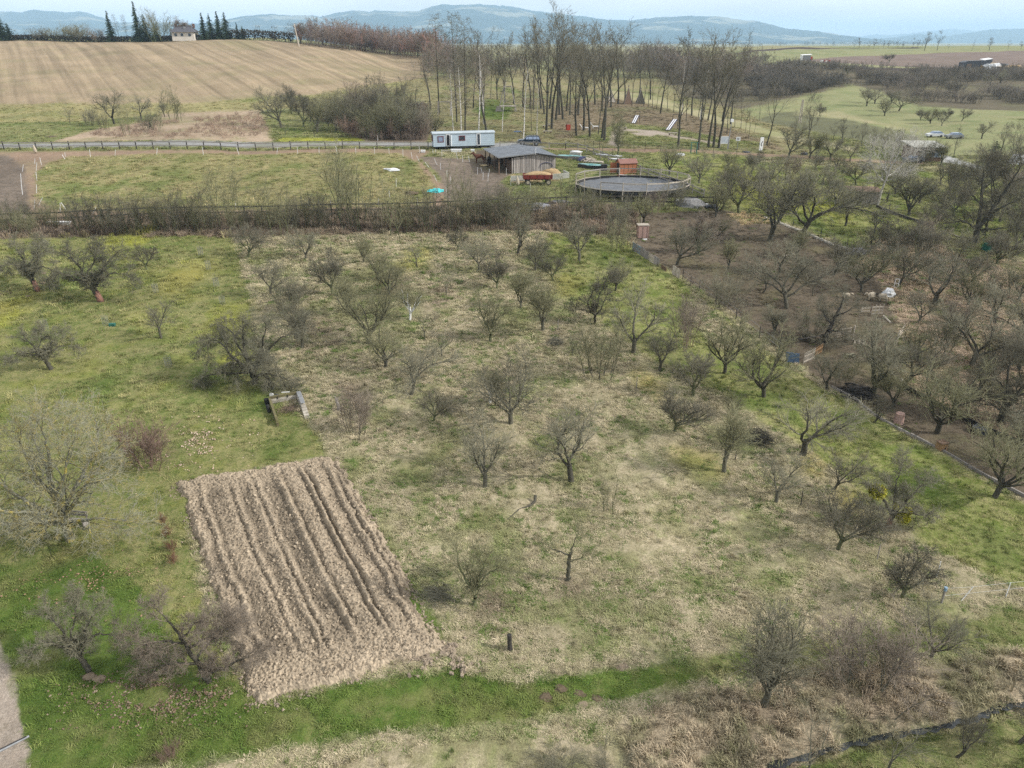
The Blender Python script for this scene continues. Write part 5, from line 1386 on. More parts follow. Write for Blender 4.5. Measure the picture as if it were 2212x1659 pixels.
# ---- caravan
def caravan():
    a = at(937, 324); th = math.radians(13)
    t = thing('caravan', 'long pale blue site caravan with maroon framed windows beside the muddy paddock', 'caravan', (a.x, a.y, a.z), th)
    Lc = 127 / pxm(a) / math.cos(th) * 1.03; D, z0, z1 = 2.5, .55, 2.75
    mb = MB(); mb.box((Lc / 2, D / 2, (z0 + z1) / 2), (Lc, D, z1 - z0)); mb.build('body', 'caravan_blue', t)
    mb = MB()
    prof = [(0 - .12, z1), (0 - .12, z1 + .12), (.5, z1 + .26), (D / 2, z1 + .32), (D - .5, z1 + .26), (D + .12, z1 + .12), (D + .12, z1)]
    vs = [(-.15, y, z) for y, z in prof] + [(Lc + .12, y, z) for y, z in prof]; n = len(prof)
    mb.add(vs, [tuple(range(n)), tuple(range(2 * n - 1, n - 1, -1))] + [(k, k + n, (k + 1) % n + n, (k + 1) % n) for k in range(n)])
    mb.build('roof', 'caravan_roof', t)
    for fx in (.29, .765):      # vertical joints
        MB().box((Lc * fx, -.015, (z0 + z1) / 2), (.06, .03, z1 - z0)).build('panel_joint', 'metal_grey', t)
    for k in range(1, 6):
        MB().box((Lc / 2, -.006, z0 + k * .37), (Lc - .05, .012, .02)).build('wall_rib', 'caravan_roof', t)
    MB().box((Lc / 2, D / 2, z0 - .08), (Lc, D - .2, .14)).build('chassis', 'metal_dark', t)
    for x in (Lc * .2, Lc * .8):
        for y in (.25, D - .25):
            MB().tube([(x, y - .1, .33), (x, y + .1, .33)], .33, 14).build('wheel', 'rubber', t)
    def window(x, z, w, h, glass='glass_sky', frame='maroon'):
        f = MB()
        for dx, dz, sx, sz in ((0, h / 2, w + .2, .12), (0, -h / 2, w + .2, .12), (-w / 2, 0, .12, h), (w / 2, 0, .12, h)):
            f.box((x + dx, -.03, z + dz), (sx, .08, sz))
        fo = f.build('window', frame, t)
        MB().box((x, -.012, z), (w - .1, .02, h - .1)).build('pane', glass, fo)
    window(1.35, 1.85, .95, .95); window(Lc * .465, 1.95, 1.0, .75, 'glass_dark')
    for x, glass, w in ((Lc * .258 - .25, 'metal_dark', .55), (Lc * .735, 'glass_dark', .5)):
        f = MB()
        for dx in (-w / 2 - .06, w / 2 + .06): f.box((x + dx, -.03, 1.6), (.12, .08, 2.0))
        f.box((x, -.03, 2.62), (w + .24, .08, .1)); f.box((x, -.03, .64), (w + .24, .08, .08))
        fo = f.build('door', 'plastic_white', t)
        MB().box((x, -.012, 1.62), (w, .02, 1.9)).build('doorway' if glass == 'metal_dark' else 'pane', glass, fo)
    MB().box((Lc * .258 + .32, -.22, 1.6), (.05, .5, 1.95), rz=-.3).build('open_door_leaf', 'plastic_white', t)
    f = MB()
    for dy, dz, sy, sz in ((0, .5, 1.5, .1), (0, -.5, 1.5, .1), (-.7, 0, .1, 1.0), (.7, 0, .1, 1.0)): f.box((-.03, D / 2 + dy, 1.9 + dz), (.08, sy, sz))
    fo = f.build('window', 'maroon', t); MB().box((-.012, D / 2, 1.9), (.02, 1.3, .9)).build('pane', 'glass_dark', fo)
    MB().tube([(Lc * .19, D / 2, z1 + .3), (Lc * .19, D / 2, z1 + .65)], .06, 8).build('vent_pipe', 'metal_grey', t)
    return Lc
CARL = caravan()

# ---- stable shed
def stable():
    th = math.radians(14.5)
    a = at(1105.5, 375.6)
    t = thing('stable', 'open sided horse stable of grey vertical boards under shallow felt roof', 'stable', a, th)
    W, D, H, R = 96 / pxm(a) / math.cos(th) * .995, 10.2, 2.55, 3.05
    xr = W * .52; LO = 2.35
    slope = (R - H) / xr
    zl = H - slope * LO + .42
    nb = 40; bw = W / nb
    for k in range(nb):
        x = (k + .5) * bw
        z = H + slope * x if x < xr else R - (R - H) * (x - xr) / (W - xr)
        MB().box((x, -.02 + (k % 2) * .018, z / 2 - .02), (bw * .93, .03, z - .12 + rnd.uniform(-.03, .03))).build('wall_board', 'wood_board', t)
    mb = MB(); mb.box((W / 2, .06, H / 2 - .1), (W - .05, .06, H - .2)); mb.build('wall_backing', 'wood_brown', t)
    for k in range(14):     # right side wall
        MB().box((W - .02 + (k % 2) * .018, .2 + (k + .5) * (D - .4) / 14, H / 2 - .06), (.03, (D - .4) / 14 * .93, H - .2)).build('side_board', 'wood_board', t)
    MB().box((W / 2, D, H / 2), (W, .06, H - .1)).build('back_wall', 'wood_brown', t)
    for k in range(10):     # inner partition of brown boards on the left side, half closed
        MB().box((.05, .9 + k * .33, 1.0), (.04, .30, 2.0)).build('inner_board', 'wood_brown', t)
    MB().box((.04, 5.2, 1.1), (.05, 1.2, 2.2)).build('stall_panel', 'wood_brown', t)
    for y in (.1, 3.4, 6.8, D - .1):
        for x in (.0, -LO + .25):
            z = H + slope * x + (.30 if x < 0 else 0)
            MB().box((x, y, z / 2), (.16, .16, z)).build('post', 'wood_brown', t)
    # roof: two sloping slabs
    y0, y1 = -.45, D + .4
    rl = MB().sheet((-LO, y0, zl), (xr, y0, R + .12), (xr, y1, R + .12), (-LO, y1, zl), .08)
    r1 = rl.build('roof', 'roof_felt', t)
    r2 = MB().sheet((xr, y0, R + .122), (W + .35, y0, H - .05), (W + .35, y1, H - .05), (xr, y1, R + .122), .08).build('roof', 'roof_felt', t)
    for k in range(1, 11):
        y = y0 + (y1 - y0) * k / 11
        MB().beam((-LO + .03, y, zl + .09), (xr, y, R + .21), .09, .03).build('roof_batten', 'roof_felt', r1)
        MB().beam((xr, y, R + .21), (W + .33, y, H + .04), .09, .03).build('roof_batten', 'roof_felt', r2)
    MB().beam((-LO, y0 - .02, zl - .02), (xr, y0 - .02, R + .08), .05, .16).build('fascia', 'metal_grey', t)
    MB().beam((xr, y0 - .02, R + .08), (W + .35, y0 - .02, H - .08), .05, .16).build('fascia', 'metal_dark', t)
    MB().beam((-LO - .03, y0, zl), (-LO - .03, y1, zl), .07, .14).build('gutter', 'metal_grey', t)
    MB().tube([(xr, y0 - .05, R - .1), (xr, y0 - .05, R + 1.0)], .03, 6).build('mast', 'plastic_white', t)
    MB().box((.13, .02, H / 2), (.34, .1, H - .1)).build('door_gap', 'metal_dark', t)
    # blue hose loop hung on the wall
    h = thing('hose', 'dark coiled hose loop hung on the stable front boards', 'hose', t.matrix_world @ Vector((0, 0, 0)))
    m = Matrix.Translation(a) @ Matrix.Rotation(th, 4, 'Z')
    pts = [m @ Vector((W * .78 + math.cos(x) * 1.05, -.12, 1.05 + math.sin(x) * .55)) for x in np.linspace(-.4, 3.5, 14)]
    bpy.data.objects.remove(h)
    mb = MB(); mb.tube(pts, .05, 6); o = mb.build('hose', 'navy_plastic'); tag(o, 'dark hose arch leaning against the stable front boards', 'hose')
    return t, a, th, W
ST = stable()

# ---- horses, sheep (one continuous skinned body each)
def skinned(name, verts, edges, radii, mat, parent, root=0, sub=2):
    me = bpy.data.meshes.new(name)
    me.from_pydata(verts, edges, [])
    o = bpy.data.objects.new(name, me); COL.objects.link(o)
    sm = o.modifiers.new('skin', 'SKIN'); sm.use_smooth_shade = True
    ss = o.modifiers.new('sub', 'SUBSURF'); ss.levels = sub; ss.render_levels = sub
    for i, r_ in enumerate(radii):
        rr_ = r_ if hasattr(r_, '__len__') else (r_, r_)
        me.skin_vertices[0].data[i].radius = rr_
    me.skin_vertices[0].data[root].use_root = True
    dg = bpy.context.evaluated_depsgraph_get()
    m2 = bpy.data.meshes.new_from_object(o.evaluated_get(dg)); m2.name = name
    bpy.data.objects.remove(o); bpy.data.meshes.remove(me)
    m2.materials.clear(); m2.materials.append(M(mat))
    m2.polygons.foreach_set('use_smooth', [True] * len(m2.polygons))
    ob = bpy.data.objects.new(name, m2); COL.objects.link(ob); ob.parent = parent
    return ob
def horse(loc, rz, label, mat, graze=False):      # faces -x
    t = thing('horse', label, 'horse', loc, rz)
    V = [(0, 0, 1.15), (.55, 0, 1.18), (-.5, 0, 1.15), (-.80, 0, 1.28), (-1.08, 0, 1.58), (-1.25, 0, 1.78), (-1.45, 0, 1.62), (-1.62, 0, 1.44)]
    if graze: V[3:8] = [(-.85, 0, 1.12), (-1.15, 0, .85), (-1.35, 0, .60), (-1.42, 0, .40), (-1.46, 0, .2)]
    R = [(.30, .33), (.27, .31), (.27, .34), (.19, .26), (.12, .19), (.11, .13), (.085, .10), (.06, .065)]
    E = [(0, 1), (0, 2), (2, 3), (3, 4), (4, 5), (5, 6), (6, 7)]
    def leg(pts, rad, at_):
        k = at_
        for p, r_ in zip(pts, rad):
            V.append(p); R.append((r_, r_)); E.append((k, len(V) - 1)); k = len(V) - 1
    for s, dx in ((.15, .04), (-.15, -.10)):
        leg([(-.55 + dx, s, .88), (-.58 + dx, s, .52), (-.57 + dx, s, .28), (-.57 + dx, s, .12), (-.61 + dx, s, .03)], [.13, .072, .045, .05, .065], 2)
    for s, dx in ((.15, -.05), (-.15, .10)):
        leg([(.62 + dx, s, .90), (.52 + dx, s, .68), (.72 + dx, s, .50), (.68 + dx, s, .26), (.66 + dx, s, .12), (.62 + dx, s, .03)], [.17, .10, .065, .045, .05, .065], 1)
    skinned('body', V, E, R, mat, t)
    hx, hz = (V[5][0], V[5][2])
    for s in (-.06, .06):
        MB().add([(hx + .02, s - .03, hz + .08), (hx + .08, s + .03, hz + .08), (hx + .05, s - .02, hz + .06), (hx + .03, s, hz + .24)], [(0, 1, 3), (1, 2, 3), (2, 0, 3), (0, 2, 1)]).build('ear', mat, t)
    mb = MB(); mb.tube([(.80, 0, 1.30), (.92, 0, 1.1), (.95, 0, .75), (.93, 0, .45)], [.04, .07, .07, .02], 6); mb.build('tail', 'mane_dark', t, True)
    mb = MB()
    for i in range(6):
        u = i / 5
        k = 3 + u * 2; i0 = int(min(k, 4)); f = k - i0
        x = V[i0][0] * (1 - f) + V[i0 + 1][0] * f; z = V[i0][2] * (1 - f) + V[i0 + 1][2] * f
        mb.box((x + .12, 0, z + .1), (.16, .07, .22), ry=-.7)
    mb.build('mane', 'mane_dark', t)
    return t
p = at(1037, 352.5); horse(p, math.radians(10), 'brown horse standing side on at the open left side of the stable', 'horse_brown')
p = at(1056, 357); h2 = horse(p, math.radians(82), 'black horse facing away in the shade under the stable roof', 'horse_black', True)
p = at(1050, 358); o = MB().blob((0, 0, .0), (2.2, 1.6, .35), seed=4, rough=.3).build('hay_heap', 'straw', None, True, loc=p); tag(o, 'thin spread of loose hay at the horses in the stable yard', 'hay')

def sheep(px, py, rz, label, head='wool', lying=False):
    p = at(px, py)
    t = thing('sheep', label, 'sheep', p, rz)
    zz = .55 if not lying else .28
    V = [(0, 0, zz), (.32, 0, zz + .01), (-.30, 0, zz + .02), (-.46, 0, zz + .12)]
    R = [(.25, .24), (.23, .22), (.22, .22), (.12, .14)]
    E = [(0, 1), (0, 2), (2, 3)]
    if not lying:
        for b, xs in ((2, (-.33, -.27)), (1, (.30, .36))):
            for s, x in zip((.11, -.11), xs):
                k = b
                for q, r_ in (((x, s, .34), .085), ((x + (.03 if b == 1 else 0), s, .2), .042), ((x, s, .04), .036)):
                    V.append(q); R.append((r_, r_)); E.append((k, len(V) - 1)); k = len(V) - 1
    skinned('body', V, E, R, 'wool', t)
    skinned('head', [(-.44, 0, zz + .14), (-.58, 0, zz + .20), (-.70, 0, zz + .12), (-.78, 0, zz + .05)], [(0, 1), (1, 2), (2, 3)], [(.09, .1), (.09, .10), (.07, .075), (.045, .05)], head, t)
    for s in (-1, 1): MB().box((-.57, s * .12, zz + .22), (.06, .12, .03), rx=s * -.4).build('ear', head, t)
    return t
sheep(1880, 648, math.radians(12), 'cream sheep standing left of the dark-faced sheep')
sheep(1906, 651, math.radians(-25), 'dark-faced cream sheep standing above the pallet gate', 'face_dark')
sheep(1825, 643, math.radians(170), 'small pale sheep lying alone left of the two standing sheep', lying=True)

# ---- car
def suv():
    p = at(1143, 313.6)
    t = thing('car', 'dark blue off-road car with grey cladding parked on the gravel road', 'car', p, math.radians(2))
    Lh = 2.15; w = .86
    low = [(-Lh, .45), (-Lh - .02, .85), (-Lh + .12, 1.0), (-1.0, 1.10), (2.0, 1.10), (Lh, .95), (Lh + .02, .45)]
    mb = MB(); mb.prism(low, -w, w); body = mb.build('body', 'suv_paint', t)
    cab = [(-1.0, 1.08), (-.42, 1.66), (-.2, 1.72), (1.6, 1.72), (1.85, 1.62), (2.08, 1.08)]
    mb = MB(); n = len(cab)
    vs = [(x, -w + .02 + (.12 if z > 1.3 else 0), z) for x, z in cab] + [(x, w - .02 - (.12 if z > 1.3 else 0), z) for x, z in cab]
    mb.add(vs, [tuple(range(n)), tuple(range(2 * n - 1, n - 1, -1))] + [(k, k + n, (k + 1) % n + n, (k + 1) % n) for k in range(n)])
    mb.build('cabin', 'suv_paint', t)
    for s in (-1, 1):
        for xs in ([(-.78, 1.16), (-.30, 1.16), (-.30, 1.60), (-.38, 1.60)], [(-.2, 1.16), (.62, 1.16), (.62, 1.62), (-.2, 1.62)], [(.72, 1.16), (1.35, 1.16), (1.35, 1.62), (.72, 1.62)], [(1.45, 1.16), (1.92, 1.16), (1.74, 1.60), (1.45, 1.60)]):
            m = MB(); vs = []
            for off in (0, .02):
                for x, z in xs:
                    tt = (z - 1.08) / .6
                    vs.append((x, s * (w - .02 - .12 * min(1, max(0, tt * 1.35)) + .012 + off), z))
            f = [(0, 1, 2, 3), (7, 6, 5, 4), (0, 4, 5, 1), (1, 5, 6, 2), (2, 6, 7, 3), (3, 7, 4, 0)]
            m.add(vs, f); m.build('side_window', 'glass_sky', t)
        for x in (-1.32, 1.32):
            wh = MB().tube([(x, s * (w - .24), .38), (x, s * (w + .02), .38)], .38, 18).build('wheel', 'rubber', t)
            MB().tube([(x, s * (w + .0), .38), (x, s * (w + .035), .38)], .22, 12).build('rim', 'metal_grey', wh)
            mb = MB(); pts = [(x + math.cos(a_) * .47, s * (w + .01), .42 + math.sin(a_) * .47) for a_ in np.linspace(-.1, PI + .1, 9)]
            for q0, q1 in zip(pts[:-1], pts[1:]): mb.beam(q0, q1, .09, .12)
            mb.build('wheel_arch', 'suv_cladding', t)
        MB().box((0, s * (w + .012), .58), (3.3, .05, .16)).build('side_cladding', 'suv_cladding', t)
        MB().beam((-.1, s * .62, 1.78), (1.6, s * .62, 1.78), .05, .05).build('roof_rail', 'suv_cladding', t)
        MB().box((-.72, s * (w + .1), 1.16), (.12, .2, .16)).build('mirror', 'suv_paint', t)
        MB().box((-Lh - .02, s * .62, .85), (.06, .26, .18)).build('headlight', 'plastic_white', t)
        MB().box((Lh + .0, s * .74, .95), (.06, .14, .34)).build('tail_light', 'red_bin', t)
    MB().box((-Lh - .06, 0, .55), (.2, w * 2, .26)).build('front_bumper', 'suv_cladding', t)
    MB().box((Lh + .06, 0, .55), (.2, w * 2, .26)).build('rear_bumper', 'suv_cladding', t)
    m = MB(); m.add([(-.99, -.66, 1.13), (-.99, .66, 1.13), (-.46, .6, 1.65), (-.46, -.6, 1.65), (-1.02, -.66, 1.12), (-1.02, .66, 1.12), (-.5, .6, 1.66), (-.5, -.6, 1.66)], [(0, 1, 2, 3), (7, 6, 5, 4), (0, 4, 5, 1), (1, 5, 6, 2), (2, 6, 7, 3), (3, 7, 4, 0)]); m.build('windscreen', 'glass_sky', t)
suv()

# ---- red trailer with hay
def trailer():
    p = at(1161, 398)
    k = 62 / pxm(p)
    t = thing('trailer', 'red farm trailer heaped with golden hay in front of the stable', 'trailer', p, math.radians(1.5))
    L_, W = k, 1.9
    MB().box((0, 0, .92), (L_, W, .1)).build('bed', 'red_paint', t)
    for s in (-1, 1):
        b = MB().box((0, s * W / 2, 1.25), (L_, .06, .58)).build('side_board', 'red_paint', t)
        for i in range(5): MB().box((-L_ / 2 + .04 + i * (L_ - .08) / 4, s * (W / 2 + .05), 1.24), (.08, .05, .62)).build('stake', 'red_paint', b)
        MB().box((s * L_ / 2, 0, 1.25), (.06, W, .58)).build('end_board', 'red_paint', t)
    mb = MB().blob((0, 0, 1.42), (L_ * .97, W * .98, 1.0), 20, 10, .22, 3, flat=.2); mb.build('hay_load', 'hay', t, True)
    MB().box((0, 0, .78), (L_ * .9, .7, .16)).build('chassis', 'metal_dark', t)
    for x in (-L_ * .34, L_ * .37):
        MB().tube([(x, -.8, .42), (x, .8, .42)], .06, 8).build('axle', 'metal_dark', t)
        for s in (-1, 1):
            wh = MB().tube([(x, s * .72, .42), (x, s * .96, .42)], .42, 18).build('wheel', 'rubber', t)
            MB().tube([(x, s * .74, .42), (x, s * .985, .42)], .25, 14).build('rim', 'rim_cream', wh)
    MB().beam((-L_ / 2, 0, .6), (-L_ / 2 - 1.5, 0, .55), .1, .1).build('drawbar', 'metal_grey', t)
trailer()
p = at(1192, 379)
o = MB().blob((0, 0, .1), (3.0, 2.2, 2.0), 20, 10, .22, 8).build('hay_heap', 'hay', None, True, loc=p); tag(o, 'golden hay heap against the stable behind the trailer', 'hay')
def low_wall():
    a, b = at(1104, 392), at(1187, 386)
    t = thing('low_wall', 'low whitewashed concrete wall behind the red trailer', 'wall', (0, 0, 0))
    for q0, q1 in ((at(1104, 392), at(1135, 391)), (at(1186, 388), at(1206, 387)), (at(1206, 387), at(1228, 385)), (at(1228, 385), at(1216, 379))):
        MB().sheet(q0 - Vector((0, 0, .1)), q1 - Vector((0, 0, .1)), q1 + Vector((0, 0, .85)), q0 + Vector((0, 0, .85)), .15).build('wall_slab', 'concrete', t)
low_wall()
def hay_net(px, py, pole_top, label):
    p = at(px, py)
    t = thing('hay_net', label, 'hay net', p)
    MB().tube([(0, 0, -.1), (-.12, 0, pole_top)], .035, 6).build('pole', 'wood_grey', t)
    MB().tube([(0, 0, .05), (-.03, 0, .3), (-.06, 0, .8), (-.08, 0, 1.1), (-.1, 0, 1.4)], [.12, .28, .24, .14, .05], 10).build('net', 'wool', t, True)
hay_net(78, 331, 1.9, 'hay net hanging on a pole in the dirt corner of paddock'); hay_net(1119, 401, 1.5, 'pale hay net standing left of the red trailer wheels')

# ---- orange plastic shed
def orange_shed():
    a = at(1339, 377.5)
    th = math.radians(14)
    t = thing('garden_shed', 'orange panelled plastic shed with brown roof behind the round pen', 'shed', a, th)
    L_, D, H, R = 37 / pxm(a) / math.cos(th), 1.9, 1.75, 2.25
    mb = MB(); mb.box((L_ / 2, D / 2, H / 2), (L_, D, H)); mb.build('body', 'orange_panel', t)
    mb = MB(); mb.add([(0, 0, H), (0, D, H), (0, D / 2, R), (L_, 0, H), (L_, D, H), (L_, D / 2, R)], [(0, 2, 1), (3, 4, 5), (0, 3, 5, 2), (1, 2, 5, 4)]); mb.build('gable', 'orange_panel', t)
    for k in range(5): MB().box((L_ * k / 4 - .0, -.02, H / 2), (.05, .04, H)).build('panel_trim', 'orange_wood', t)
    for z in (.6, 1.2): MB().box((L_ / 2, -.012, z), (L_, .024, .03)).build('panel_groove', 'orange_wood', t)
    for s, y0, y1 in ((-1, -.15, D / 2), (1, D + .15, D / 2)):
        MB().sheet((-.15, y0, H - .08), (L_ + .15, y0, H - .08), (L_ + .15, y1, R + .03), (-.15, y1, R + .03), .05 * s * -1).build('roof', 'roof_brown', t)
    MB().box((-.03, D / 2, .85), (.06, .95, 1.7)).build('doorway', 'metal_dark', t)
    MB().box((-.55, D - .25, .85), (1.0, .05, 1.65)).build('door_leaf', 'orange_panel', t)
    p0 = at(1338, 378.5)
    for i in range(6):
        a_ = rnd.uniform(-.4, .5)
        c = at(1341 + i * 6, 379 + rnd.uniform(-1.5, .5), .12 + .05 * (i % 3))
        o = MB().box((0, 0, 0), (1.2, .16, .09), rz=a_, ry=rnd.uniform(-.1, .1)).build('plank', ['red_bin', 'plastic_white', 'wood_brown', 'metal_dark', 'orange_panel', 'wood_pale'][i], loc=c)
        tag(o, ['red', 'white', 'brown', 'black', 'orange', 'pale'][i] + ' loose plank lying at the foot of the orange shed', 'plank', 'planks by the orange shed')
orange_shed()

# ---- round pen
def round_pen():
    c0 = at(1363, 384.8); c1 = at(1363, 436.5); cl = at(1243, 409); cr = at(1483, 407)
    c = Vector(((cl.x + cr.x) / 2, (c0.y + c1.y) / 2, 0)); Rx = (cr - cl).length / 2; Ry = (c0 - c1).length / 2
    R = Rx
    c.z = gz(c.x, c.y)
    t = thing('round_pen', 'round riding pen with dark sand floor and pale wooden rails', 'riding pen', c)
    N_ = 16
    zc = max(gz(c.x + R * math.cos(a), c.y + Ry * math.sin(a)) for a in np.linspace(0, 6.28, 24)) - c.z + .04
    vs = []; fs = []
    rr_ = random.Random(5)
    for k in range(1, 15):
        for j in range(48):
            a = 2 * PI * j / 48
            q = k / 14
            vs.append((R * q * .99 * math.cos(a), Ry * q * .99 * math.sin(a), zc + rr_.uniform(-.05, .05) + .10 * math.sin(a * 2 + q * 5)))
    vs.append((0, 0, zc)); ci_ = len(vs) - 1
    for k in range(13):
        for j in range(48): fs.append((k * 48 + j, (k + 1) * 48 + j, (k + 1) * 48 + (j + 1) % 48, k * 48 + (j + 1) % 48))
    for j in range(48): fs.append((ci_, j, (j + 1) % 48))
    MB().add(vs, fs).build('sand_floor', 'sand_dark', t, True)
    P = []
    for j in range(N_):
        a = 2 * PI * (j + .3) / N_
        P.append(Vector((R * 1.01 * math.cos(a), Ry * 1.01 * math.sin(a), 0)))
    for j in range(N_):
        p0, p1 = P[j], P[(j + 1) % N_]
        g0, g1 = gz(c.x + p0.x, c.y + p0.y) - c.z, gz(c.x + p1.x, c.y + p1.y) - c.z
        front = p0.y < 0 or p1.y < 0
        top = zc + 1.38
        lean = Vector((p0.x, p0.y, 0)).normalized() * .12
        MB().tube([p0 + Vector((0, 0, g0 - .2)), p0 + lean + Vector((0, 0, top + rr_.uniform(0, .25)))], [.085, .065], 7).build('post', 'wood_pale', t)
        a0, a1 = p0 + Vector((0, 0, zc + .1)), p1 + Vector((0, 0, zc + .1))
        MB().beam(a0, a1, .05, .42).build('kick_board', 'metal_dark', t)
        MB().beam(a0 + Vector((0, 0, .24)), a1 + Vector((0, 0, .24)), .12, .05).build('edge_board', 'wood_pale' if (front or p0.x < -1) else 'wood_black', t)
        if j not in (8, 9):
            MB().beam(p0 + lean + Vector((0, 0, top)), p1 + lean * .9 + Vector((0, 0, top + rr_.uniform(-.08, .05))), .05, .16).build('top_rail', 'wood_pale' if (front and p0.x > -R * .4) or p0.x > R * .6 else 'wood_grey', t)
        for h in (.45, .85, 1.15):
            MB().tube([p0 + Vector((0, 0, zc + h)), p1 + Vector((0, 0, zc + h))], .012, 4, False).build('wire', 'wood_pale', t)
round_pen()

# ---- rail fences
def rail_fence(name, label, pts, n, h, rails, mat, rail_w=.05, rail_h=.14, post_r=.07, post_mat=None, gaps=()):
    P = [at(*q) for q in pts]
    Ls = [0]
    for a, b in zip(P[:-1], P[1:]): Ls.append(Ls[-1] + (b - a).length)
    t = thing(name, label, 'fence', (0, 0, 0))
    Q = []
    for i in range(n):
        d = Ls[-1] * i / (n - 1)
        k = max(j for j in range(len(P) - 1) if Ls[j] <= d + 1e-6) if d < Ls[-1] else len(P) - 2
        f = (d - Ls[k]) / max(Ls[k + 1] - Ls[k], 1e-6)
        q = P[k].lerp(P[k + 1], f); q.z = gz(q.x, q.y)
        Q.append(q)
        hh = h * rnd.uniform(1.0, 1.14)
        MB().beam(q - Vector((0, 0, .2)), q + Vector((rnd.uniform(-.04, .04), 0, hh)), post_r * 2, post_r * 2, (0, 1, 0)).build('post', post_mat or mat, t)
    for i in range(n - 1):
        if i in gaps: continue
        for r_ in rails:
            MB().beam(Q[i] + Vector((0, -.06, h * r_)), Q[i + 1] + Vector((0, -.06, h * r_ + rnd.uniform(-.04, .04))), rail_w, rail_h).build('rail', mat, t)
    return Q
rail_fence('rail_fence', 'grey two-rail wooden fence between the gravel road and the paddock', [(-60, 323), (100, 324), (500, 325), (925, 323)], 28, 1.35, (.95, .5), 'wood_grey', post_mat='wood_black')
rail_fence('rail_fence', 'black two-rail fence running behind the shrub hedge', [(-60, 490), (7, 483), (271, 472), (500, 467), (768, 461), (973, 455), (1185, 447), (1271, 444), (1390, 443), (1540, 446)], 44, 1.25, (1.0, .42), 'wood_black', rail_h=.17, rail_w=.07)
rail_fence('rail_fence', 'grey rail fence slanting from the road to the round pen corner', [(1222, 322), (1258, 326), (1310, 348), (1335, 356), (1400, 383), (1470, 408), (1520, 428)], 16, 1.2, (.95, .5), 'wood_grey', post_mat='wood_grey')
rail_fence('rail_fence', 'short grey rail fence across the road behind the parked car', [(1080, 318), (1145, 318), (1195, 321), (1222, 322)], 5, 1.05, (.9,), 'wood_grey', post_mat='wood_grey')
def wire_fence(label, posts, h, mat='metal_dark', r=.035, wires=(.5, .9), name='wire_fence'):
    t = thing(name, label, 'fence', (0, 0, 0)); Q = []
    for x, y in posts:
        q = at(x, y); Q.append(q)
        MB().tube([q - Vector((0, 0, .2)), q + Vector((rnd.uniform(-.05, .05), 0, h))], r, 6).build('post', mat, t)
    for a, b in zip(Q[:-1], Q[1:]):
        for w in wires: MB().tube([a + Vector((0, 0, h * w)), b + Vector((0, 0, h * w))], .010, 3, False).build('wire', 'metal_grey', t)
wire_fence('thin dark post and wire fence right of the slanting rail fence', [(1301, 333), (1322, 340), (1343, 347), (1365, 354), (1388, 364), (1412, 374), (1437, 383), (1462, 391), (1489, 404), (1515, 418), (1550, 440)], 1.45)
wire_fence('thin dark post fence along the road past the playground', [(1262, 320), (1281, 325), (1295, 323), (1328, 324), (1369, 326), (1393, 326), (1427, 326), (1465, 330), (1500, 333), (1540, 337), (1590, 340), (1640, 342)], 1.7)
wire_fence('sagging stake fence at the corner of the dirt pen by the hedge', [(1262, 478), (1272, 484), (1284, 490), (1297, 496), (1310, 502), (1356, 530), (1363, 535)], 1.2, 'wood_brown', .05)
wire_fence('thin wire fence continuing below the pallet fence', [(1474, 604), (1492, 618), (1510, 628), (1545, 655), (1590, 690), (1640, 730), (1690, 770)], 1.1, 'wood_black', .04)
wire_fence('wire fence of dark posts right of the stone edging', [(1712, 492), (1735, 500), (1772, 512), (1800, 524), (1829, 535)], 1.1)

# ---- white tape fence posts
ins = [(0.3472, 0, 247, t) for t in [(556, 218, 563, 265), (718, 220, 714, 257), (978, 208, 974, 250), (1259, 205, 1265, 250), (1472, 205, 1487, 250), (1728, 205, 1721, 248), (1849, 202, 1852, 248), (1985, 203, 1984, 246), (2088, 197, 2097, 246),
       (386, 250, 405, 279), (403, 236, 406, 264), (247, 268, 258, 315), (217, 275, 215, 310), (229, 300, 224, 352), (223, 358, 229, 412), (226, 438, 226, 490), (145, 312, 137, 356), (128, 368, 132, 440), (133, 440, 140, 500), (264, 518, 234, 571), (217, 535, 210, 587), (374, 550, 373, 608), (380, 548, 415, 597), (596, 580, 574, 618), (853, 575, 851, 615), (1155, 580, 1155, 620), (1465, 545, 1466, 590), (1748, 548, 1752, 594), (2058, 535, 2055, 587)]]
ins += [(0.372, 713, 247, t) for t in [(38, 188, 40, 232), (148, 190, 150, 231), (257, 190, 259, 232), (340, 196, 344, 233), (422, 203, 424, 246), (470, 220, 478, 259), (501, 238, 521, 275), (517, 184, 519, 222), (552, 277, 579, 311), (604, 257, 623, 294), (640, 280, 643, 323), (602, 350, 622, 390), (678, 325, 680, 362), (699, 362, 700, 403), (674, 412, 676, 452), (342, 440, 346, 489), (505, 487, 511, 530), (597, 203, 598, 226), (613, 203, 613, 222), (648, 203, 650, 244), (733, 222, 741, 261), (769, 240, 771, 278), (803, 240, 811, 279), (858, 308, 855, 350), (875, 308, 884, 342), (889, 335, 888, 382), (926, 318, 919, 360), (918, 345, 917, 390), (1024, 310, 1023, 352), (1051, 356, 1048, 412), (1164, 400, 1164, 443), (384, 372, 385, 420), (281, 490, 281, 532)]]
tf = thing('tape_fence', 'white plastic electric fence stakes leaning all round the paddock', 'fence', (0, 0, 0))
for sc, ox, oy, (x0, y0, x1, y1) in ins:
    b = at(ox + sc * x1, oy + sc * y1)
    tp = at_y(ox + sc * x0, oy + sc * y0, b.y + rnd.uniform(-.08, .08))
    MB().beam(b - Vector((0, 0, .1)), tp, .055, .05, (0, 1, 0)).build('stake', 'plastic_white', tf)
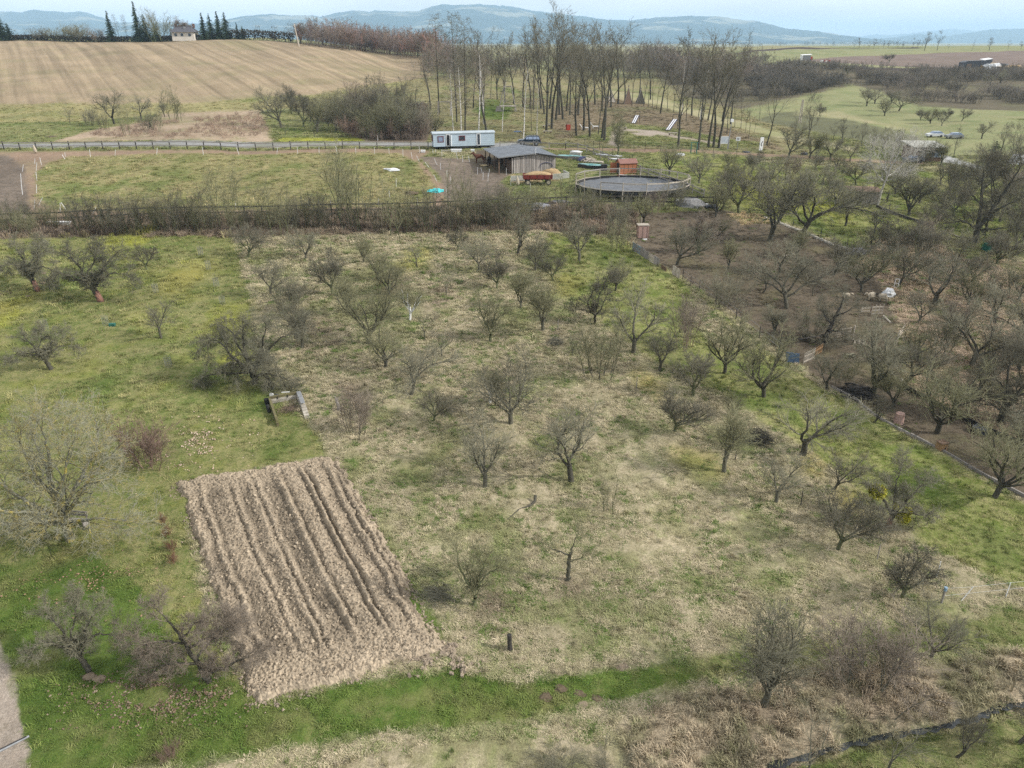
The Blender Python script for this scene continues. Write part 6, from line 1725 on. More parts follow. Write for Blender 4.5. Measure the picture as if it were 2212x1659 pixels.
# bottom right tape fence
tb = thing('tape_fence', 'white tape fence from the insulated corner post at lower right', 'fence', (0, 0, 0))
base = [(2032, 1306, 1.15), (2074, 1299, 1.0), (2172, 1290, .95), (2290, 1278, 1.0)]; Q = [at(x, y) for x, y, _ in base]
MB().tube([Q[0] - Vector((0, 0, .2)), Q[0] + Vector((0, 0, 1.0))], .06, 8).build('corner_post', 'wood_grey', tb)
MB().tube([Q[0] + Vector((0, 0, .92)), Q[0] + Vector((0, 0, 1.12))], .085, 10).build('insulator_cap', 'sheep_blue', tb)
tops = [Q[0] + Vector((0, 0, 1.05))]
for i, dx in ((1, .42), (2, 0), (3, 0)):
    tp = Q[i] + Vector((dx, 0, .95)); tops.append(tp)
    MB().beam(Q[i] - Vector((0, 0, .1)), tp, .035, .03, (0, 1, 0)).build('stake', 'plastic_white', tb)
for f in (1.0, .55):
    for a, b, qa, qb in zip(tops[:-1], tops[1:], Q[:-1], Q[1:]):
        MB().beam(qa.lerp(a, f), qb.lerp(b, f), .006, .007).build('tape', 'tarp_white', tb)
def stake(px, py, top, label, mat='wood_grey', r=.035, name='stake', cat='stake'):
    b = at(px, py); h = z_on(top, b.y) - b.z
    o = MB().tube([(0, 0, -.1), (rnd.uniform(-.04, .04), 0, h)], [r, r * .8], 6).build(name, mat, loc=b)
    tag(o, label, cat)
stake(2023, 1247, 1213, 'lone white stake above the insulated corner post', 'plastic_white', .025)
stake(1730, 1091, 1060, 'dark stake standing left of the leaning mistletoe-side tree', 'wood_black'); stake(1895, 1208, 1176, 'thin dark stake between two small trees in lower right')
stake(1205, 713, 690, 'grey stake just above the small brush pile'); stake(1374, 842, 814, 'grey stake in the middle of the dry orchard'); stake(1588, 994, 974, 'short dark stake right beside the large brush pile', 'wood_black'); stake(1476, 916, 895, 'short dark stake left of the large brush pile', 'wood_black')
stake(1999, 153, 143, 'small white marker post on the far dark bank', 'plastic_white', .25, 'marker_post', 'post')
stake(1384, 492, 470, 'tall pale pole behind the beige crate', 'wood_pale', .05, 'pole', 'pole')
o = MB().tube([(0, 0, -.1), (-.05, 0, .45), (-.06, 0, .95), (.02, 0, 1.0)], [.13, .11, .12, .02], 9).build('tree_stump', 'wood_black', loc=at(1103, 1404), smooth=False); tag(o, 'charred black tree stump standing alone in the dry grass', 'stump')
o = MB().tube([(0, 0, -.1), (-.06, 0, .5), (-.14, 0, .85), (-.22, 0, 1.15)], [.13, .12, .10, .04], 8).tube([(-.1, 0, .7), (.02, 0, 1.1)], [.07, .03], 6).build('tree_snag', 'wood_grey', loc=at(733, 886)); tag(o, 'grey broken snag right of the compost bay', 'snag')

# ---- compost bay
def compost():
    bl, br, fl, fr_ = at(584, 872), at(645, 861), at(601, 922), at(664, 908)
    t = thing('compost_bay', 'three-sided compost bay of mossy sleepers and stacked slabs on the lawn', 'compost bay', bl)
    o_ = bl
    def L(v): return v - o_
    up = Vector((0, 0, 1))
    for k in range(3):
        MB().beam(L(bl) + up * (.10 + k * .2), L(br) + up * (.10 + k * .2), .16, .18).build('back_sleeper', 'wood_moss' if k == 2 else 'slab_pale', t)
    for k in range(3):
        MB().beam(L(bl) + up * (.09 + k * .17), L(bl).lerp(L(fl), 1.0 - .02 * k) + up * (.09 + k * .17), .16, .155).build('side_sleeper', 'wood_moss', t)
    for j in range(8):
        q = L(fl) + up * (.45 + .0) + (L(bl) - L(fl)).normalized() * (.04 + j * .12)
        if j < 4: MB().box(q + up * .06 - up * j * .0, (.14, .07, .05), rz=.3).build('brick', 'wood_moss', t)
    d = (L(fr_) - L(br)); n = 9
    for k in range(7):      # stacked slabs, each a little shorter at the front
        e = 1.0 - k * .09
        for s in range(2):
            p0 = L(br) + d * (0.02 + .48 * s * e) + Vector((.06, 0, 0)); p1 = L(br) + d * (.46 * e + .48 * s * e) + Vector((.06, 0, 0))
            MB().beam(p0 + up * (.05 + k * .075), p1 + up * (.05 + k * .075), .34 + rnd.uniform(-.03, .03), .062).build('slab', 'slab_pale', t)
    MB().beam(L(br) + Vector((.05, 0, .60)), L(br) + d * .55 + Vector((.05, 0, .60)), .30, .03).build('metal_sheet', 'metal_grey', t)
    m = MB(); c = (L(bl) + L(br) + L(fl) + L(fr_)) / 4
    rr_ = random.Random(4)
    for _ in range(240):
        a_ = rr_.uniform(0, PI); x, y = c.x + rr_.gauss(0, .42), c.y + .1 + rr_.gauss(0, .34); l = rr_.uniform(.1, .3)
        z = .05 + .12 * rr_.random()
        m.tube([(x, y, z), (x + math.cos(a_) * l, y + math.sin(a_) * l, z + rr_.uniform(0, .06))], [.014, .008], 3, False)
    ho = m.build('compost_heap', 'leaf_litter', t); tag(ho, kind='stuff')
    for f in (.3, .65): MB().box(L(bl).lerp(L(br), f) + Vector((0, -.12, .42)), (.05, .05, .22)).build('bracket', 'metal_dark', t)
    q = at(587, 856); tag(MB().box((0, 0, .12), (.26, .2, .24)).build('bucket', 'plastic_white', loc=q), 'small white tub behind the left corner of compost bay', 'tub')
    q = at(598, 858); tag(MB().tube([(0, 0, 0), (0, 0, .16)], [.22, .26], 12).build('bucket', 'tarp_black', loc=q), 'black bucket behind the compost bay', 'bucket')
    q = at(577, 872); tag(MB().tube([(0, 0, 0), (0, 0, .4)], [.18, .2], 12).build('barrel', 'metal_dark', loc=q), 'dark barrel at the left corner of the compost bay', 'barrel')
    q = at(582, 890); tag(MB().tube([(0, 0, 0), (-.1, .05, .55)], [.14, .13], 10).build('canister', 'metal_dark', loc=q), 'dark canister leaning on the left side of compost bay', 'canister')
    q = at(619, 861); q.z += .55; tag(MB().box((0, 0, 0), (.6, .06, .03), rz=.12).build('board', 'plastic_white', loc=q), 'thin white strip lying on the back sleeper of compost bay', 'strip')
compost()

# ---- bench round the ash trunk
def bench():
    p = at(166, 1136)
    t = thing('bench', 'weathered slatted bench half hidden behind the ash trunk', 'bench', p, math.radians(-6))
    for k in range(2): MB().box((0, k * .17 - .1, .45), (1.4, .14, .04)).build('seat_slat', 'wood_grey', t)
    for k in range(2): MB().box((0, .22 + k * .03, .66 + k * .17), (1.4, .03, .14)).build('back_slat', 'wood_grey', t)
    for x in (-.58, .58):
        MB().box((x, 0, .21), (.07, .4, .42)).build('leg', 'wood_grey', t); MB().box((x, .22, .6), (.06, .05, .55)).build('back_post', 'wood_grey', t)
bench()

# ---- brush piles, fallen wood
def twigs(name, label, px, py, w, h, n, mat, seed, cat='brush pile', r=.02, lay=0.0, dirx=None):
    rr_ = random.Random(seed); p = at(px, py); mb = MB()
    for _ in range(n):
        a = rr_.uniform(0, PI) if dirx is None else dirx + rr_.gauss(0, .35)
        l = w * rr_.uniform(.25, .55)
        x, y = rr_.gauss(0, w * .17), rr_.gauss(0, w * .13)
        z = abs(rr_.gauss(0, h * .45)) * max(0.1, 1 - (x * x + y * y) / (w * w * .3))
        e = rr_.uniform(-.3, .3)
        a0 = Vector((x - math.cos(a) * l / 2, y - math.sin(a) * l / 2, max(.02, z - e * l / 3))); a1 = Vector((x + math.cos(a) * l / 2, y + math.sin(a) * l / 2, max(.02, z + e * l / 3)))
        m = (a0 + a1) / 2 + Vector((rr_.uniform(-.1, .1), rr_.uniform(-.1, .1), rr_.uniform(0, .12)))
        mb.tube([a0, m, a1], [r * rr_.uniform(.6, 1.3), r, r * .4], 4, False)
    o = mb.build(name, mat, loc=p); tag(o, label, cat, kind=None)
    return o
twigs('brush_pile', 'small round heap of grey cut branches in mid orchard', 1201, 742, 1.7, .55, 150, 'twig_dark', 1, r=.018)
twigs('brush_pile', 'large dark heap of tangled cut branches right of centre', 1633, 952, 2.5, .85, 330, 'bark_dark', 2, r=.016)
twigs('brush_pile', 'long flat pile of cut branches left of the tall forked tree', 945, 1285, 2.6, .22, 130, 'twig_grey', 3, r=.014, dirx=-.45)
twigs('brush_pile', 'loose leafy branches lying beside the plot edge grass', 930, 1238, 2.4, .3, 90, 'twig_olive', 4, r=.012, dirx=-.5)
twigs('log_heap', 'low heap of dark crooked logs in the narrow dirt strip', 1857, 852, 3.2, .6, 70, 'wood_black', 5, 'log heap', r=.07, dirx=-.2)
twigs('brush_pile', 'thin brush heap lying in the dirt pen among trees', 1740, 567, 3.0, .35, 70, 'bark_dark', 6, r=.02)
twigs('brush_pile', 'grey twig heap near the stacked hurdles in the pen', 1837, 771, 1.6, .3, 60, 'twig_grey', 7, r=.02)
pts = [at(1157, 1070, .35), at(1155, 1083, .12), at(1146, 1092, .08), at(1122, 1100, .06), at(1108, 1112, .05), at(1096, 1122, .04)]
o = MB().tube(pts, [.10, .09, .07, .05, .035, .02], 7).tube([pts[3], at(1104, 1097, .05)], [.03, .01], 5).build('fallen_branch', 'bark_dark'); tag(o, 'crooked fallen branch lying in the dry orchard grass', 'branch')
o = MB().tube([at(1675, 730, .1), at(1700, 724, .3), at(1728, 724, .35), at(1772, 731, .5)], [.07, .09, .11, .13], 7).build('fallen_log', 'wood_brown'); tag(o, 'long fallen log leading left from the black broken tree', 'log')
def log(px0, py0, px1, py1, r, mat, label, lift=.08, name='log'):
    o = MB().tube([at(px0, py0, lift), at(px1, py1, lift)], [r, r * .9], 7).build(name, mat); tag(o, label, name.replace('_', ' '))
log(1908, 682, 1924, 697, .09, 'wood_pale', 'pale timber edging right of the sheep gate')
log(1948, 818, 1955, 830, .1, 'wood_pale', 'short pale post lying above the leaning tree foot', .15)
log(1826, 840, 1850, 866, .09, 'wood_pale', 'pale log along the lower edge of the log heap')
log(1816, 712, 1840, 708, .05, 'wood_pale', 'thin pale branch in the dirt pen left of the sheep gate'); log(2038, 820, 2060, 840, .08, 'orange_wood', 'rust coloured plank in the dry slope at right')
log(1693, 553, 1716, 548, .05, 'wood_pale', 'pale stick lying in the upper dirt pen')
def edging(label, pts, r, mat, name='log_edging', h=.22):
    t = thing(name, label, 'edging', (0, 0, 0))
    P = [at(*q) for q in pts]
    for a, b in zip(P[:-1], P[1:]):
        n = max(1, int((b - a).length / 2.2))
        for i in range(n):
            q0, q1 = a.lerp(b, i / n), a.lerp(b, (i + .97) / n)
            q0.z = gz(q0.x, q0.y); q1.z = gz(q1.x, q1.y)
            MB().beam(q0 + Vector((0, 0, h / 2)), q1 + Vector((0, 0, h / 2 + rnd.uniform(-.05, .05))), r, h).build('timber', mat, t)
edging('low weathered timber edging along the lower side of the narrow dirt strip', [(1795, 838), (1822, 852), (1849, 866), (1864, 880), (1900, 907), (1966, 941), (2024, 970), (2091, 1010), (2140, 1036), (2215, 1075), (2300, 1115)], .10, 'wood_grey')
edging('dark low board edging along the upper side of the dirt strip', [(1943, 834), (2008, 867), (2043, 887), (2128, 931), (2240, 975)], .07, 'wood_black', h=.35)
edging('dark low bank edging right of the white birch', [(1894, 448), (1925, 462), (1974, 478), (2010, 490)], .3, 'wood_black', h=.35)
edging('pale edging strip on the lawn below the tall two-forked tree', [(2028, 502), (2045, 503), (2062, 509), (2081, 517)], .12, 'wood_pale', h=.12)
edging('pale edging strip beside the green box at right', [(2124, 535), (2140, 541), (2175, 556), (2215, 568)], .12, 'wood_pale', h=.12)
# stone row
t = thing('stone_edging', 'line of pale flat stones along the top of the dirt pen', 'stone edging', (0, 0, 0))
P = [at(x, y) for x, y in [(1650, 470), (1687, 484), (1732, 501), (1791, 526), (1833, 540)]]
for a, b in zip(P[:-1], P[1:]):
    n = int((b - a).length / .42)
    for i in range(n):
        q = a.lerp(b, (i + .5) / n); q += Vector((rnd.uniform(-.08, .08), rnd.uniform(-.1, .1), 0)); q.z = gz(q.x, q.y) + .08
        MB().box(q, (.48 * rnd.uniform(.7, 1.2), .42, .22 * rnd.uniform(.7, 1.3)), rz=rnd.uniform(-.6, .6), ry=rnd.uniform(-.15, .15), taper=.8).build('stone', 'stone_pale', t)

# ---- hurdles, gates and pallets of the sheep pen
def hurdle(name, label, b0, b1, h, rails=4, verts=3, mat='wood_pale', cat='hurdle', flat=False, board=None, diag=False):
    a, b = at(*b0), at(*b1)
    t = thing(name, label, cat, a)
    d = b - a; up = Vector((0, 0, h))
    if flat:
        up = Vector((-d.y, d.x, 0)).normalized() * h; off = Vector((0, 0, .12))
    else: off = Vector((0, 0, .03))
    if board:
        w = d.length; n = max(2, int(w / .16))
        for i in range(n):
            q0, q1 = off + d * (i / n), off + d * ((i + .85) / n)
            MB().sheet(q0, q1, q1 + up * rnd.uniform(.92, 1.04), q0 + up * rnd.uniform(.94, 1.02), .03).build('slat', board, t)
        return t
    for i in range(rails):
        z = off + up * ((i + .3) / rails)
        MB().beam(z, z + d, .03, .10 if not flat else .03, (0, 0, 1)).build('rail', mat, t)
    for i in range(verts):
        q = off + d * (i / (verts - 1))
        MB().beam(q, q + up, .07, .05, (0, 1, 0) if not flat else (0, 0, 1)).build('upright', mat, t)
    return t
hurdle('pallet_gate', 'pale pallet gate standing upright below the dark-faced sheep', (1881, 680), (1905, 679), .95, 3, 4)
hurdle('hurdle', 'pale open frame hurdle left of the pallet gate', (1861, 675), (1880, 674), .6, 2, 2)
hurdle('pallet', 'pale wooden pallet lying flat in the trampled pen', (1846, 744), (1866, 747), 1.0, 4, 3, flat=True, cat='pallet')
hurdle('hurdle', 'four-rail hurdle right of the black broken tree', (1801, 736), (1834, 733), .9, 4, 2)
hurdle('hurdle', 'tilted pale picket hurdle beside the blue panel', (1735, 786), (1757, 776), .95, 2, 8)
hurdle('hurdle', 'yellowish picket hurdle right of the tilted picket hurdle', (1758, 772), (1774, 762), .8, 2, 6, 'orange_wood')
hurdle('hurdle', 'grey frame hurdle at the right side of the sheep pen', (1938, 735), (1950, 720), .9, 3, 2)
stake(1841, 735, 703, 'stout pale post right of the four-rail hurdle', 'wood_pale', .07, 'post', 'post'); stake(1879, 683, 656, 'dark gate post left of the pallet gate', 'wood_brown', .05, 'post', 'post')
a = at(1712, 786); o = MB().sheet((-.45, .3, .05), (.5, -.1, .05), (.4, -.1, .95), (-.6, .3, .95), .03).build('metal_panel', 'blue_sheet', loc=a); tag(o, 'leaning blue sheet panel left of the picket hurdles', 'panel')
a = at(1918, 640); o = MB().blob((0, 0, .3), (1.3, .9, 1.1), 12, 7, .25, 3).build('tarp_bundle', 'tarp_white', loc=a); tag(o, 'crumpled grey-white sheet heap at the pen corner near the sheep', 'tarp')
a = at(1935, 622); t = thing('window_frame', 'small white window frame leaning by the leaning tree', 'window frame', a)
for c_, s_ in (((0, 0, .05), (.4, .05, .06)), ((0, 0, .95), (.4, .05, .06)), ((-.2, 0, .5), (.06, .05, .9)), ((.2, 0, .5), (.06, .05, .9)), ((0, 0, .5), (.4, .05, .05))): MB().box(c_, s_).build('bar', 'plastic_white', t)
# pallet fence
hurdle('blue_door', 'flaking blue door panel at the top of the pallet fence', (1366, 541), (1384, 552), 1.0, board='blue_flaky', cat='door panel')
hurdle('fence_section', 'dark board panel between blue door and pallets', (1384, 552), (1391, 556), 1.05, board='wood_grey', cat='board')
hurdle('pallet', 'grey pallet standing right of the dark board panel', (1391, 557), (1401, 563), .95, board='wood_grey', cat='pallet')
hurdle('pallet', 'whitish slatted pallet in the middle of the pallet fence', (1402, 564), (1412, 571), .95, 6, 2, 'wood_pale', cat='pallet')
hurdle('pallet', 'brownish pallet at the lower end of the pallet row', (1413, 571), (1424, 577), .95, board='wood_board', cat='pallet')
hurdle('low_boards', 'low broken dark boards below the pallet row', (1428, 580), (1440, 588), .45, board='wood_brown', cat='boards')
hurdle('pallet', 'pair of pale pallets standing apart from the pallet row', (1452, 592), (1468, 603), 1.0, board='wood_pale', cat='pallet')
# crate
a = at(1387, 512); t = thing('crate', 'beige wooden crate standing in the dirt pen', 'crate', a, .05)
MB().box((0, 0, .75), (1.25, 1.0, 1.5)).build('box', 'beige_box', t); MB().box((0, 0, 1.53), (1.4, 1.1, .08)).build('lid', 'wood_pale', t)
MB().box((.645, 0, .7), (.05, .9, 1.35)).build('end_slats', 'wood_brown', t)
for x in (-.55, 0, .55): MB().box((x, -.52, .75), (.07, .04, 1.5)).build('batten', 'beige_box', t)
a = at(1383, 516); o = MB().box((0, 0, .06), (.5, .2, .12), rz=.2).build('litter_sheet', 'plastic_white', loc=at(1393, 518)); tag(o, 'small white scrap on the ground before the beige crate', 'scrap')
a = at(2032, 972); t = thing('nest_box', 'small orange wooden box at the edge of dirt strip', 'box', a, .2)
MB().box((0, 0, .3), (.55, .5, .6)).build('box', 'orange_wood', t); MB().box((0, 0, .63), (.65, .6, .05)).build('lid', 'wood_brown', t)
o = MB().tube([(0, 0, 0), (0, 0, .8)], [.35, .3], 10).build('tub', 'beige_box', loc=at(1940, 914)); tag(o, 'pinkish upturned tub in the narrow dirt strip', 'tub')
for x, y, l in ((2107, 933, 'left of two black feed buckets by the dirt strip edge'), (2122, 938, 'right of two black feed buckets by the dirt strip edge')):
    t = thing('feed_bucket', l, 'bucket', at(x, y)); MB().tube([(0, 0, 0), (0, 0, .42)], [.24, .3], 14).build('bucket_body', 'tarp_black', t); MB().tube([(-.3, 0, .42), (0, 0, .66), (.3, 0, .42)], .02, 4).build('handle', 'metal_grey', t)
log(1732, 515, 1752, 513, .12, 'beige_box', 'flat pale board lying in the upper dirt pen', .03, 'board')

# ---- heaps and bundles round the yard
def heap(name, label, px, py, size, mat, seed, cat, rough=.25, n=18, m=9):
    o = MB().blob((0, 0, 0), size, n, m, rough, seed).build(name, mat, loc=at(px, py) - Vector((0, 0, .03)), smooth=False); tag(o, label, cat); return o
heap('tarp_bundle', 'bright aqua tarp bundle lying on the paddock grass', 940, 414, (2.4, 1.1, .9), 'tarp_aqua', 11, 'tarp', .3)
heap('sand_heap', 'small whitish heap in the middle of the paddock', 848, 368, (2.7, 1.4, .8), 'tarp_white', 12, 'heap')
heap('soil_heap', 'dark soil heap left of the aqua tarp bundle', 887, 418, (2.0, 1.2, .7), 'soil_dark', 13, 'heap')
heap('tarp_heap', 'grey crumpled foil heap behind the black rail fence', 1155, 450, (4.2, 2.6, 1.5), 'tarp_grey', 14, 'tarp', .3)
heap('gravel_heap', 'low dark gravel heap left of the round pen', 1210, 436, (2.8, 2.6, .5), 'gravel_dark', 15, 'heap')
heap('gravel_heap', 'grey gravel heap right of the round pen', 1492, 444, (4.6, 3.0, 2.3), 'gravel_grey', 16, 'heap', .12)
heap('bag', 'white plastic bag at the foot of the round pen rails', 1462, 436, (.6, .5, .9), 'tarp_white', 17, 'bag')
heap('bag', 'white plastic bag on the right of grey gravel heap', 1526, 444, (.6, .5, .8), 'tarp_white', 18, 'bag')
heap('tarp_heap', 'black crate and foil heap below the grey gravel heap', 1540, 450, (1.7, 1.2, 1.3), 'tarp_black', 19, 'tarp')
heap('manhole_heap', 'flat black heap in the green strip beyond the road', 110, 295, (2.6, 2.0, .3), 'soil_dark', 20, 'heap')
heap('soil_patch', 'dark earth heap at the left edge of lawn', 2, 632, (2.2, 1.6, .25), 'soil_dark', 21, 'heap')
for i, (x, y) in enumerate([(193, 1462), (215, 1466), (330, 1465), (1212, 1488), (1252, 1500), (1180, 1505), (1290, 1510), (840, 1302), (1345, 1440), (96, 590), (93, 610), (60, 640), (1260, 1522), (360, 1445)]):
    heap('molehill', ['pale', 'brown', 'sandy'][i % 3] + ' molehill, %s of the molehills counted from the left' % ordn(sorted([193, 215, 330, 1212, 1252, 1180, 1290, 840, 1345, 96, 93, 60, 1260, 360]).index(x)), x, y, (.62, .5, .26), ['soil_pale', 'soil_dark'][i in (3, 4, 5, 6)], 30 + i, 'molehill', .2, 12, 6)['group'] = 'molehills'
# tubs by the caravan
def tub(px, py, s, label, mat='plastic_white', name='tub'):
    t = thing(name, label, 'tub', at(px, py)); x, y, z = s
    MB().box((0, 0, z / 2), s, taper=1.15).build('basin', mat, t); MB().box((0, 0, z + .02), (x * 1.2, y * 1.2, .05)).build('rim', mat, t)
tub(986, 329, (1.7, .7, .5), 'white bathtub used as a trough below the caravan door', name='bathtub'); tub(914, 329, (.7, .45, .35), 'small white tub left of the caravan'); tub(1021, 327, (.6, .5, .3), 'white basin under the right part of the caravan')
o = MB().box((0, 0, .1), (1.6, .5, .2)).build('pallet', 'wood_grey', loc=at(965, 327)); tag(o, 'grey wooden step in front of the open caravan door', 'step')
tub(128, 485, (2.6, .5, .35), 'long white trough in the hedge beside the black fence', name='trough')
# building material store
def stack(px, py, n, size, mat, label, cat='stack', name='board_stack', rz=0.0, top=None):
    t = thing(name, label, cat, at(px, py), rz); L_, W, h = size
    for k in range(n):
        MB().box((rnd.uniform(-.08, .08), rnd.uniform(-.06, .06), h * (k + .5)), (L_ * rnd.uniform(.92, 1), W * rnd.uniform(.9, 1), h * .86), rz=rnd.uniform(-.03, .03)).build('layer', mat, t)
    if top: MB().blob((0, 0, h * n), (L_ * 1.02, W * 1.1, .35), 14, 6, .2, int(px)).build('cover', top, t)
stack(1232, 343, 3, (5.0, .9, .16), 'wood_grey', 'long board stack under teal foil left of the wrapped stones', rz=-.42, top='tarp_teal')
stack(1243, 340, 4, (2.0, 1.6, .24), 'stone_pale', 'stack of white wrapped paving stones', rz=-.2, top='tarp_white')
stack(1279, 364, 3, (5.0, 1.0, .2), 'wood_black', 'long dark board stack under teal foil left of the orange shed', rz=-.45, top='tarp_teal')
stack(1305, 368, 2, (1.0, .9, .5), 'metal_dark', 'black crate beside the orange shed door', 'crate', 'crate')
twigs('firewood_heap', 'heap of pale split firewood behind the orange shed', 1272, 349, 2.8, .8, 70, 'wood_pale', 21, 'firewood', r=.06)
heap('tarp_heap', 'navy and black covered heap between wrapped stones and firewood', 1256, 347, (1.6, 1.2, 1.5), 'navy_plastic', 22, 'tarp')
stack(1290, 352, 2, (2.2, 1.2, .15), 'wood_pale', 'low stack of pale boards right of the firewood', rz=-.3)
for i in range(6):
    q = at(1293 + i * 9, 334 + i * .8); o = MB().box((0, 0, .06), (1.0, .9, .12), rz=rnd.uniform(-.3, .3), ry=rnd.uniform(-.08, .08)).build('foam_sheet', 'tarp_white', loc=q); tag(o, 'white foam sheet, %s from left in the upper row by the fence' % ordn(i), 'sheet', 'white foam sheets')
for i in range(7):
    q = at(1320 + i * 8, 343.5 + i * .3); o = MB().box((0, 0, .06), (.95, .9, .12), rz=rnd.uniform(-.3, .3), ry=rnd.uniform(-.08, .08)).build('foam_sheet', 'tarp_white', loc=q); tag(o, 'white foam sheet, %s from left in the lower row by the fence' % ordn(i), 'sheet', 'white foam sheets')
# upper right yard bits
heap('bag', 'white plastic heap beside the green swing frame', 1470, 336, (1.6, 1.0, .9), 'tarp_white', 41, 'bag')
def aframe(px, py, h, w, label, mat, name='swing_frame', r=.06, bar=True):
    t = thing(name, label, 'swing', at(px, py))
    for x in ((-w / 2, w / 2) if bar else (0,)):
        for s in (-1, 1): MB().tube([(x + s * .1, s * h * .35, 0), (x, 0, h)], r, 6).build('leg', mat, t)
    if bar: MB().tube([(-w / 2 - .2, 0, h), (w / 2 + .2, 0, h)], r, 6).build('beam', mat, t)
    return t
t = aframe(1498, 332, 1.9, 1.0, 'green metal swing frame beside the road', 'green_metal')
t = aframe(961, 250, 3.1, 3.0, 'wooden A-frame swing left of the first birches', 'wood_grey', r=.1)
for x in (-.6, .6): MB().tube([(x, 0, 3.1), (x, 0, .6)], .02, 4).build('rope', 'wood_grey', t)
MB().box((0, 0, .6), (1.4, .3, .06)).build('seat', 'wood_grey', t)
def platform():
    t = thing('play_platform', 'wooden play platform with tall poles in the grove clearing', 'play platform', at(1092, 240))
    MB().box((.6, 0, 1.2), (4.2, 2.4, .18)).build('deck', 'wood_pale', t)
    MB().sheet((-2.6, -1.3, .05), (-.9, -1.3, .05), (-1.2, -1.2, 1.25), (-2.2, -1.2, 1.25), .1).build('ramp', 'wood_grey', t)
    for x in (-1.2, 2.4):
        for y in (-1, 1): MB().tube([(x, y, 0), (x, y, 1.2)], .1, 6).build('leg', 'wood_grey', t)
    for x0, x1 in ((-1.8, -.3), (2.7, 1.4)): MB().tube([(x0, -.9, 0), (x1, 0, 6.0)], .12, 6).build('pole', 'wood_grey', t)
    MB().tube([(-.5, 0, 5.8), (1.6, 0, 5.8)], .1, 6).build('beam', 'wood_grey', t)
platform()
def slide(px, py, rz, L_, h, label):
    t = thing('slide', label, 'slide', at(px, py), rz)
    MB().sheet((-.5, 0, .15), (.5, 0, .15), (.5, L_, h), (-.5, L_, h), .06).build('chute', 'navy_plastic', t)
    for x in (-.22, .22): MB().beam((x, 0, .27), (x, L_, h + .12), .22, .04).build('lane', 'plastic_white', t)
    for x in (-.6, .6): MB().tube([(x, L_ + .1, 0), (x, L_ + .1, h + 1.0)], .06, 6).build('post', 'metal_dark', t)
    MB().beam((-.6, L_ + .1, h + 1), (.6, L_ + .1, h + 1), .08, .08).build('bar', 'metal_dark', t)
slide(1442, 283, math.radians(-28), 5.0, 1.9, 'navy and white slide on the grassy bank, larger of the two slides'); slide(1368, 268, math.radians(-22), 3.6, 1.6, 'navy and white slide half hidden by bare branches, smaller of two slides')
def lounger(px, py, rz, label):
    t = thing('lounger', label, 'lounger', at(px, py), rz)
    MB().box((.2, 0, .42), (1.5, .65, .09)).build('seat', 'plastic_white', t)
    MB().sheet((-.5, -.33, .42), (-.5, .33, .42), (-1.05, .33, 1.15), (-1.05, -.33, 1.15), .08).build('backrest', 'plastic_white', t)
    for x in (-.45, .85):
        for y in (-.26, .26): MB().box((x, y, .2), (.09, .08, .4)).build('leg', 'plastic_white', t)
lounger(1285, 277, .1, 'white sun lounger at right of the pair under the grove trees'); lounger(1262, 280, -.1, 'white sun lounger at left of the pair under the grove trees')
t = thing('litter_bin', 'red box-shaped bin on a post under the grove trees', 'bin', at(1227, 284), .3)
MB().box((0, 0, .85), (.8, .7, 1.1)).build('bin_box', 'red_bin', t); MB().box((0, 0, 1.43), (.7, .6, .06)).build('lid', 'roof_brown', t); MB().tube([(0, 0, 0), (0, 0, .4)], .07, 6).build('post', 'metal_dark', t)
def logbench(px, py, label, L_=1.9):
    t = thing('log_bench', label, 'bench', at(px, py)); MB().beam((-L_ / 2, 0, .45), (L_ / 2, 0, .45), .45, .16).build('seat', 'wood_pale', t)
    for x in (-L_ * .35, L_ * .35): MB().tube([(x, 0, 0), (x, 0, .4)], .14, 7).build('leg', 'wood_brown', t)
logbench(1183, 288, 'pale log bench nearest to the parked car'); logbench(1178, 276, 'small pale log bench behind left of thick trunk', 1.2); logbench(1190, 273, 'small pale log bench beside the thick trunk', 1.2)
logbench(1453, 292, 'grey log bench below the larger slide'); logbench(1344, 280, 'pale log bench at the head of the sandy path')
heap('tarp_bundle', 'blue folded tarp on the grass left of the birch', 1118, 285, (2.0, .8, .5), 'blue_sheet', 51, 'tarp')
def tepee(px, py, h, w, label, mat):
    t = thing('play_tent', label, 'play tent', at(px, py))
    MB().add([(-w / 2, -w / 2, 0), (w / 2, -w / 2, 0), (w / 2, w / 2, 0), (-w / 2, w / 2, 0), (0, 0, h)], [(0, 1, 4), (1, 2, 4), (2, 3, 4), (3, 0, 4), (3, 2, 1, 0)]).build('cover', mat, t)
    for x, y in ((-1, -1), (1, -1), (1, 1), (-1, 1)): MB().tube([(x * w / 2, y * w / 2, 0), (-x * .15, -y * .15, h + .5)], .05, 5).build('pole', 'wood_grey', t)
tepee(1356, 224, 4.4, 2.2, 'dark brown pointed tepee, left of the two dark ones', 'wood_brown'); tepee(1383, 223, 3.6, 2.4, 'reddish brown pointed tepee, right of the two dark ones', 'bark_dark'); tepee(1320, 220, 2.6, 2.4, 'pale small tepee seen between grove trunks', 'wood_pale')
def text_obj(body, size, parent, loc, rot, mat, name='lettering'):
    c = bpy.data.curves.new(name, 'FONT'); c.body = body; c.size = size; c.align_x = 'CENTER'; c.align_y = 'CENTER'; c.extrude = .004
    o = bpy.data.objects.new(name, c); COL.objects.link(o); o.parent = parent; o.location = loc; o.rotation_euler = rot; c.materials.append(M(mat))
t = thing('notice_board', 'white notice board on two posts beside the lamp post', 'sign', at(1564, 321))
MB().box((0, 0, 1.5), (1.7, .06, 1.3)).build('panel', 'tarp_white', t)
for x in (-.8, .8): MB().tube([(x, 0, 0), (x, 0, 2.2)], .05, 6).build('post', 'wood_grey', t)
for k in range(5): MB().box((0, -.036, 1.95 - k * .2), (1.3, .008, .05)).build('print_line', 'sheep_blue', t)
